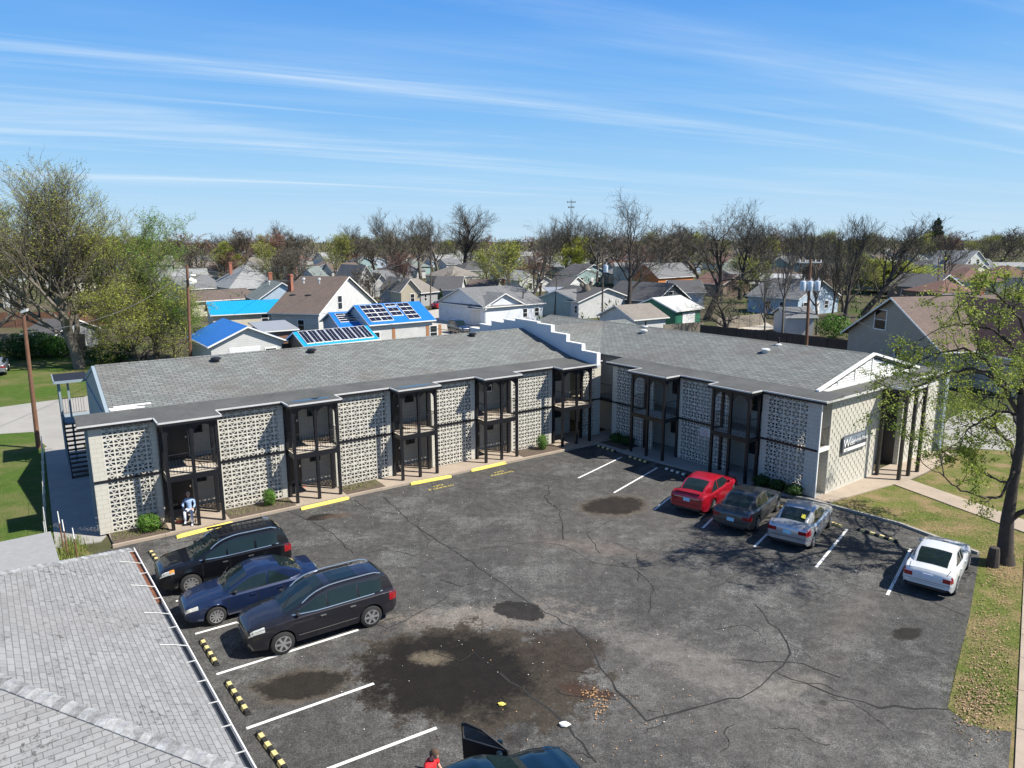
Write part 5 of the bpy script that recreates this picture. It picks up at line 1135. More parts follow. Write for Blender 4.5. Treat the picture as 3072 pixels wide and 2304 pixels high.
# --- bare trees named in the photo
bare=[('tallest dark forked bare tree behind the roof, right of centre',1884,972,555,205,21,dict(nl=(8,7,5,4),trunk=.30,up=.2,spread=.95,kink=.2),'barkd'),
('huge dark leaning bare tree beside the green garage',2118,960,590,270,22,dict(nl=(9,8,6,4),trunk=.28,up=.12,spread=1.1,lean=(.32,0),kink=.24),'barkd'),
('large round bare tree left of the centre, alone against the sky',1387,829,606,130,23,dict(nl=(13,8,6,4),trunk=.36,up=.35,spread=.9),'barkd'),
('bare tree with a crooked pale trunk in the yard behind the parapet',1595,955,655,120,24,dict(nl=(9,6,5,3),trunk=.3,up=.3,spread=.95,lean=(-.12,0),kink=.22),'barkg'),
('bare tree with an upright dark trunk just left of the cell tower',1653,838,636,80,25,dict(nl=(11,7,6,3),trunk=.35,up=.4,spread=.75),'barkd'),
('many-stemmed bare tree with green undergrowth under the cell tower',1712,832,632,150,26,dict(nl=(9,7,5,3),trunk=.2,up=.5,spread=.7,multi=4),'barkg'),
('reddish-brown bare tree behind the orange house',2043,852,654,100,27,dict(nl=(13,8,6,4),trunk=.28,up=.4,spread=.8),'barkd'),
('slim bare tree rising through the fence left of the transformer pole',2345,1020,662,60,28,dict(nl=(13,6,5,3),trunk=.4,up=.5,spread=.75),'barkg'),
('slim bare tree just right of the transformer pole',2449,1005,655,75,29,dict(nl=(13,6,5,3),trunk=.3,up=.5,spread=.8),'barkg'),
('thin bare tree two fence bays left of the transformer pole',2293,1015,760,70,30,dict(nl=(12,6,4,3),trunk=.2,up=.3,spread=1),'barkg'),
('bare dense tree behind the taupe house, its trunk left of the gable',2534,962,634,130,31,dict(nl=(13,8,6,4),trunk=.22,up=.45,spread=.8),'barkd'),
('bare tree with long whip-like limbs leaning right over the taupe house',2585,955,628,200,32,dict(nl=(9,8,5,3),trunk=.3,up=.3,spread=.85,lean=(.30,0)),'barkd'),
('round bare tree left of the dark conifer',2727,770,664,62,33,dict(nl=(13,8,6,3),trunk=.3,up=.4,spread=.9),'barkd'),
('bare tree with tangled dark limbs beside the fence behind the green garage',2185,1010,850,170,34,dict(nl=(9,8,6,3),trunk=.15,up=.1,spread=1.2),'barkd'),
('bare tree, first of the cluster left of the large round one',1215,838,618,110,35,dict(nl=(11,8,6,4),trunk=.25,up=.5,spread=.75),'barkg'),
('bare tree, second of the cluster left of the large round one',1262,836,632,90,36,dict(nl=(11,8,6,4),trunk=.25,up=.5,spread=.75),'barkg'),
('bare tree, third of the cluster left of the large round one',1315,838,640,100,37,dict(nl=(11,8,6,4),trunk=.25,up=.5,spread=.75),'barkg'),
('bare tree with a twisting trunk behind the white gable house',1125,822,690,90,38,dict(nl=(11,8,6,3),trunk=.2,up=.3,spread=.95),'barkd'),
('slender bare tree above the white gable house',1034,834,668,75,39,dict(nl=(13,7,5,3),trunk=.25,up=.55,spread=.7),'barkg'),
('bare tree behind the reddish one, left background',842,800,655,110,40,dict(nl=(11,8,6,3),trunk=.3,up=.4,spread=.8),'barkg'),
('bare tree between the tall forked tree and the cell tower',1790,860,650,110,41,dict(nl=(11,8,6,3),trunk=.3,up=.4,spread=.8),'barkg'),
('thin bare tree between the transformer pole and the taupe house gable',2490,985,668,85,43,dict(nl=(13,7,5,3),trunk=.3,up=.5,spread=.75),'barkd'),
('bare tree behind the pale corrugated barn, left end',2260,850,650,100,44,dict(nl=(12,8,6,3),trunk=.25,up=.45,spread=.8),'barkg'),
('bare tree behind the pale corrugated barn, right end',2400,855,640,110,45,dict(nl=(12,8,6,3),trunk=.25,up=.45,spread=.8),'barkg'),
('bare tree right of the huge leaning one',2220,900,590,150,42,dict(nl=(10,8,6,3),trunk=.3,up=.4,spread=.85),'barkd')]
PROTO=[]
for lb,px,py,ty,wd,sd,kw,bk in bare:
    p=tree_parts(sd,14,.48,tw=.020,**kw); o=tr('bare_tree',lb,px,py,ty,wd,p,(X[bk],X['twig']),group='bare trees among the houses'); PROTO.append((o,hgt(G(px,py),px,ty)))
tr('budding_tree','red-budded tree at the left background behind the brick chimney house',820,822,690,125,tree_parts(51,12,.3,(13,8,6,4),.15,.4,.9,1,.12,.014),(X['barkd'],X['twigr']),leafmt=M('red_buds',(.24,.10,.07),.9,0,.3))
tr('leafing_tree','round yellow-green tree behind the long grey roofs at left',682,842,722,80,tree_parts(52,12,.25,(12,8,6,3),.1,.4,.9,3,.16,.014),(X['bark'],X['twig']),leafmt=X['leafy'])
tr('leafing_tree','leafing bush-like tree behind the white block house',1440,880,840,75,tree_parts(53,6,.15,(12,8,5,3),.05,.2,1.1,4,.12,.014),(X['bark'],X['twig']),leafmt=X['leafg'])
tr('leafing_tree','yellow-green tree at the foot of the cell tower trees',1722,835,710,120,tree_parts(54,9,.2,(11,8,5,3),.05,.3,1.0,4,.16,.014),(X['bark'],X['twig']),leafmt=X['leafy'])
tr('leafing_tree','wide yellow-green shrubby tree left of the blue storage yard',2660,880,775,230,tree_parts(55,9,.2,(12,8,6,3),.05,.2,1.1,3,.14,.014,multi=3),(X['bark'],X['twig']),leafmt=X['leafy'])
# bushes
def shrub(label,c,rx,ry,rz,mt,n=1500,s=.035,group=None,name='shrub',lump=.14,stem=True):
    rr=random.Random(int(c.x*97+c.y*31)); b=MB(); F=[rr.uniform(0,6.28) for _ in range(6)]
    for _ in range(n):
        v=Vector((rr.gauss(0,1),rr.gauss(0,1),rr.gauss(0,1))).normalized(); k=rr.random()**.22*(1+lump*math.sin(3*v.x*2+F[0])*math.sin(4*v.y+F[1])+lump*.7*math.sin(7*v.z+F[2]+5*v.x)); q=Vector((v.x*rx*k,v.y*ry*k,v.z*rz*k)); 
        a=(v+Vector((rr.gauss(0,.6),rr.gauss(0,.6),rr.gauss(0,.6)))).normalized(); e=a.orthogonal().normalized(); e.rotate(Matrix.Rotation(rr.uniform(0,6.28),3,a)); d=a.cross(e); t=s*rr.uniform(.6,1.3); b.poly([c+Vector((0,0,rz))+q+x for x in (-e*t,-d*t*.6,e*t,d*t*.6)])
    r=empty(name,c,0,label,'shrub',group); b.build('foliage',X[mt],r,uv=False)
    if stem: b=MB(); [b.tube(c,c+Vector((math.cos(t)*rx*.5,math.sin(t)*ry*.5,rz*1.1)),.02,.008,5) for t in (0,1.5,3,4.5)]; b.tube(c,c+Vector((0,0,rz)),.03,.015,5); b.build('stem',X['barkd'],r,uv=False)
    return r
shrub('wide yellow-green clipped shrub at the left corner of the screen wall',L(1.75,-.62,.1),.52,.42,.38,'bush',3500,.028)
shrub('round bright green shrub between the first and second balcony bays',L(6.75,-.55,.1),.32,.30,.40,'bush',2800,.024)
shrub('round bright green shrub before the last screen panel of the left wing',L(22.35,-.6,.1),.36,.34,.44,'bush',2800,.026)
for i,(a,t) in enumerate(((11.1,'low dark shrub right of the second balcony bay, right wing'),(12.0,'middle one of the three low dark shrubs at the right corner'),(12.8,'low dark shrub nearest the right corner of the building'),(1.2,'dark shrub in the shaded inner corner, nearest the corner'),(2.1,'dark shrub in the shaded inner corner, beside the first right-wing bay'))): shrub(t,Q(a,-.45,.1),.42,.36,.28,'bushd',1500,.04)
c=L(2.2,-.5,.1); b=MB(); rr=random.Random(5)
for _ in range(60): t=rr.uniform(0,6.28); k=rr.uniform(.1,.4); m_=c+Vector((math.cos(t)*k*.5,math.sin(t)*k*.5,.2)); b.path([c,m_,m_+Vector((math.cos(t)*k*.5,math.sin(t)*k*.5,rr.uniform(.05,.3)))],.006,3)
b.build('dry_shrub',X['twig'],uv=False,label='leafless brown twiggy shrub beside the first balcony post',category='shrub')
for px,py,rx,rz,mt,lb in ((60,1078,2.0,1.3,'bushd','dark evergreen bush behind the leaning wooden pole'),(110,1072,2.4,1.5,'bushd','dark evergreen bush right of the leaning wooden pole'),(175,1070,1.8,1.1,'bush','green bush left of the tall tree trunk'),(330,1085,2.6,.9,'bushd','low dark hedge right of the tall tree trunk'),(2500,1015,2.2,1.5,'bush','bright green bush left of the taupe house'),(1620,848,3,1.0,'bush','green bush in front of the cell tower trees'),(915,880,3.0,1.2,'bushd','dark rounded bush beside the satellite dish')): shrub(lb,G(px,py),rx,rx*.8,rz,mt,2600,.11)
def conifer(label,px,py,ty,wd,kind='column'):
    base=G(px,py); H=hgt(base,px,ty); rad=wd/FPX*base.y/2; rr=random.Random(px); b=MB(); T=MB(); T.tube((0,0,-.1),(0,0,H*.95),rad*.12,.02,6)
    for _ in range(2600 if kind=='column' else 4200):
        z=rr.random(); 
        if kind=='column': R_=rad*(1-z)**.55*(.55+.45*min(1,z*6))
        else:
            R_=rad*(1-z)**.5*(.45+.55*abs(math.sin(z*19+math.sin(z*7)))) if z>.3 else rad*.6*rr.random()
        t=rr.uniform(0,6.28); k=R_*rr.random()**.4; q=Vector((math.cos(t)*k*(1+.2*math.sin(3*t)),math.sin(t)*k,z*H+rr.gauss(0,H*.01))); s=max(.05,rad*.09)*rr.uniform(.6,1.4); a=Vector((rr.gauss(0,1),rr.gauss(0,1),rr.gauss(0,.6))).normalized(); e=a.orthogonal().normalized(); d=a.cross(e); b.poly([q-e*s,q-d*s*.5,q+e*s,q+d*s*.5])
    r=empty('conifer_tree',base,0,label,'tree'); T.build('trunk',X['barkd'],r,uv=False,world=False); b.build('crown',X['pine'],r,uv=False,world=False)
conifer('small dark columnar evergreen left of its twin by the porch of the tan house',1300,914,866,17); conifer('small dark columnar evergreen right of its twin by the porch of the tan house',1322,913,866,22)
conifer('dark dense evergreen behind the white gable house roof',1107,865,818,34); conifer('narrow evergreen above the right end of the turquoise roof, left one',877,925,881,10); conifer('narrow evergreen above the right end of the turquoise roof, right one',902,930,896,18)
conifer('tall dark layered conifer on the right skyline',2803,772,656,66,'pine'); conifer('dark conifer half hidden left of the layered one',2775,775,700,40,'pine'); conifer('small dark conical evergreen below the white water tank',570,872,850,16)
# --- the big near tree at the right: trunk and limbs traced at their distance
def big_tree():
    b0=G(3012,1688); T=MB(); W=MB(); Lf=MB(); rr=random.Random(3); Y0=b0.y
    bark=X['barkd']
    def twigs(p,d,ln,r,lev):
        pts=[p]; n=4
        for i in range(n):
            d=(d+Vector((rr.gauss(0,.2),rr.gauss(0,.2),rr.gauss(0,.16)+.02))).normalized(); p=p+d*ln/n; pts.append(p)
        for i in range(n): W.tube(pts[i],pts[i+1],r*(1-i/n*.6),r*(1-(i+1)/n*.6),4 if lev<2 else 3,False)
        if lev<2:
            for j in range(6 if lev==0 else 4):
                q=pts[rr.randint(1,n)]; o=d.orthogonal().normalized(); o.rotate(Matrix.Rotation(rr.uniform(0,6.28),3,d)); twigs(q,(d*.7+o*.8).normalized(),ln*rr.uniform(.4,.65),max(.005,r*.5),lev+1)
        if lev>=1:
            for q in pts[1:]:
                if rr.random()<.85:
                    for _ in range(rr.randint(1,4)):
                        c=q+Vector((rr.gauss(0,.07),rr.gauss(0,.07),rr.gauss(0,.05)-.02)); a=Vector((rr.gauss(0,1),rr.gauss(0,1),rr.gauss(.6,1))).normalized(); e=a.orthogonal().normalized(); e.rotate(Matrix.Rotation(rr.uniform(0,6.28),3,a)); f=a.cross(e); k=.050*rr.uniform(.5,1.2); Lf.poly([c-e*k,c-f*k*.7,c+e*k*.6,c+f*k*.7])
    def limb(pts,r,dens=1.75,tl=1.1):
        P=[]
        for i in range(len(pts)-1):
            for k in range(4): P.append(pts[i].lerp(pts[i+1],k/4)+Vector((rr.gauss(0,.03),rr.gauss(0,.03),rr.gauss(0,.03))))
        P.append(pts[-1]); m_=len(P)-1
        for i in range(m_):
            ra=r[0]+(r[1]-r[0])*i/m_; rb=r[0]+(r[1]-r[0])*(i+1)/m_; T.tube(P[i],P[i+1],ra*.8,rb*.8,8,False)
            if i>m_*.2:
                d=(P[i+1]-P[i]); n=d.length*dens
                while n>0:
                    if rr.random()<n:
                        dn=d.normalized(); o=dn.orthogonal().normalized(); o.rotate(Matrix.Rotation(rr.uniform(0,6.28),3,dn)); twigs(P[i],(dn*.65+o*.8+Vector((0,0,.1))).normalized(),tl*rr.uniform(.6,1.5),.022,0)
                    n-=1
        twigs(P[-1],(P[-1]-P[-2]).normalized(),tl*1.2,.02,0)
    A=lambda x,y,dy=0: D(x,y,Y0+dy)
    # trunk
    tp=[b0,A(3022,1560),A(3040,1450),A(3062,1330),A(3066,1180),A(3120,1000,.3),A(3200,800,.6),A(3260,600,.8)]
    for i in range(len(tp)-1):
        ra,rb=(.30,.22,.17,.155,.14,.12,.10,.08)[i],(.30,.22,.17,.155,.14,.12,.10,.08)[i+1]; T.tube(tp[i],tp[i+1],ra,rb,12,False)
    T.tube(b0-Vector((0,0,.1)),b0+Vector((0,0,.35)),.40,.30,12,False)
    limb([A(3062,1310),A(3055,1240,.1),A(3015,1160,.2),A(2960,1115,.1),A(2900,1105,-.1),A(2820,1130,-.3),A(2740,1165,-.5),A(2690,1195,-.6)],(.12,.03))
    limb([A(3050,1235,.2),A(3010,1150,.6),A(2960,1080,1.0),A(2890,1045,1.4),A(2800,1065,1.7),A(2730,1100,2)],(.09,.02))
    limb([A(3090,1100),A(3040,1040,.5),A(2980,990,.8),A(2900,970,1),A(2820,985,1.2)],(.09,.02))
    limb([A(3100,1050),A(3060,960,-.5),A(3010,900,-.9),A(2960,870,-1.2),A(2880,880,-1.4)],(.08,.02))
    limb([A(3050,1400),A(3000,1490,-.3),A(2950,1490,-.6),A(2880,1470,-.8),A(2830,1430,-.9),A(2780,1400,-1)],(.07,.015))
    limb([A(3040,1450),A(2990,1440,.5),A(2920,1400,.9),A(2850,1370,1.2)],(.06,.015))
    limb([A(3035,1560),A(3090,1520,-.4),A(3160,1420,-.8),A(3240,1300,-1),A(3300,1150,-1.2)],(.14,.05)); limb([A(3110,1000),A(3180,930,-1),A(3280,880,-1.8),A(3380,860,-2.4)],(.1,.03)); limb([A(3250,620),A(3330,480,1),A(3400,380,1.5)],(.07,.02))
    limb([A(3050,1400),A(3030,1330,1.2),A(2990,1290,2.4),A(2950,1270,3.4),A(2900,1280,4.4)],(.10,.02),2.2,1.2); limb([A(3062,1290),A(3040,1240,1.5),A(3000,1200,3),A(2960,1190,4.5)],(.10,.02),2.0,1.3); limb([A(3065,1180),A(3070,1120,-.8),A(3040,1090,-1.6),A(3000,1100,-2.2)],(.08,.02),1.5,1.1)
    limb([A(3150,900),A(3200,820,1.5),A(3210,790,3),A(3200,800,4.5)],(.10,.02),1.6,1.3); limb([A(3066,1180),A(3000,1140,1.5),A(2930,1120,2.6),A(2860,1130,3.4)],(.09,.02)); limb([A(3066,1250),A(3010,1230,.6),A(2950,1260,1),A(2900,1290,1.2),A(2870,1330,1.3)],(.07,.015),2.2,.8)
    for m_ in (T,W,Lf): m_.v=[(x-b0.x,y-b0.y,z) for x,y,z in m_.v]
    make_tree('maple_tree','big near tree with arching limbs and small bright leaves at the right edge',(b0.x,b0.y,0),(T,W,Lf),(bark,X['barkd']),leafmt=X['leaf'])
    c=A(2985,1640,-.3); b=MB(); b.lathe([(.22,0),(.19,.5),(.16,.75),(.001,.78)],10,lambda x,y,z:Vector((c.x+x,c.y+y,z))); b.build('tree_stump',X['barkd'],smooth=True,uv=False,label='short dark stump leaning against the big near tree',category='stump')
big_tree()
# grass tufts on the verge and along the kerb
b=MB()
for _ in range(9000):
    t=rnd.random(); 
    px,py=rnd.choice(((2950,1620),(2960,1900),(2990,2050),(2930,2090),(2750,1540)))
    px+=rnd.gauss(0,60); py+=rnd.gauss(0,60)
    g=G(px,py)
    if PR(Vector((g.x,g.y,0)))[0]<2850+max(0,(1960-py))*.28-30 and py>1680: continue
    if py<1600 and (py<1500+(px-2500)*.12 or py>1530+(px-2500)*.24): 
        continue
    a=rnd.uniform(0,6.28); h_=rnd.uniform(.02,.06); dx,dy=math.cos(a)*.012,math.sin(a)*.012; b.poly([(g.x-dx,g.y-dy,.005),(g.x+dx,g.y+dy,.005),(g.x+dy*2,g.y-dx*2,h_)])
b.build('grass_tufts',X['grassb'],uv=False,kind='stuff',label='short grass blades on the verge')
# ================================================================== houses
def wm(kind,col,key):
    if key in X: return X[key]
    X[key]=siding(key,col) if kind=='s' else M(key,col,.8); return X[key]
RCOL=dict(grey=(.16,.165,.17),dark=(.085,.085,.09),brown=(.13,.10,.085),tan=(.22,.20,.175),green=(.17,.20,.19),lgrey=(.27,.28,.28),red=(.26,.08,.05),redbrown=(.17,.095,.075),mauve=(.155,.115,.098))
for k_,c_ in RCOL.items(): X['r_'+k_]=m_shingle('roof_'+k_,c_,.33,.15,.14,dirt=sc3(c_,.7))
X['r_blue']=metalroof('blue_metal_roof',(.015,.17,.55)); X['r_cyan']=metalroof('turquoise_metal_roof',(.01,.30,.58)); X['r_tin']=metalroof('tin_roof',(.30,.31,.32)); X['r_white']=metalroof('pale_metal_roof',(.55,.55,.53),.5)
X['r_deep']=M('blue_roof_sheet',(.02,.15,.50),.45,0,.12,2)
X['whiteblock']=m_brick('white_block',(.66,.70,.74),(.45,.48,.52),.4,.2,.008,.04,.85,.3,gran=.05)
WC=dict(white=(.58,.585,.575),cream=(.62,.58,.46),tan=(.50,.45,.34),lblue=(.42,.52,.62),grey=(.32,.33,.34),dgrey=(.09,.10,.11),taupe=(.37,.335,.28),green=(.02,.16,.10),orange=(.52,.19,.06),teal=(.30,.42,.42),paleg=(.42,.46,.40),brown=(.20,.15,.12))
for k_,c_ in WC.items(): X['w_'+k_]=siding('siding_'+k_,c_,.2)
X['w_block']=X['whiteblock']; X['w_brick']=X['brick']
def house(label,p1,p2,ze,depth,rise,kind,wall,roof,wins=(),ov=.35,chim=None,world=None,name='house',cat='house',th=.12,group=None,trim='white',gable=None,zw=None,vents=()):
    if world: O,yaw,Lx=world; O=Vector((O[0],O[1],0)); ux=Vector((math.cos(yaw),math.sin(yaw),0))
    else:
        a=G(*p1,ze); c=G(*p2,ze); ux=(c-a); ux.z=0; Lx=ux.length; ux.normalize(); O=Vector((a.x,a.y,0))
    uy=Vector((-ux.y,ux.x,0)); yaw=math.atan2(ux.y,ux.x); r=empty(name,O,yaw,label,cat,group); S_=lambda b,n,m_,p=r,**k:b.build(n,m_,p,world=False,**k)
    WM=X['w_'+wall]; RM=X['r_'+roof]; b=MB(); F=lambda a,n,z:(a,n,z); F2=lambda a,n,z:(n,a,z); zi=rise
    b.box(0,Lx,0,depth,0,ze,None)
    if kind=='x': b.ext([(0,ze),(depth,ze),(depth/2,ze+rise)],0,Lx,F)
    elif kind=='y': b.ext([(0,ze),(Lx,ze),(Lx/2,ze+rise)],0,depth,F2)
    S_(b,'wall',WM,fix=True)
    b=MB(); e=ov*(rise/((depth if kind=='x' else Lx)/2)) if kind in 'xy' else ov*.4; n=None
    if kind=='x':
        for s_ in (0,1):
            y0=-ov if s_==0 else depth+ov; b.hexa([(-ov,y0,ze-e),(Lx+ov,y0,ze-e),(Lx+ov,depth/2,ze+rise),(-ov,depth/2,ze+rise)]+[(-ov,y0,ze-e+th),(Lx+ov,y0,ze-e+th),(Lx+ov,depth/2,ze+rise+th),(-ov,depth/2,ze+rise+th)])
    elif kind=='y':
        for s_ in (0,1):
            x0=-ov if s_==0 else Lx+ov; b.hexa([(x0,-ov,ze-e),(Lx/2,-ov,ze+rise),(Lx/2,depth+ov,ze+rise),(x0,depth+ov,ze-e)]+[(x0,-ov,ze-e+th),(Lx/2,-ov,ze+rise+th),(Lx/2,depth+ov,ze+rise+th),(x0,depth+ov,ze-e+th)])
    elif kind=='hip':
        q=min(depth,Lx)/2; A_=[(-ov,-ov,ze-e+th),(Lx+ov,-ov,ze-e+th),(Lx+ov,depth+ov,ze-e+th),(-ov,depth+ov,ze-e+th)]
        R1,R2=((q,depth/2,ze+rise),(Lx-q,depth/2,ze+rise)) if Lx>=depth else ((Lx/2,q,ze+rise),(Lx/2,depth-q,ze+rise))
        fs=[(A_[0],A_[1],R2,R1),(A_[1],A_[2],R2),(A_[2],A_[3],R1,R2),(A_[3],A_[0],R1)] if Lx>=depth else [(A_[0],A_[1],R1),(A_[1],A_[2],R2,R1),(A_[2],A_[3],R2),(A_[3],A_[0],R1,R2)]
        for f in fs: slope(b,list(f),.08)
    elif kind=='shed': b.hexa([(-ov,-ov,ze-e),(Lx+ov,-ov,ze-e),(Lx+ov,depth+ov,ze+rise),(-ov,depth+ov,ze+rise)]+[(-ov,-ov,ze-e+th),(Lx+ov,-ov,ze-e+th),(Lx+ov,depth+ov,ze+rise+th),(-ov,depth+ov,ze+rise+th)])
    RFo=S_(b,'roof',RM,fix=True)
    # trim
    b=MB()
    if kind=='x':
        for x0 in (-ov-.02,Lx+ov-.02):
            for s_ in (0,1):
                y0=-ov-.02 if s_==0 else depth+ov+.02; b.hexa([(x0,y0,ze-e-.05),(x0+.04,y0,ze-e-.05),(x0+.04,depth/2,ze+rise-.05),(x0,depth/2,ze+rise-.05),(x0,y0,ze-e+th-.02),(x0+.04,y0,ze-e+th-.02),(x0+.04,depth/2,ze+rise+th-.02),(x0,depth/2,ze+rise+th-.02)])
        b.box(-ov,Lx+ov,-ov-.05,-ov-.003,ze-e-.02,ze-e+th-.02)
    elif kind=='y':
        for s_ in (0,1):
            x0=-ov if s_==0 else Lx+ov; b.hexa([(x0,-ov-.04,ze-e-.05),(Lx/2,-ov-.04,ze+rise-.05),(Lx/2,-ov-.003,ze+rise-.05),(x0,-ov-.003,ze-e-.05),(x0,-ov-.04,ze-e+th-.02),(Lx/2,-ov-.04,ze+rise+th-.02),(Lx/2,-ov-.003,ze+rise+th-.02),(x0,-ov-.003,ze-e+th-.02)])
        for x0 in (-ov-.05,Lx+ov+.003): b.box(x0,x0+.045,-ov,depth+ov,ze-e-.02,ze-e+th-.02)
    else: b.box(-ov,Lx+ov,-ov-.05,-ov-.003,ze-e-.04,ze-e+th-.06)
    S_(b,'trim',X[trim],RFo,fix=True)
    for wn in wins:
        side,x,z,w_,h_=wn[:5]; kd=wn[5] if len(wn)>5 else 'w'
        if side=='F': M4=lambda u,o,v:(u,-o,v)
        elif side=='L': M4=lambda u,o,v:(-o,u,v)
        else: M4=lambda u,o,v:(Lx+o,u,v)
        def bx(b,u0,u1_,o0,o1,v0,v1): 
            P=[M4(u0,o0,v0),M4(u1_,o0,v0),M4(u1_,o1,v0),M4(u0,o1,v0),M4(u0,o0,v1),M4(u1_,o0,v1),M4(u1_,o1,v1),M4(u0,o1,v1)]; b.hexa(P)
        b=MB(); bx(b,x,x+w_,-.02,.03,z,z+h_)
        if kd=='w':
            o=S_(b,'window',X['glass'],fix=True); b=MB()
            for (u0,u1_,v0,v1) in ((x-.09,x,z-.09,z+h_+.09),(x+w_,x+w_+.09,z-.09,z+h_+.09),(x,x+w_,z-.09,z),(x,x+w_,z+h_,z+h_+.09),(x,x+w_,z+h_/2-.025,z+h_/2+.025)): bx(b,u0,u1_,0,.055,v0,v1)
            S_(b,'window_frame',X['white'],o,fix=True)
        elif kd=='garage':
            o=S_(b,'garage_door',X['whitesid'],fix=True)
        elif kd=='shutter': S_(b,'shutter',M('brown_shutter',(.34,.16,.07)) if 'shut' not in X else X['shut'],fix=True)
        elif kd=='door': S_(b,'door',X['white'] if wall!='white' else X['w_grey'],fix=True)
        elif kd=='dark': S_(b,'opening',X['door'],fix=True)
    if chim:
        x,y,h_=chim; b=MB(); b.box(x-.3,x+.3,y-.25,y+.25,ze*.5,ze+rise+h_); b.box(x-.36,x+.36,y-.31,y+.31,ze+rise+h_-.22,ze+rise+h_-.08); S_(b,'chimney',X['brick'],RFo)
    for (x,y,z) in vents: b=MB(); b.tube((x,y,z),(x,y,z+.5),.12,.12,8); b.tube((x,y,z+.5),(x,y,z+.72),.24,.2,8); S_(b,'vent',X['edge'],RFo)
    r['Lx']=Lx; del r['Lx']; return r,Lx
def solar(parent,Lx,depth,ze,rise,rows,ov,th,front=True):
    "panels on the front slope; rows: (x,y_frac,w,h) in metres along eave and up the slope fraction"
    for (x,t0,w_,t1) in rows:
        f=lambda xx,t,o: (xx,-ov+(depth/2+ov)*t,(ze-ov*rise/(depth/2))+(rise+ov*rise/(depth/2))*t+th+o)
        b=MB(); b.hexa([f(x,t0,.02),f(x+w_,t0,.02),f(x+w_,t1,.02),f(x,t1,.02),f(x,t0,.08),f(x+w_,t0,.08),f(x+w_,t1,.08),f(x,t1,.08)]); o=b.build('solar_panel',X['white'],parent,world=False,uv=False)
        b=MB(); m_=.035; tm=m_/(depth/2)*1.0; xm=x+w_/2; b.poly([f(x+m_,t0+tm,.084),f(xm-.012,t0+tm,.084),f(xm-.012,t1-tm,.084),f(x+m_,t1-tm,.084)]); b.poly([f(xm+.012,t0+tm,.084),f(x+w_-m_,t0+tm,.084),f(x+w_-m_,t1-tm,.084),f(xm+.012,t1-tm,.084)]); b.build('solar_cells',X['solar'],o,world=False,uv=False)
W_=lambda *a:a
house('white garage with a deep blue hip roof and a white roll-up door',(632,1037),(850,1019),2.5,8.5,1.5,'y','white','deep',[W_('F',1.6,.1,2.9,2.0,'garage'),W_('F',5.0,1.0,1.0,.75),W_('F',6.6,.2,.9,1.9,'dark')])
house('long cream building with a turquoise ribbed metal roof',(638,944),(894,931.5),2.5,6.5,1.35,'x','cream','cyan',[W_('F',6.2,1.2,.8,1.0),W_('F',11.2,1.2,.8,.8),W_('F',13.4,1.2,.7,.7)])
house('open carport with a ribbed grey tin roof behind the blue-roofed garage',(790,992),(886,985),2.3,4.5,.4,'shed','brown','tin',[],name='carport')
r,lx=house('white-gabled house with a steep brown shingle roof and two roof vents',(954,940),(1122,907),3.3,6.5,4.0,'y','white','brown',[W_('F',5.2,3.3,1.1,1.7),W_('L',2,1.2,.8,1.2)],vents=[(3.6,1.6,6.7),(3.6,3.8,6.7)],chim=(4.6,6.3,.5))
SH,SLx=house('white house with a bright blue metal roof carrying dark solar panels',(1112,972),(1296,957.5),3.0,7.0,1.75,'x','white','blue',[W_('F',2.6,.6,.38,1.7,'shutter'),W_('F',7.0,.6,.38,1.7,'shutter'),W_('F',7.55,.7,.9,1.5),W_('F',8.7,.6,.38,1.7,'shutter'),W_('F',.3,.8,.7,1.2)])
X['shut']=M('brown_shutter',(.36,.18,.08))
k=SLx/9.6; rows=[]
for i in range(4):
    for j in (0,1): rows.append((.2*k+j*1.75*k,.12+i*.205,1.7*k,.12+i*.205+.195))
for i in (1,2): rows.append((3.95*k,.12+i*.205,1.7*k,.12+i*.205+.195))
rows.append((4.05*k,.80,1.7*k,.94))
for i in range(4): rows.append((6.0*k,.12+i*.205,1.9*k,.12+i*.205+.195))
solar(SH,SLx,7.0,3.0,1.75,rows,.35,.12)
r,lx=house('low side wing with blue roof and one solar array, left of the solar house',(1024,981),(1100,976),2.6,7.0,1.25,'x','lblue','blue',[W_('L',2,1.2,1.0,1.0)])
solar(r,lx,7,2.6,1.25,[(.2,.30+i*.14,lx*.7,.30+i*.14+.13) for i in range(4)],.35,.12)
r,lx=house('open shed roofed with a row of eight solar panels',(918,1036),(1124,1015),2.2,4.2,1.0,'x','brown','cyan',[],name='shed')
solar(r,lx,4.2,2.2,1.0,[(.1+i*(lx-.1)/8,.12,(lx-.1)/8-.08,.96) for i in range(8)],.35,.12)
house('pale blue gabled house with a grey roof behind the turquoise roof',(776,898),(918,892),2.9,9,2.5,'y','lblue','green',[W_('F',4.6,3.6,1.0,.9)],vents=[(2.8,5,4.8)],chim=(3.8,8.6,1.4))
house('long low house with a dark brown shingle roof at the left background',(572,905),(770,893),2.5,9,1.3,'x','cream','brown',[])
house('hip-roofed grey house behind the long low brown roof',(690,865),(850,858),3.0,13,4.2,'hip','grey','lgrey',[],chim=(3,8,.6))
house('broad grey-roofed house at far left behind the leafing trees',(560,868),(672,862),2.8,15,2.2,'x','cream','grey',[])
house('white cottage with a dark green-grey roof and brick chimney wall',(885,838),(952,838),3.0,9,2.8,'y','white','green',[W_('F',2,1,.9,1.2)],chim=(-.2,1,.2))
house('tan gabled house with a wreath-green window near the evergreens',(1203,872),(1258,870),3.1,12,2.0,'y','tan','tan',[W_('F',1.8,1.0,.7,1.4)])
house('porch wing with a tan-grey roof attached right of the tan gabled house',(1262,878),(1312,873),2.6,10,2.2,'x','grey','tan',[W_('F',1,1,.7,1.2)])
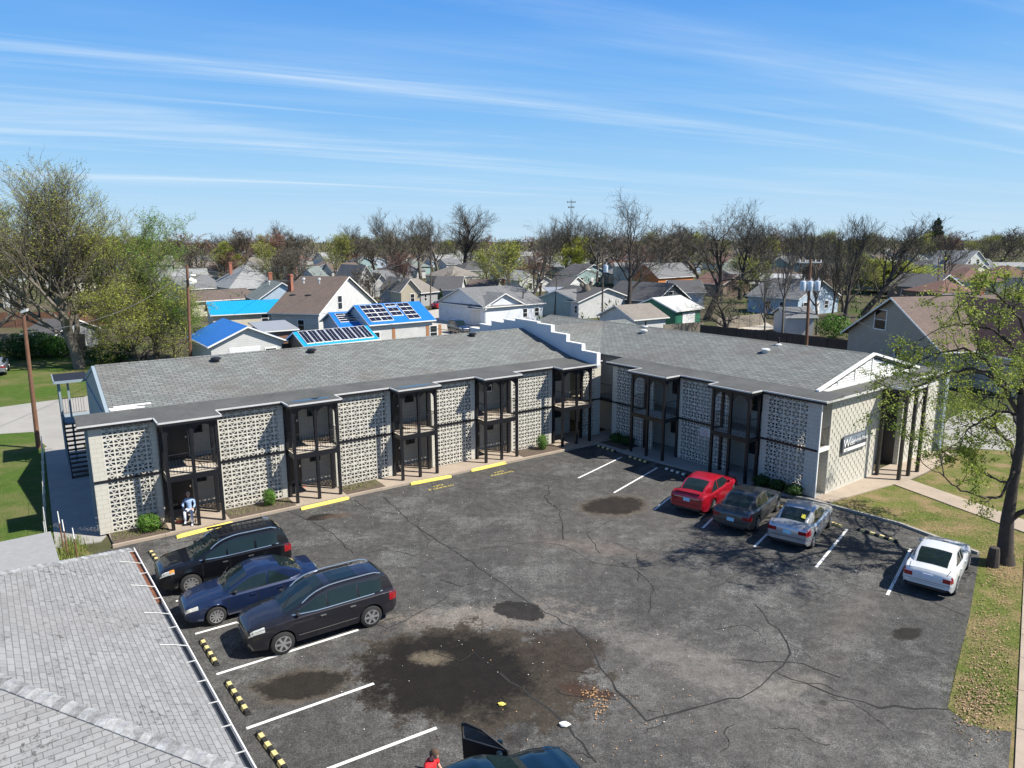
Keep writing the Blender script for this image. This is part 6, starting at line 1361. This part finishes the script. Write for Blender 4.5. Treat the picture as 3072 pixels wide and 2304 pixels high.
r,lx=house('white block house with a grey roof and long pale side wall',(1456,921),(1628,908),2.8,12,2.3,'x','block','grey',[W_('F',5.2,.9,.9,1.2),W_('F',6.8,.9,.9,1.2),W_('F',9.2,.9,.8,1.2)])
house('long left wing of the white block house',(1330,906),(1453,921),2.8,7,1.7,'x','block','grey',[],name='house')
house('small white porch gable on two posts beside the blue bins',(1456,925),(1524,918),2.6,3,1.5,'y','white','grey',[W_('F',1,0.1,.9,1.9,'dark')],name='porch')
house('low white house with charcoal roof right of the white block house',(1630,893),(1736,905),2.7,11,1.8,'x','white','dark',[W_('F',3.0,.8,.8,1.2),W_('F',6.5,.9,.6,1.1),W_('F',8.6,.9,.6,1.1)])
house('white bungalow behind the thick dead trunk',(1738,906),(1812,898),2.6,9,1.5,'x','teal','grey',[W_('F',3,.9,.9,1.0)])
house('charcoal house with white-trimmed windows and a long dark roof',(1816,890),(1968,902),2.8,8,2.4,'x','dgrey','dark',[W_('F',3.2,.4,.9,1.9,'door'),W_('F',8.0,.7,1.2,1.2),W_('R',3,3,1,1)])
house('green metal garage with a white roll-up door',(2026,932),(2102,923),3.0,7,1.4,'x','green','white',[W_('F',1.7,.05,2.9,2.5,'garage')])
house('white garage with a worn grey roof left of the green garage',(1902,958),(1997,950),2.4,6.5,1.4,'x','white','tan',[])
house('orange clapboard house with a grey roof behind the huge leaning tree',(1975,832),(2080,826),3.2,8,3.0,'x','orange','grey',[W_('F',3,1,1,1.2),W_('R',3.4,3.4,.9,1.3)])
house('slate-roofed low house right of the charcoal house',(2020,876),(2112,876),2.7,9,1.8,'x','lblue','dark',[])
house('brown-roofed house half hidden behind the huge leaning tree',(2082,848),(2170,853),2.7,9,1.9,'x','brown','redbrown',[])
house('long barn with a pale corrugated roof behind bare trees',(2256,851),(2380,855),3.0,12,1.8,'x','brown','white',[W_('F',2,.8,1,1)])
house('small white shed beside the transformer pole',(2362,950),(2443,950),2.4,5,.9,'x','white','grey',[],name='shed')
# large taupe house at the right
r,lx=house('large taupe sided house with a mauve shingle roof and two white windows',(2546,992),(2830,1046),3.3,10,3.6,'y','taupe','mauve',[W_('F',3.6,4.0,1.45,1.7),W_('F',6.6,.9,.95,1.9)],ov=.5,chim=(4.9,9.5,.9))
cy_,sy_=math.cos(r.rotation_euler.z),math.sin(r.rotation_euler.z); wx,wy=r.location.x+cy_*lx*.5-sy_*3.2,r.location.y+sy_*lx*.5+cy_*3.2
house('right-hand cross wing of the taupe house with dark brown shingles',None,None,3.31,6.5,3.58,'x','cream','redbrown',[],ov=.4,world=((wx,wy),r.rotation_euler.z,11.0))
house('white clapboard neighbour right of the taupe house, behind the near tree',(2985,1010),(3080,1000),3.2,8,2.6,'x','white','grey',[W_('F',1.5,1,1,1.3)])
house('brown hip-roofed brick house at the right background',(2880,842),(3010,842),3.0,12,2.6,'hip','tan','redbrown',[])
house('small brown hip roof in front of the brown brick house',(2820,880),(2945,878),2.6,9,2.0,'hip','brown','redbrown',[])
house('red-brown roofed house at the far right edge',(3010,830),(3110,830),3.0,12,2.4,'hip','tan','redbrown',[])
house('white gambrel house on the right skyline',(2890,796),(2965,794),4.2,12,4.2,'y','white','lgrey',[W_('F',2,4.6,1.2,1.3),W_('F',6,4.6,1.2,1.3)])
house('small white gabled house left of the gambrel house',(2805,802),(2855,805),3.2,14,2.6,'y','white','grey',[W_('F',3.3,1.0,1.5,1.6)])
house('long white trailer-like building with a royal blue band on its roof',(2770,838),(2872,836),3.4,8,.2,'shed','white','deep',[])
house('white long low building beside the gambrel house',(2975,800),(3090,800),3.0,10,1.2,'x','white','lgrey',[])
house('teal gabled cottage with white trim, centre background',(1470,812),(1508,812),3.4,9,2.8,'y','lblue','dark',[W_('F',1.6,1.2,.8,1.1)])
house('wide brown-tan roofed house behind the large round bare tree',(1355,830),(1440,826),2.8,11,2.6,'hip','cream','tan',[W_('F',2,.9,1,1.2),W_('F',6,.9,1,1.2)])
house('brown low-roofed yellow house behind the white block house',(1395,872),(1480,873),2.7,10,1.8,'x','tan','brown',[],chim=(7,2,.4))
house('white dormered charcoal house behind the tan gabled house',(1305,868),(1380,868),2.7,9,2.2,'x','white','dark',[])
house('white two-storey gable house, centre-left background',(1075,838),(1120,836),4.6,9,2.6,'y','white','grey',[W_('F',1.5,3.2,.9,1.2)])
house('white cottage right of the dark dense evergreen',(1125,850),(1165,849),2.9,9,1.9,'y','white','dark',[W_('F',2,1,.8,1.2)])
house('red-roofed long house in the left distance',(985,780),(1065,780),3.2,10,2.2,'x','white','red',[])
house('tiny white house with light roof in the left distance',(940,778),(978,779),4,9,3,'y','white','lgrey',[])
house('long pale warehouse beyond the tall forked tree',(1850,800),(1990,800),5.5,20,.6,'x','paleg','lgrey',[])
house('white bungalow among trunks under the cell tower',(1640,860),(1700,862),2.8,9,1.8,'x','white','dark',[W_('F',2,1,.9,1.1),W_('F',6,1,.9,1.1)])
house('pale green garage right of the white bungalow',(1660,885),(1720,884),2.6,7,.8,'shed','paleg','tin',[])
house('white cottage with grey roof left of the wooden pole, far left',(5,878),(62,876),2.8,10,1.8,'y','white','dark',[])
house('dark blue-grey roofed shed behind the fence at far left',(75,1000),(165,1002),2.2,6,1.2,'x','grey','dark',[],name='shed')
# --- filler houses further out
fr=random.Random(21); wl=['white','cream','tan','lblue','grey','teal','white','paleg','white','brown']; rl=['grey','dark','brown','tan','lgrey','redbrown','green','grey']
wn_={'lblue':'light blue','paleg':'pale green'}; rn_={'lgrey':'light grey','redbrown':'red-brown','dark':'charcoal','green':'grey-green'}
protos={}; cnt=0
def zone(x,y):
    px=PR(Vector((x,y,2)))[0]; return 'far left' if px<700 else 'left' if px<1150 else 'centre left' if px<1500 else 'centre' if px<1850 else 'centre right' if px<2250 else 'right' if px<2700 else 'far right'
used=[(o.location.x,o.location.y) for o in COL.objects if o.get('category')=='house']
seen=set()
for row in range(13):
    Y=118+row*24*(1+row*.035)
    n=int(Y*1.45/22)
    for i in range(n):
        x=-Y*.74+i*22+fr.uniform(-4,4)+(row%2)*9; y=Y+fr.uniform(-6,6)
        if any((x-a)**2+(y-b_)**2<14**2 for a,b_ in used): continue
        if fr.random()<.06 or (x<-30 and y<150): continue
        used.append((x,y)); kd=fr.choice(('x','y','x','hip')); wc=fr.choice(wl); rc=fr.choice(rl); key=(kd,wc,rc); yw=R(33)+fr.choice((0,0,math.pi/2))+fr.uniform(-.05,.05)
        dist='near' if y<170 else 'middle-distance' if y<280 else 'distant'
        if (wc,rc,dist) in seen: z_=zone(x,y)
        else: z_=zone(x,y); seen.add((wc,rc,dist))
        ks={'x':'ridge-roofed','y':'gable-fronted','hip':'hip-roofed'}[kd]
        lb='%s %s %s house with %s roof, %s of the picture'%(dist,wn_.get(wc,wc),ks,rn_.get(rc,rc),z_)
        if key in protos:
            o=copy_tree(protos[key]); o.location=(x,y,0); o.rotation_euler.z=yw; o['label']=lb
        else:
            o,_=house(lb,None,None,2.8,fr.uniform(7.5,10),fr.uniform(1.8,2.8),kd,wc,rc,[W_('F',1.5,.9,1,1.2),W_('F',5.2,.1,.9,2,'door'),W_('F',7.6,.9,1,1.2),W_('L',2.2,.9,1,1.2),W_('L',5,.9,1,1.2),W_('R',3,.9,1,1.2)],world=((x,y),yw,fr.uniform(9.5,13)),group='houses of the neighbourhood beyond'); protos[key]=o
# ================================================================== filler trees
pt=[p for p in PROTO]
leafproto=[o for o in COL.objects if o.get('label','') in ('round yellow-green tree behind the long grey roofs at left','bright green leafing tree just left of the orange-brown utility pole','red-budded tree at the left background behind the brick chimney house')]
lp=[(o,11.0) for o in leafproto]
# lighter prototypes for the distance
lt=[]
for k in range(6):
    p=tree_parts(80+k,12,.28,(11,7,5,3),.18,.5,.80,(1,0,0,0,1,0)[k],.16,.03,sides=(5,4,3,3)); norm_tree(p,12,9+k%3)
    o=make_tree('bare_tree','x',(0,0,0),p,(X['bark'],X['twig'] if k!=5 else X['twigr']),leafmt=X['leafy'] if k in (0,4) else None,group='trees of the neighbourhood beyond'); lt.append([o,False])
tr_=random.Random(5); nT=0; tused=[]
def put(x,y,h_,lab):
    global nT
    k=tr_.randrange(6); e=lt[k]
    o=e[0] if not e[1] else copy_tree(e[0]); e[1]=True
    if k in (0,4): o.name='budding_tree'
    s=h_/12; o.location=(x,y,0); o.scale=(s*tr_.uniform(.85,1.25),s*tr_.uniform(.85,1.2),s); o.rotation_euler.z=tr_.uniform(0,6.28); o['label']=lab; o['category']='tree'; nT+=1
for row in range(12):
    Y=112+row*20*(1+row*.09); n=int(Y*1.5/16)
    for i in range(n):
        x=-Y*.75+i*16+tr_.uniform(-7,7); y=Y+tr_.uniform(-9,9)
        if any((x-a)**2+(y-b_)**2<6.5**2 for a,b_ in used): continue
        if tr_.random()<.14 or nT>290: continue
        px=PR(Vector((x,y,2)))[0]
        if row<2 and (px<1700 and px>560) and tr_.random()<.55: continue
        if x<-40 and y<130: continue
        dist='nearer' if y<170 else 'middle-distance' if y<270 else 'distant'
        put(x,y,(tr_.uniform(8.5,12) if abs(x)<.6*y else tr_.uniform(10,14)) if y<170 else tr_.uniform(12,17),'%s bare or barely budding tree among the houses, %s of the picture'%(dist,zone(x,y)))
b=MB(); fw_=random.Random(19)
for i in range(1500):
    Y=95+330*fw_.random(); x=(fw_.random()-.5)*1.55*Y
    if Y<125 and (PR((x,Y,0))[0]<640 or 1100<PR((x,Y,0))[0]<1500): continue
    if any((x-a)**2+(Y-c)**2<6**2 for a,c in used): continue
    H=fw_.uniform(1.2,4.2)
    for j in range(26):
        z=H*fw_.random(); k=H*.5*math.sqrt(max(.05,1-(z/H-.4)**2)); t=fw_.uniform(0,6.28); rd=fw_.random()**.5*k*fw_.uniform(.6,1.3); q=Vector((x+math.cos(t)*rd,Y+math.sin(t)*rd,z)); s=fw_.uniform(.12,.38); d=Vector((fw_.gauss(0,.6),fw_.gauss(0,.6),1)).normalized(); o=d.orthogonal().normalized(); o.rotate(Matrix.Rotation(fw_.uniform(0,6.28),3,d)); b.mi=(i%3); b.poly([q-o*s*.35,q+d*s*1.5,q+o*s*.35,q-d*s*.8])
b.build('backyard_brush',[M('brush_brown',(.12,.10,.07),.95,0,.3,.1),M('brush_olive',(.12,.15,.045),.95,0,.3,.1),M('brush_green',(.07,.12,.03),.95,0,.3,.1)],uv=False,kind='stuff',label='brown and olive brush filling the back gardens between the houses')
# far woods: one mass of twiggy crowns out to the horizon
b=MB(); b.mi=0
fw_=random.Random(9)
for i in range(2000):
    Y=330+900*fw_.random()**1.4; x=(fw_.random()-.5)*1.6*Y; H=fw_.uniform(7,14); w_=H*.45
    for j in range(34):
        z=H*(.12+.88*fw_.random()**.7); k=w_*(1-(z/H-.55)**2*2.2 if z>H*.2 else .4); t=fw_.uniform(0,6.28); rd=fw_.random()**.5*max(.2,k); q=Vector((x+math.cos(t)*rd,Y+math.sin(t)*rd,z)); s=fw_.uniform(.25,.9); d=Vector((fw_.gauss(0,.45),fw_.gauss(0,.45),1)).normalized(); o=d.orthogonal().normalized(); o.rotate(Matrix.Rotation(fw_.uniform(0,6.28),3,d)); b.mi=fw_.choice((0,0,1,2)) if j>5 else 0
        b.poly([q-o*s*.35,q+d*s*1.6,q+o*s*.35,q-d*s*.8])
b.build('far_woods',[M('far_twigs',(.16,.135,.11),.95,0,.25,.02),M('far_olive',(.17,.18,.08),.95,0,.25,.02),M('far_brown',(.14,.115,.085),.95,0,.25,.02)],uv=False,kind='stuff',label='grey-brown and olive woods running to the horizon')
# ================================================================== poles and wires
def cable(p,q,sag,label,r=.019,n=10):
    b=MB(); pts=[Vector(p).lerp(Vector(q),k/n)-Vector((0,0,sag*4*(k/n)*(1-k/n))) for k in range(n+1)]; 
    for i in range(n): b.tube(pts[i],pts[i+1],r,r,4,False)
    return b.build('power_cable',X['wire'],uv=False,label=label,category='cable',group='overhead wires behind the building')
def pole(label,px,py,tx,ty,r=.14,mt='pole',arm=None,lamp=None,trans=0,name='utility_pole'):
    base=G(px,py); H=hgt(base,px,ty); top=D(tx,ty,base.y); o=empty(name,base,0,label,'utility pole'); b=MB(); n=6
    for i in range(n): b.tube(base.lerp(top,i/n),base.lerp(top,(i+1)/n),r*(1-.3*i/n),r*(1-.3*(i+1)/n),10,i==n-1)
    b.build('shaft',X[mt],o,uv=False,smooth=True)
    if arm:
        for dz in arm:
            b=MB(); c=top-Vector((0,0,dz)); b.box(c.x-1.15,c.x+1.15,c.y-.07,c.y+.07,c.z-.06,c.z+.06); A_=b.build('crossarm',X['edge'],o,uv=False)
            for k in (-1.05,-.5,.5,1.05):
                b=MB(); b.lathe([(.03,0),(.07,.06),(.04,.1),(.07,.15),(.02,.2)],8,lambda x,y,z:c+Vector((x+k,y,z+.06))); b.build('insulator',X['white'],A_,uv=False)
    for k in range(trans):
        b=MB(); c=top+Vector(((k-(trans-1)/2)*.72+(.35 if trans==1 else 0),-.35,-3.1 if trans>1 else -2.2)); b.lathe([(.001,0),(.28,.0),(.30,.08),(.30,.85),(.26,.95),(.001,1.0)],14,lambda x,y,z:c+Vector((x,y,z))); T_=b.build('transformer',M('transformer_paint',(.50,.58,.66),.4) if 'trn' not in X else X['trn'],o,uv=False,smooth=True)
        b=MB(); b.tube(c+Vector((.1,0,1)),c+Vector((.1,0,1.3)),.05,.03,6); b.build('bushing',X['white'],T_,uv=False)
    if lamp:
        dx,dz=lamp; b=MB(); c=top-Vector((0,0,dz)); b.path([c,c+Vector((dx*.5,-.2,.45)),c+Vector((dx,-.3,.5))],.03,6); A_=b.build('lamp_arm',X['edge'],o,uv=False); b=MB(); e=c+Vector((dx,-.3,.46)); b.lathe([(.05,.1),(.16,.04),(.2,-.04),(.10,-.1)],10,lambda x,y,z:e+Vector((x*1.6,y,z))); b.build('lamp_head',X['white'],A_,uv=False,smooth=True)
    return top
T1=pole('brown wooden pole with a small floodlight, standing on the lawn at far left',116,1345,70,945,.135,'pole')
b=MB(); c=T1+Vector((.12,-.05,.2)); b.hexa([c+Vector(v) for v in ((-.18,-.1,-.1),(.16,-.1,.02),(.16,.1,.02),(-.18,.1,-.1),(-.14,-.1,.05),(.22,-.1,.18),(.22,.1,.18),(-.14,.1,.05))]); FLd=b.build('floodlight',X['white'],uv=False); FLd.parent=[o for o in COL.objects if o.get('label','').startswith('brown wooden pole with a small')][0]; FLd.matrix_parent_inverse=Matrix.Translation(-Vector(FLd.parent.location))
T2=pole('orange-brown wooden pole rising behind the left end of the long roof',573,1100,561,795,.17,'pole',lamp=(.6,1.4))
T3=pole('dark slim pole with a street lamp arm and grey transformer, centre right',1806,1000,1809,765,.13,'poled',trans=1,lamp=(-1.9,2.3))
T4=pole('tall wooden pole with three pale transformers and a crossarm',2417,1075,2432,778,.17,'pole',arm=(.3,),trans=3)
T5=pole('thin dark pole left of the white block house',1291,930,1294,735,.12,'poled')
T6=pole('thin pole right of the crooked pale tree',1663,950,1671,830,.10,'poled')
T7=pole('short dark pole in front of the white block house',1565,965,1570,872,.13,'poled')
T8=pole('distant dark pole above the hip-roofed grey house',730,830,727,752,.12,'poled',arm=(.5,))
T9=pole('distant brown pole right of the red-budded tree',866,868,861,760,.12,'pole')
T10=pole('distant pole behind the teal gabled cottage',1512,860,1510,775,.12,'poled',arm=(.4,))
T11=pole('distant pole beside the orange house',1942,848,1942,752,.12,'poled')
T12=pole('pole in the blue storage yard at the right background',2813,905,2816,775,.12,'pole')
T13=pole('second pole in the yard at the right background, nearer the white building',2848,880,2850,782,.12,'poled')
T14=pole('distant pole in front of the white gambrel house',2915,815,2917,745,.12,'poled',trans=0)
T15=pole('small wooden crossarm pole above the red cottage, left distance',1165,815,1166,742,.12,'poled',arm=(.3,))
z0=Vector((0,0,.25))
for i,(p,q,s,l) in enumerate(((T1-z0*4,T2-z0,1.2,'wire from the lawn pole to the orange-brown pole'),(T2-z0,D(1060,838,T9.y),1.0,'upper wire running right from the orange-brown pole'),(T2-z0*3,T5-z0*4,2.5,'lower wire from the orange-brown pole over the solar roof'),(T2-z0*6,D(1900,960,T3.y),3,'long low wire crossing behind the parapet'),(T5-z0,T3-z0*6,2.0,'wire between the thin dark pole and the street lamp pole'),(T5-z0*7,T7-z0,1.0,'short wire before the white block house'),(T7-z0,T3-z0*9,.8,'sagging wire to the street lamp pole'),(T3-z0*4,T4-z0*12,2.0,'wire between the street lamp pole and the transformer pole, lower'),(T3-z0,T4-z0,2.2,'wire between the street lamp pole and the transformer pole, upper'),(T4-z0*10,D(2700,1010,T4.y-18),.8,'service wire from the transformer pole to the taupe house'),(T4-z0*8,D(3300,960,T4.y-10),2.0,'wire running right over the taupe house roof'),(T1-z0*2,D(-200,970,T1.y+2),.3,'wire leaving the lawn pole to the left, upper'),(T1-z0*5,D(-200,985,T1.y+2),.3,'wire leaving the lawn pole to the left, lower'))): cable(p,q,s,l)
# cell tower
tb=G(1712,757); H=hgt(tb,1712,600); CT=empty("cell_tower",tb,0,'lattice cell tower with two antenna rings on the skyline','tower'); b=MB()
w0,w1=1.6,.6
for k in range(3):
    a=2.09*k; c=2.09*(k+1); f=lambda t,z: tb+Vector((math.cos(t)*(w0+(w1-w0)*z/H),math.sin(t)*(w0+(w1-w0)*z/H),z)); b.tube(f(a,0),f(a,H),.16,.12,5)
    n=int(H/3)
    for i in range(n): b.tube(f(a,i*H/n),f(c,(i+1)*H/n),.06,.06,4,False); b.tube(f(a,i*H/n),f(c,i*H/n),.06,.06,4,False)
b.build('mast',X['poled'],CT,uv=False)
for z,r_ in ((H-2,4.2),(H-7,3.0)):
    b=MB()
    for k in range(12):
        a=6.283*k/12; c=6.283*(k+1)/12; p=tb+Vector((math.cos(a)*r_,math.sin(a)*r_,z)); q=tb+Vector((math.cos(c)*r_,math.sin(c)*r_,z)); b.tube(p,q,.12,.12,4,False); b.tube(p-Vector((0,0,.9)),p+Vector((0,0,.9)),.16,.16,4)
        if k%4==0: b.tube(tb+Vector((0,0,z)),p,.12,.1,4,False)
    b.build('antenna_ring',X['poled'],CT,uv=False)
b=MB(); b.tube(tb+Vector((0,0,H)),tb+Vector((0,0,H+3)),.12,.05,4); b.build('lightning_rod',X['poled'],CT,uv=False)
# ================================================================== fences
def fence(label,pts,h_,mt,ty=None,pw=.14,gap=.012):
    P=[G(*p) for p in pts] if ty is None else [D(*p) for p in pts]; o=empty('board_fence',(P[0].x,P[0].y,0),0,label,'fence'); b=MB(); q=MB()
    for p,c in zip(P,P[1:]):
        d=(c-p); d.z=0; Ln=d.length; d.normalize(); s=Vector((-d.y,d.x,0)); n=int(Ln/(pw+gap))
        for i in range(n):
            a=p+d*(i*(pw+gap)); a.z=0; t=h_+rnd.uniform(-.02,.02); e=a+d*pw; w_=s*.011; b.hexa([a-w_,e-w_,e+w_,a+w_]+[v+Vector((0,0,t)) for v in (a-w_,e-w_,e+w_,a+w_)])
        k=0
        while k<Ln: a=p+d*k; a.z=0; q.box(a.x-.05,a.x+.05,a.y-.05,a.y+.05,0,h_+.05); k+=2.4
        for z in (.35,h_-.35):
            a=p+s*.03; e=c+s*.03; q.hexa([Vector((v.x,v.y,z+dz)) for dz in (0,.08) for v in (a,e,e+s*.04,a+s*.04)])
    b.build('boards',X[mt],o,uv=False); q.build('posts_and_rails',X[mt],o,uv=False); return o
X['fdark']=M('dark_fence',(.055,.045,.038),.9,0,.3,3); X['fgrey']=M('grey_fence',(.24,.21,.17),.9,0,.2,3); X['fbrown']=M('brown_fence',(.20,.10,.06),.9,0,.3,3)
fence('dark board fence running behind the right wing roof',[(2100,1018),(2300,1040),(2560,1074)],1.8,'fdark')
fence('pale weathered fence between the leaning tree and the back driveway',[(2150,992),(2290,975)],1.7,'fgrey')
fence('weathered fence behind the green garage',[(1990,1012),(2110,1002)],1.6,'fgrey')
fence('grey picket-like fence along the lawn at far left',[(-60,1052),(110,1050),(260,1052)],1.9,'fgrey')
fence('brown board fence behind the grey fence at far left',[(-60,985),(200,980),(420,970)],2.2,'fbrown')
fence('dark fence beside the open solar shed',[(830,1055),(960,1040)],1.7,'fbrown')
fr_=MB(); P=[G(1312,1012),G(1360,1020),G(1420,1035)]; FR=empty('rail_fence',(P[0].x,P[0].y,0),0,'low brown rail fence beside the dark van','fence')
for p in P: fr_.box(p.x-.06,p.x+.06,p.y-.06,p.y+.06,0,1.2)
for p,q in zip(P,P[1:]): fr_.tube(p+Vector((0,0,1.1)),q+Vector((0,0,1.1)),.05,.05,5)
fr_.build('posts_and_rails',X['wood'],FR,uv=False)
fr_=MB(); P=[G(150,1370+i*27) if False else L(-1.55-.04*i,15.2-i*1.9) for i in range(9)]; FR=empty('wire_fence',(P[0].x,P[0].y,0),0,'thin wire fence with bare metal posts along the left end walk','fence')
for p in P: fr_.tube(p,p+Vector((0,0,1.15)),.022,.022,6)
for p,q in zip(P,P[1:]):
    for z in (.1,.6,1.1): fr_.tube(p+Vector((0,0,z)),q+Vector((0,0,z)),.006,.006,3,False)
fr_.build('posts_and_wire',X['edge'],FR,uv=False)
# rusty garden stakes
for px,py,ty,lb,mt in ((235,1690,1585,'leaning rusty stake in the weedy corner, rightmost','pole'),(205,1670,1560,'white-topped rusty stake in the weedy corner, tallest','pole'),(192,1650,1535,'rusty stake in the weedy corner, leftmost','pole')):
    c=G(px,py); h_=hgt(c,px,ty); b=MB(); b.tube(c,c+Vector((-.05,.02,h_*.7)),.03,.025,6); b.mi=1; b.tube(c+Vector((-.05,.02,h_*.7)),c+Vector((-.07,.03,h_)),.025,.02,6); b.build('garden_stake',[X['pole'],X['white']],uv=False,label=lb,category='stake')
sheet('weed_patch',[xy(G(168,1610)),xy(G(235,1605)),xy(G(255,1645)),xy(G(278,1672)),xy(G(190,1700))],.03,X['verge'],kind='structure')
b=MB(); 
for _ in range(1500):
    g=G(rnd.gauss(215,22),rnd.gauss(1655,18)); a=rnd.uniform(0,6.28); h_=rnd.uniform(.05,.32); dx,dy=math.cos(a)*.015,math.sin(a)*.015; b.poly([(g.x-dx,g.y-dy,.02),(g.x+dx,g.y+dy,.02),(g.x+dy*4,g.y-dx*4,h_)])
for F,aa in ((L,(10.2,12.2)),(L,(.4,2.4)),(L,(4.9,7.7))):
    for _ in range(380):
        g=F(rnd.uniform(*aa),rnd.uniform(-1.0,-.1),.11); a=rnd.uniform(0,6.28); h_=rnd.uniform(.02,.10); dx,dy=math.cos(a)*.02,math.sin(a)*.02; b.poly([(g.x-dx,g.y-dy,g.z),(g.x+dx,g.y+dy,g.z),(g.x+dy*2,g.y-dx*2,g.z+h_)])
b.build('weeds',X['grassb'],uv=False,kind='stuff',label='weeds and rough grass in beds and corners')
b=MB()
for _ in range(2600):
    px,py,sx,sy=rnd.choice(((2960,1960,55,120),(2930,2100,45,40),(2800,1560,130,35),(3000,1720,45,60)))
    g=G(rnd.gauss(px,sx),rnd.gauss(py,sy)); q_=PR(g)
    if q_[1]>1690 and q_[0]<2845+max(0,(2125-q_[1]))*.24+14: continue
    if q_[1]<1690 and (q_[1]<1475 or q_[1]>1512+(q_[0]-2480)*.33): continue
    t=rnd.uniform(0,6.28); k=rnd.uniform(.018,.045); dx,dy=math.cos(t)*k,math.sin(t)*k; z=.02+rnd.uniform(0,.03); b.poly([(g.x-dx,g.y-dy,z),(g.x+dy*.6,g.y-dx*.6,z+.02),(g.x+dx,g.y+dy,z),(g.x-dy*.6,g.y+dx*.6,z+.01)])
b.build('leaf_litter',M('tan_leaves',(.36,.25,.15),.9,0,.4,8),uv=False,kind='stuff',label='dry tan leaves scattered over the verge grass')
# far vehicles and small things
Pv=suv(4.5,1.85,1.85,2.6); g=G(1378,1000); make_car('parked_van','dark blue van on the gravel street behind the parapet',(g.x,g.y,.03),R(-60),Pv,paint('dark_van_paint',(.02,.03,.06)),group='vehicles in the streets beyond',cat='van')
Pz=sedan(); g=G(1322,925); make_car('parked_car','red car at the corner of the white block house',(g.x,g.y,.03),R(60),Pz,paint('red_far_paint',(.45,.02,.03)),group='vehicles in the streets beyond')
g=G(1163,806); make_car('parked_car','white car in the left distance before the red cottage',(g.x,g.y,.03),R(10),sedan(),paint('white_far_paint',(.7,.7,.72)),group='vehicles in the streets beyond')
g=G(-8,1120); make_car('parked_car','grey car at the far left edge of the lawn',(g.x,g.y,.03),R(120),suv(4.6,1.85,1.6,2.6),paint('grey_far_paint',(.25,.27,.3)),group='vehicles in the streets beyond')
def bin_(label,px,py,col,k=1):
    g=G(px,py); o=empty('wheelie_bin',g,.4,label,'bin'); b=MB(); b.hexa([(-.22,-.25,.05),(.22,-.25,.05),(.22,.25,.05),(-.22,.25,.05),(-.28,-.32,1.0*k),(.28,-.32,1.0*k),(.28,.32,1.0*k),(-.28,.32,1.0*k)]); b.build('tub',col,o,uv=False,world=False); b=MB(); b.hexa([(-.31,-.36,1.0*k),(.31,-.36,1.0*k),(.31,.36,1.0*k),(-.31,.36,1.0*k),(-.27,-.3,1.1*k),(.27,-.3,1.1*k),(.27,.34,1.13*k),(-.27,.34,1.13*k)]); b.build('lid',col,o,uv=False,world=False)
bin_('green wheeled bin on the grass by the gravel street',1431,975,M('bin_green',(.03,.16,.09)),1.1); bin_('blue wheeled bin by the small white porch',1505,962,M('bin_blue',(.03,.10,.45)))
tk=G(578,905); o=empty('water_tank',tk,0,'white cylindrical tank beside the orange-brown pole','tank'); hh=hgt(tk,578,832); b=MB(); b.lathe([(1.1,hh-3.2),(1.1,hh-.5),(.1,hh)],16); b.build('tank_body',X['white'],o,uv=False,world=False,smooth=True); b=MB(); [b.tube((math.cos(t)*.9,math.sin(t)*.9,0),(math.cos(t)*.9,math.sin(t)*.9,hh-3.1),.08,.08,5) for t in (0,1.57,3.14,4.71)]; b.build('leg',X['edge'],o,uv=False,world=False)
ds=G(953,880); o=empty('satellite_dish',ds,0,'round satellite dish on a post beside the brown steep roof','satellite dish'); hh=hgt(ds,953,842); b=MB(); b.lathe([(.05,.0),(.5,.1),(.85,.3),(.88,.32),(.5,.14),(.01,.04)],16,lambda x,y,z:(x,-z*1.0,hh+y)); b.build('dish',X['edge'],o,uv=False,world=False,smooth=True); b=MB(); b.tube((0,0,0),(0,0,hh),.05,.05,6); b.build('mast',X['edge'],o,uv=False,world=False)
tk=G(1753,965) if False else G(1758,948); o=empty('dead_tree',tk,0,'thick topped dead trunk with stubby limbs behind the roof','tree'); hh=hgt(tk,1758,852); b=MB(); b.lathe([(.75,-.1),(.62,.6),(.58,hh*.6),(.72,hh*.8),(.6,hh*.9),(.4,hh)],12,lambda x,y,z:(x*(1+.1*math.sin(z*2+x)),y,z)); b.path([(0,0,hh*.8),(-.7,0,hh*.95),(-.95,0,hh*1.02)],.28,8); b.path([(0,0,hh*.8),(.6,0,hh*.98),(.8,0,hh*1.08)],.28,8); b.build('trunk',X['barkg'],o,uv=False,world=False,smooth=True)
bpy.context.view_layer.update()
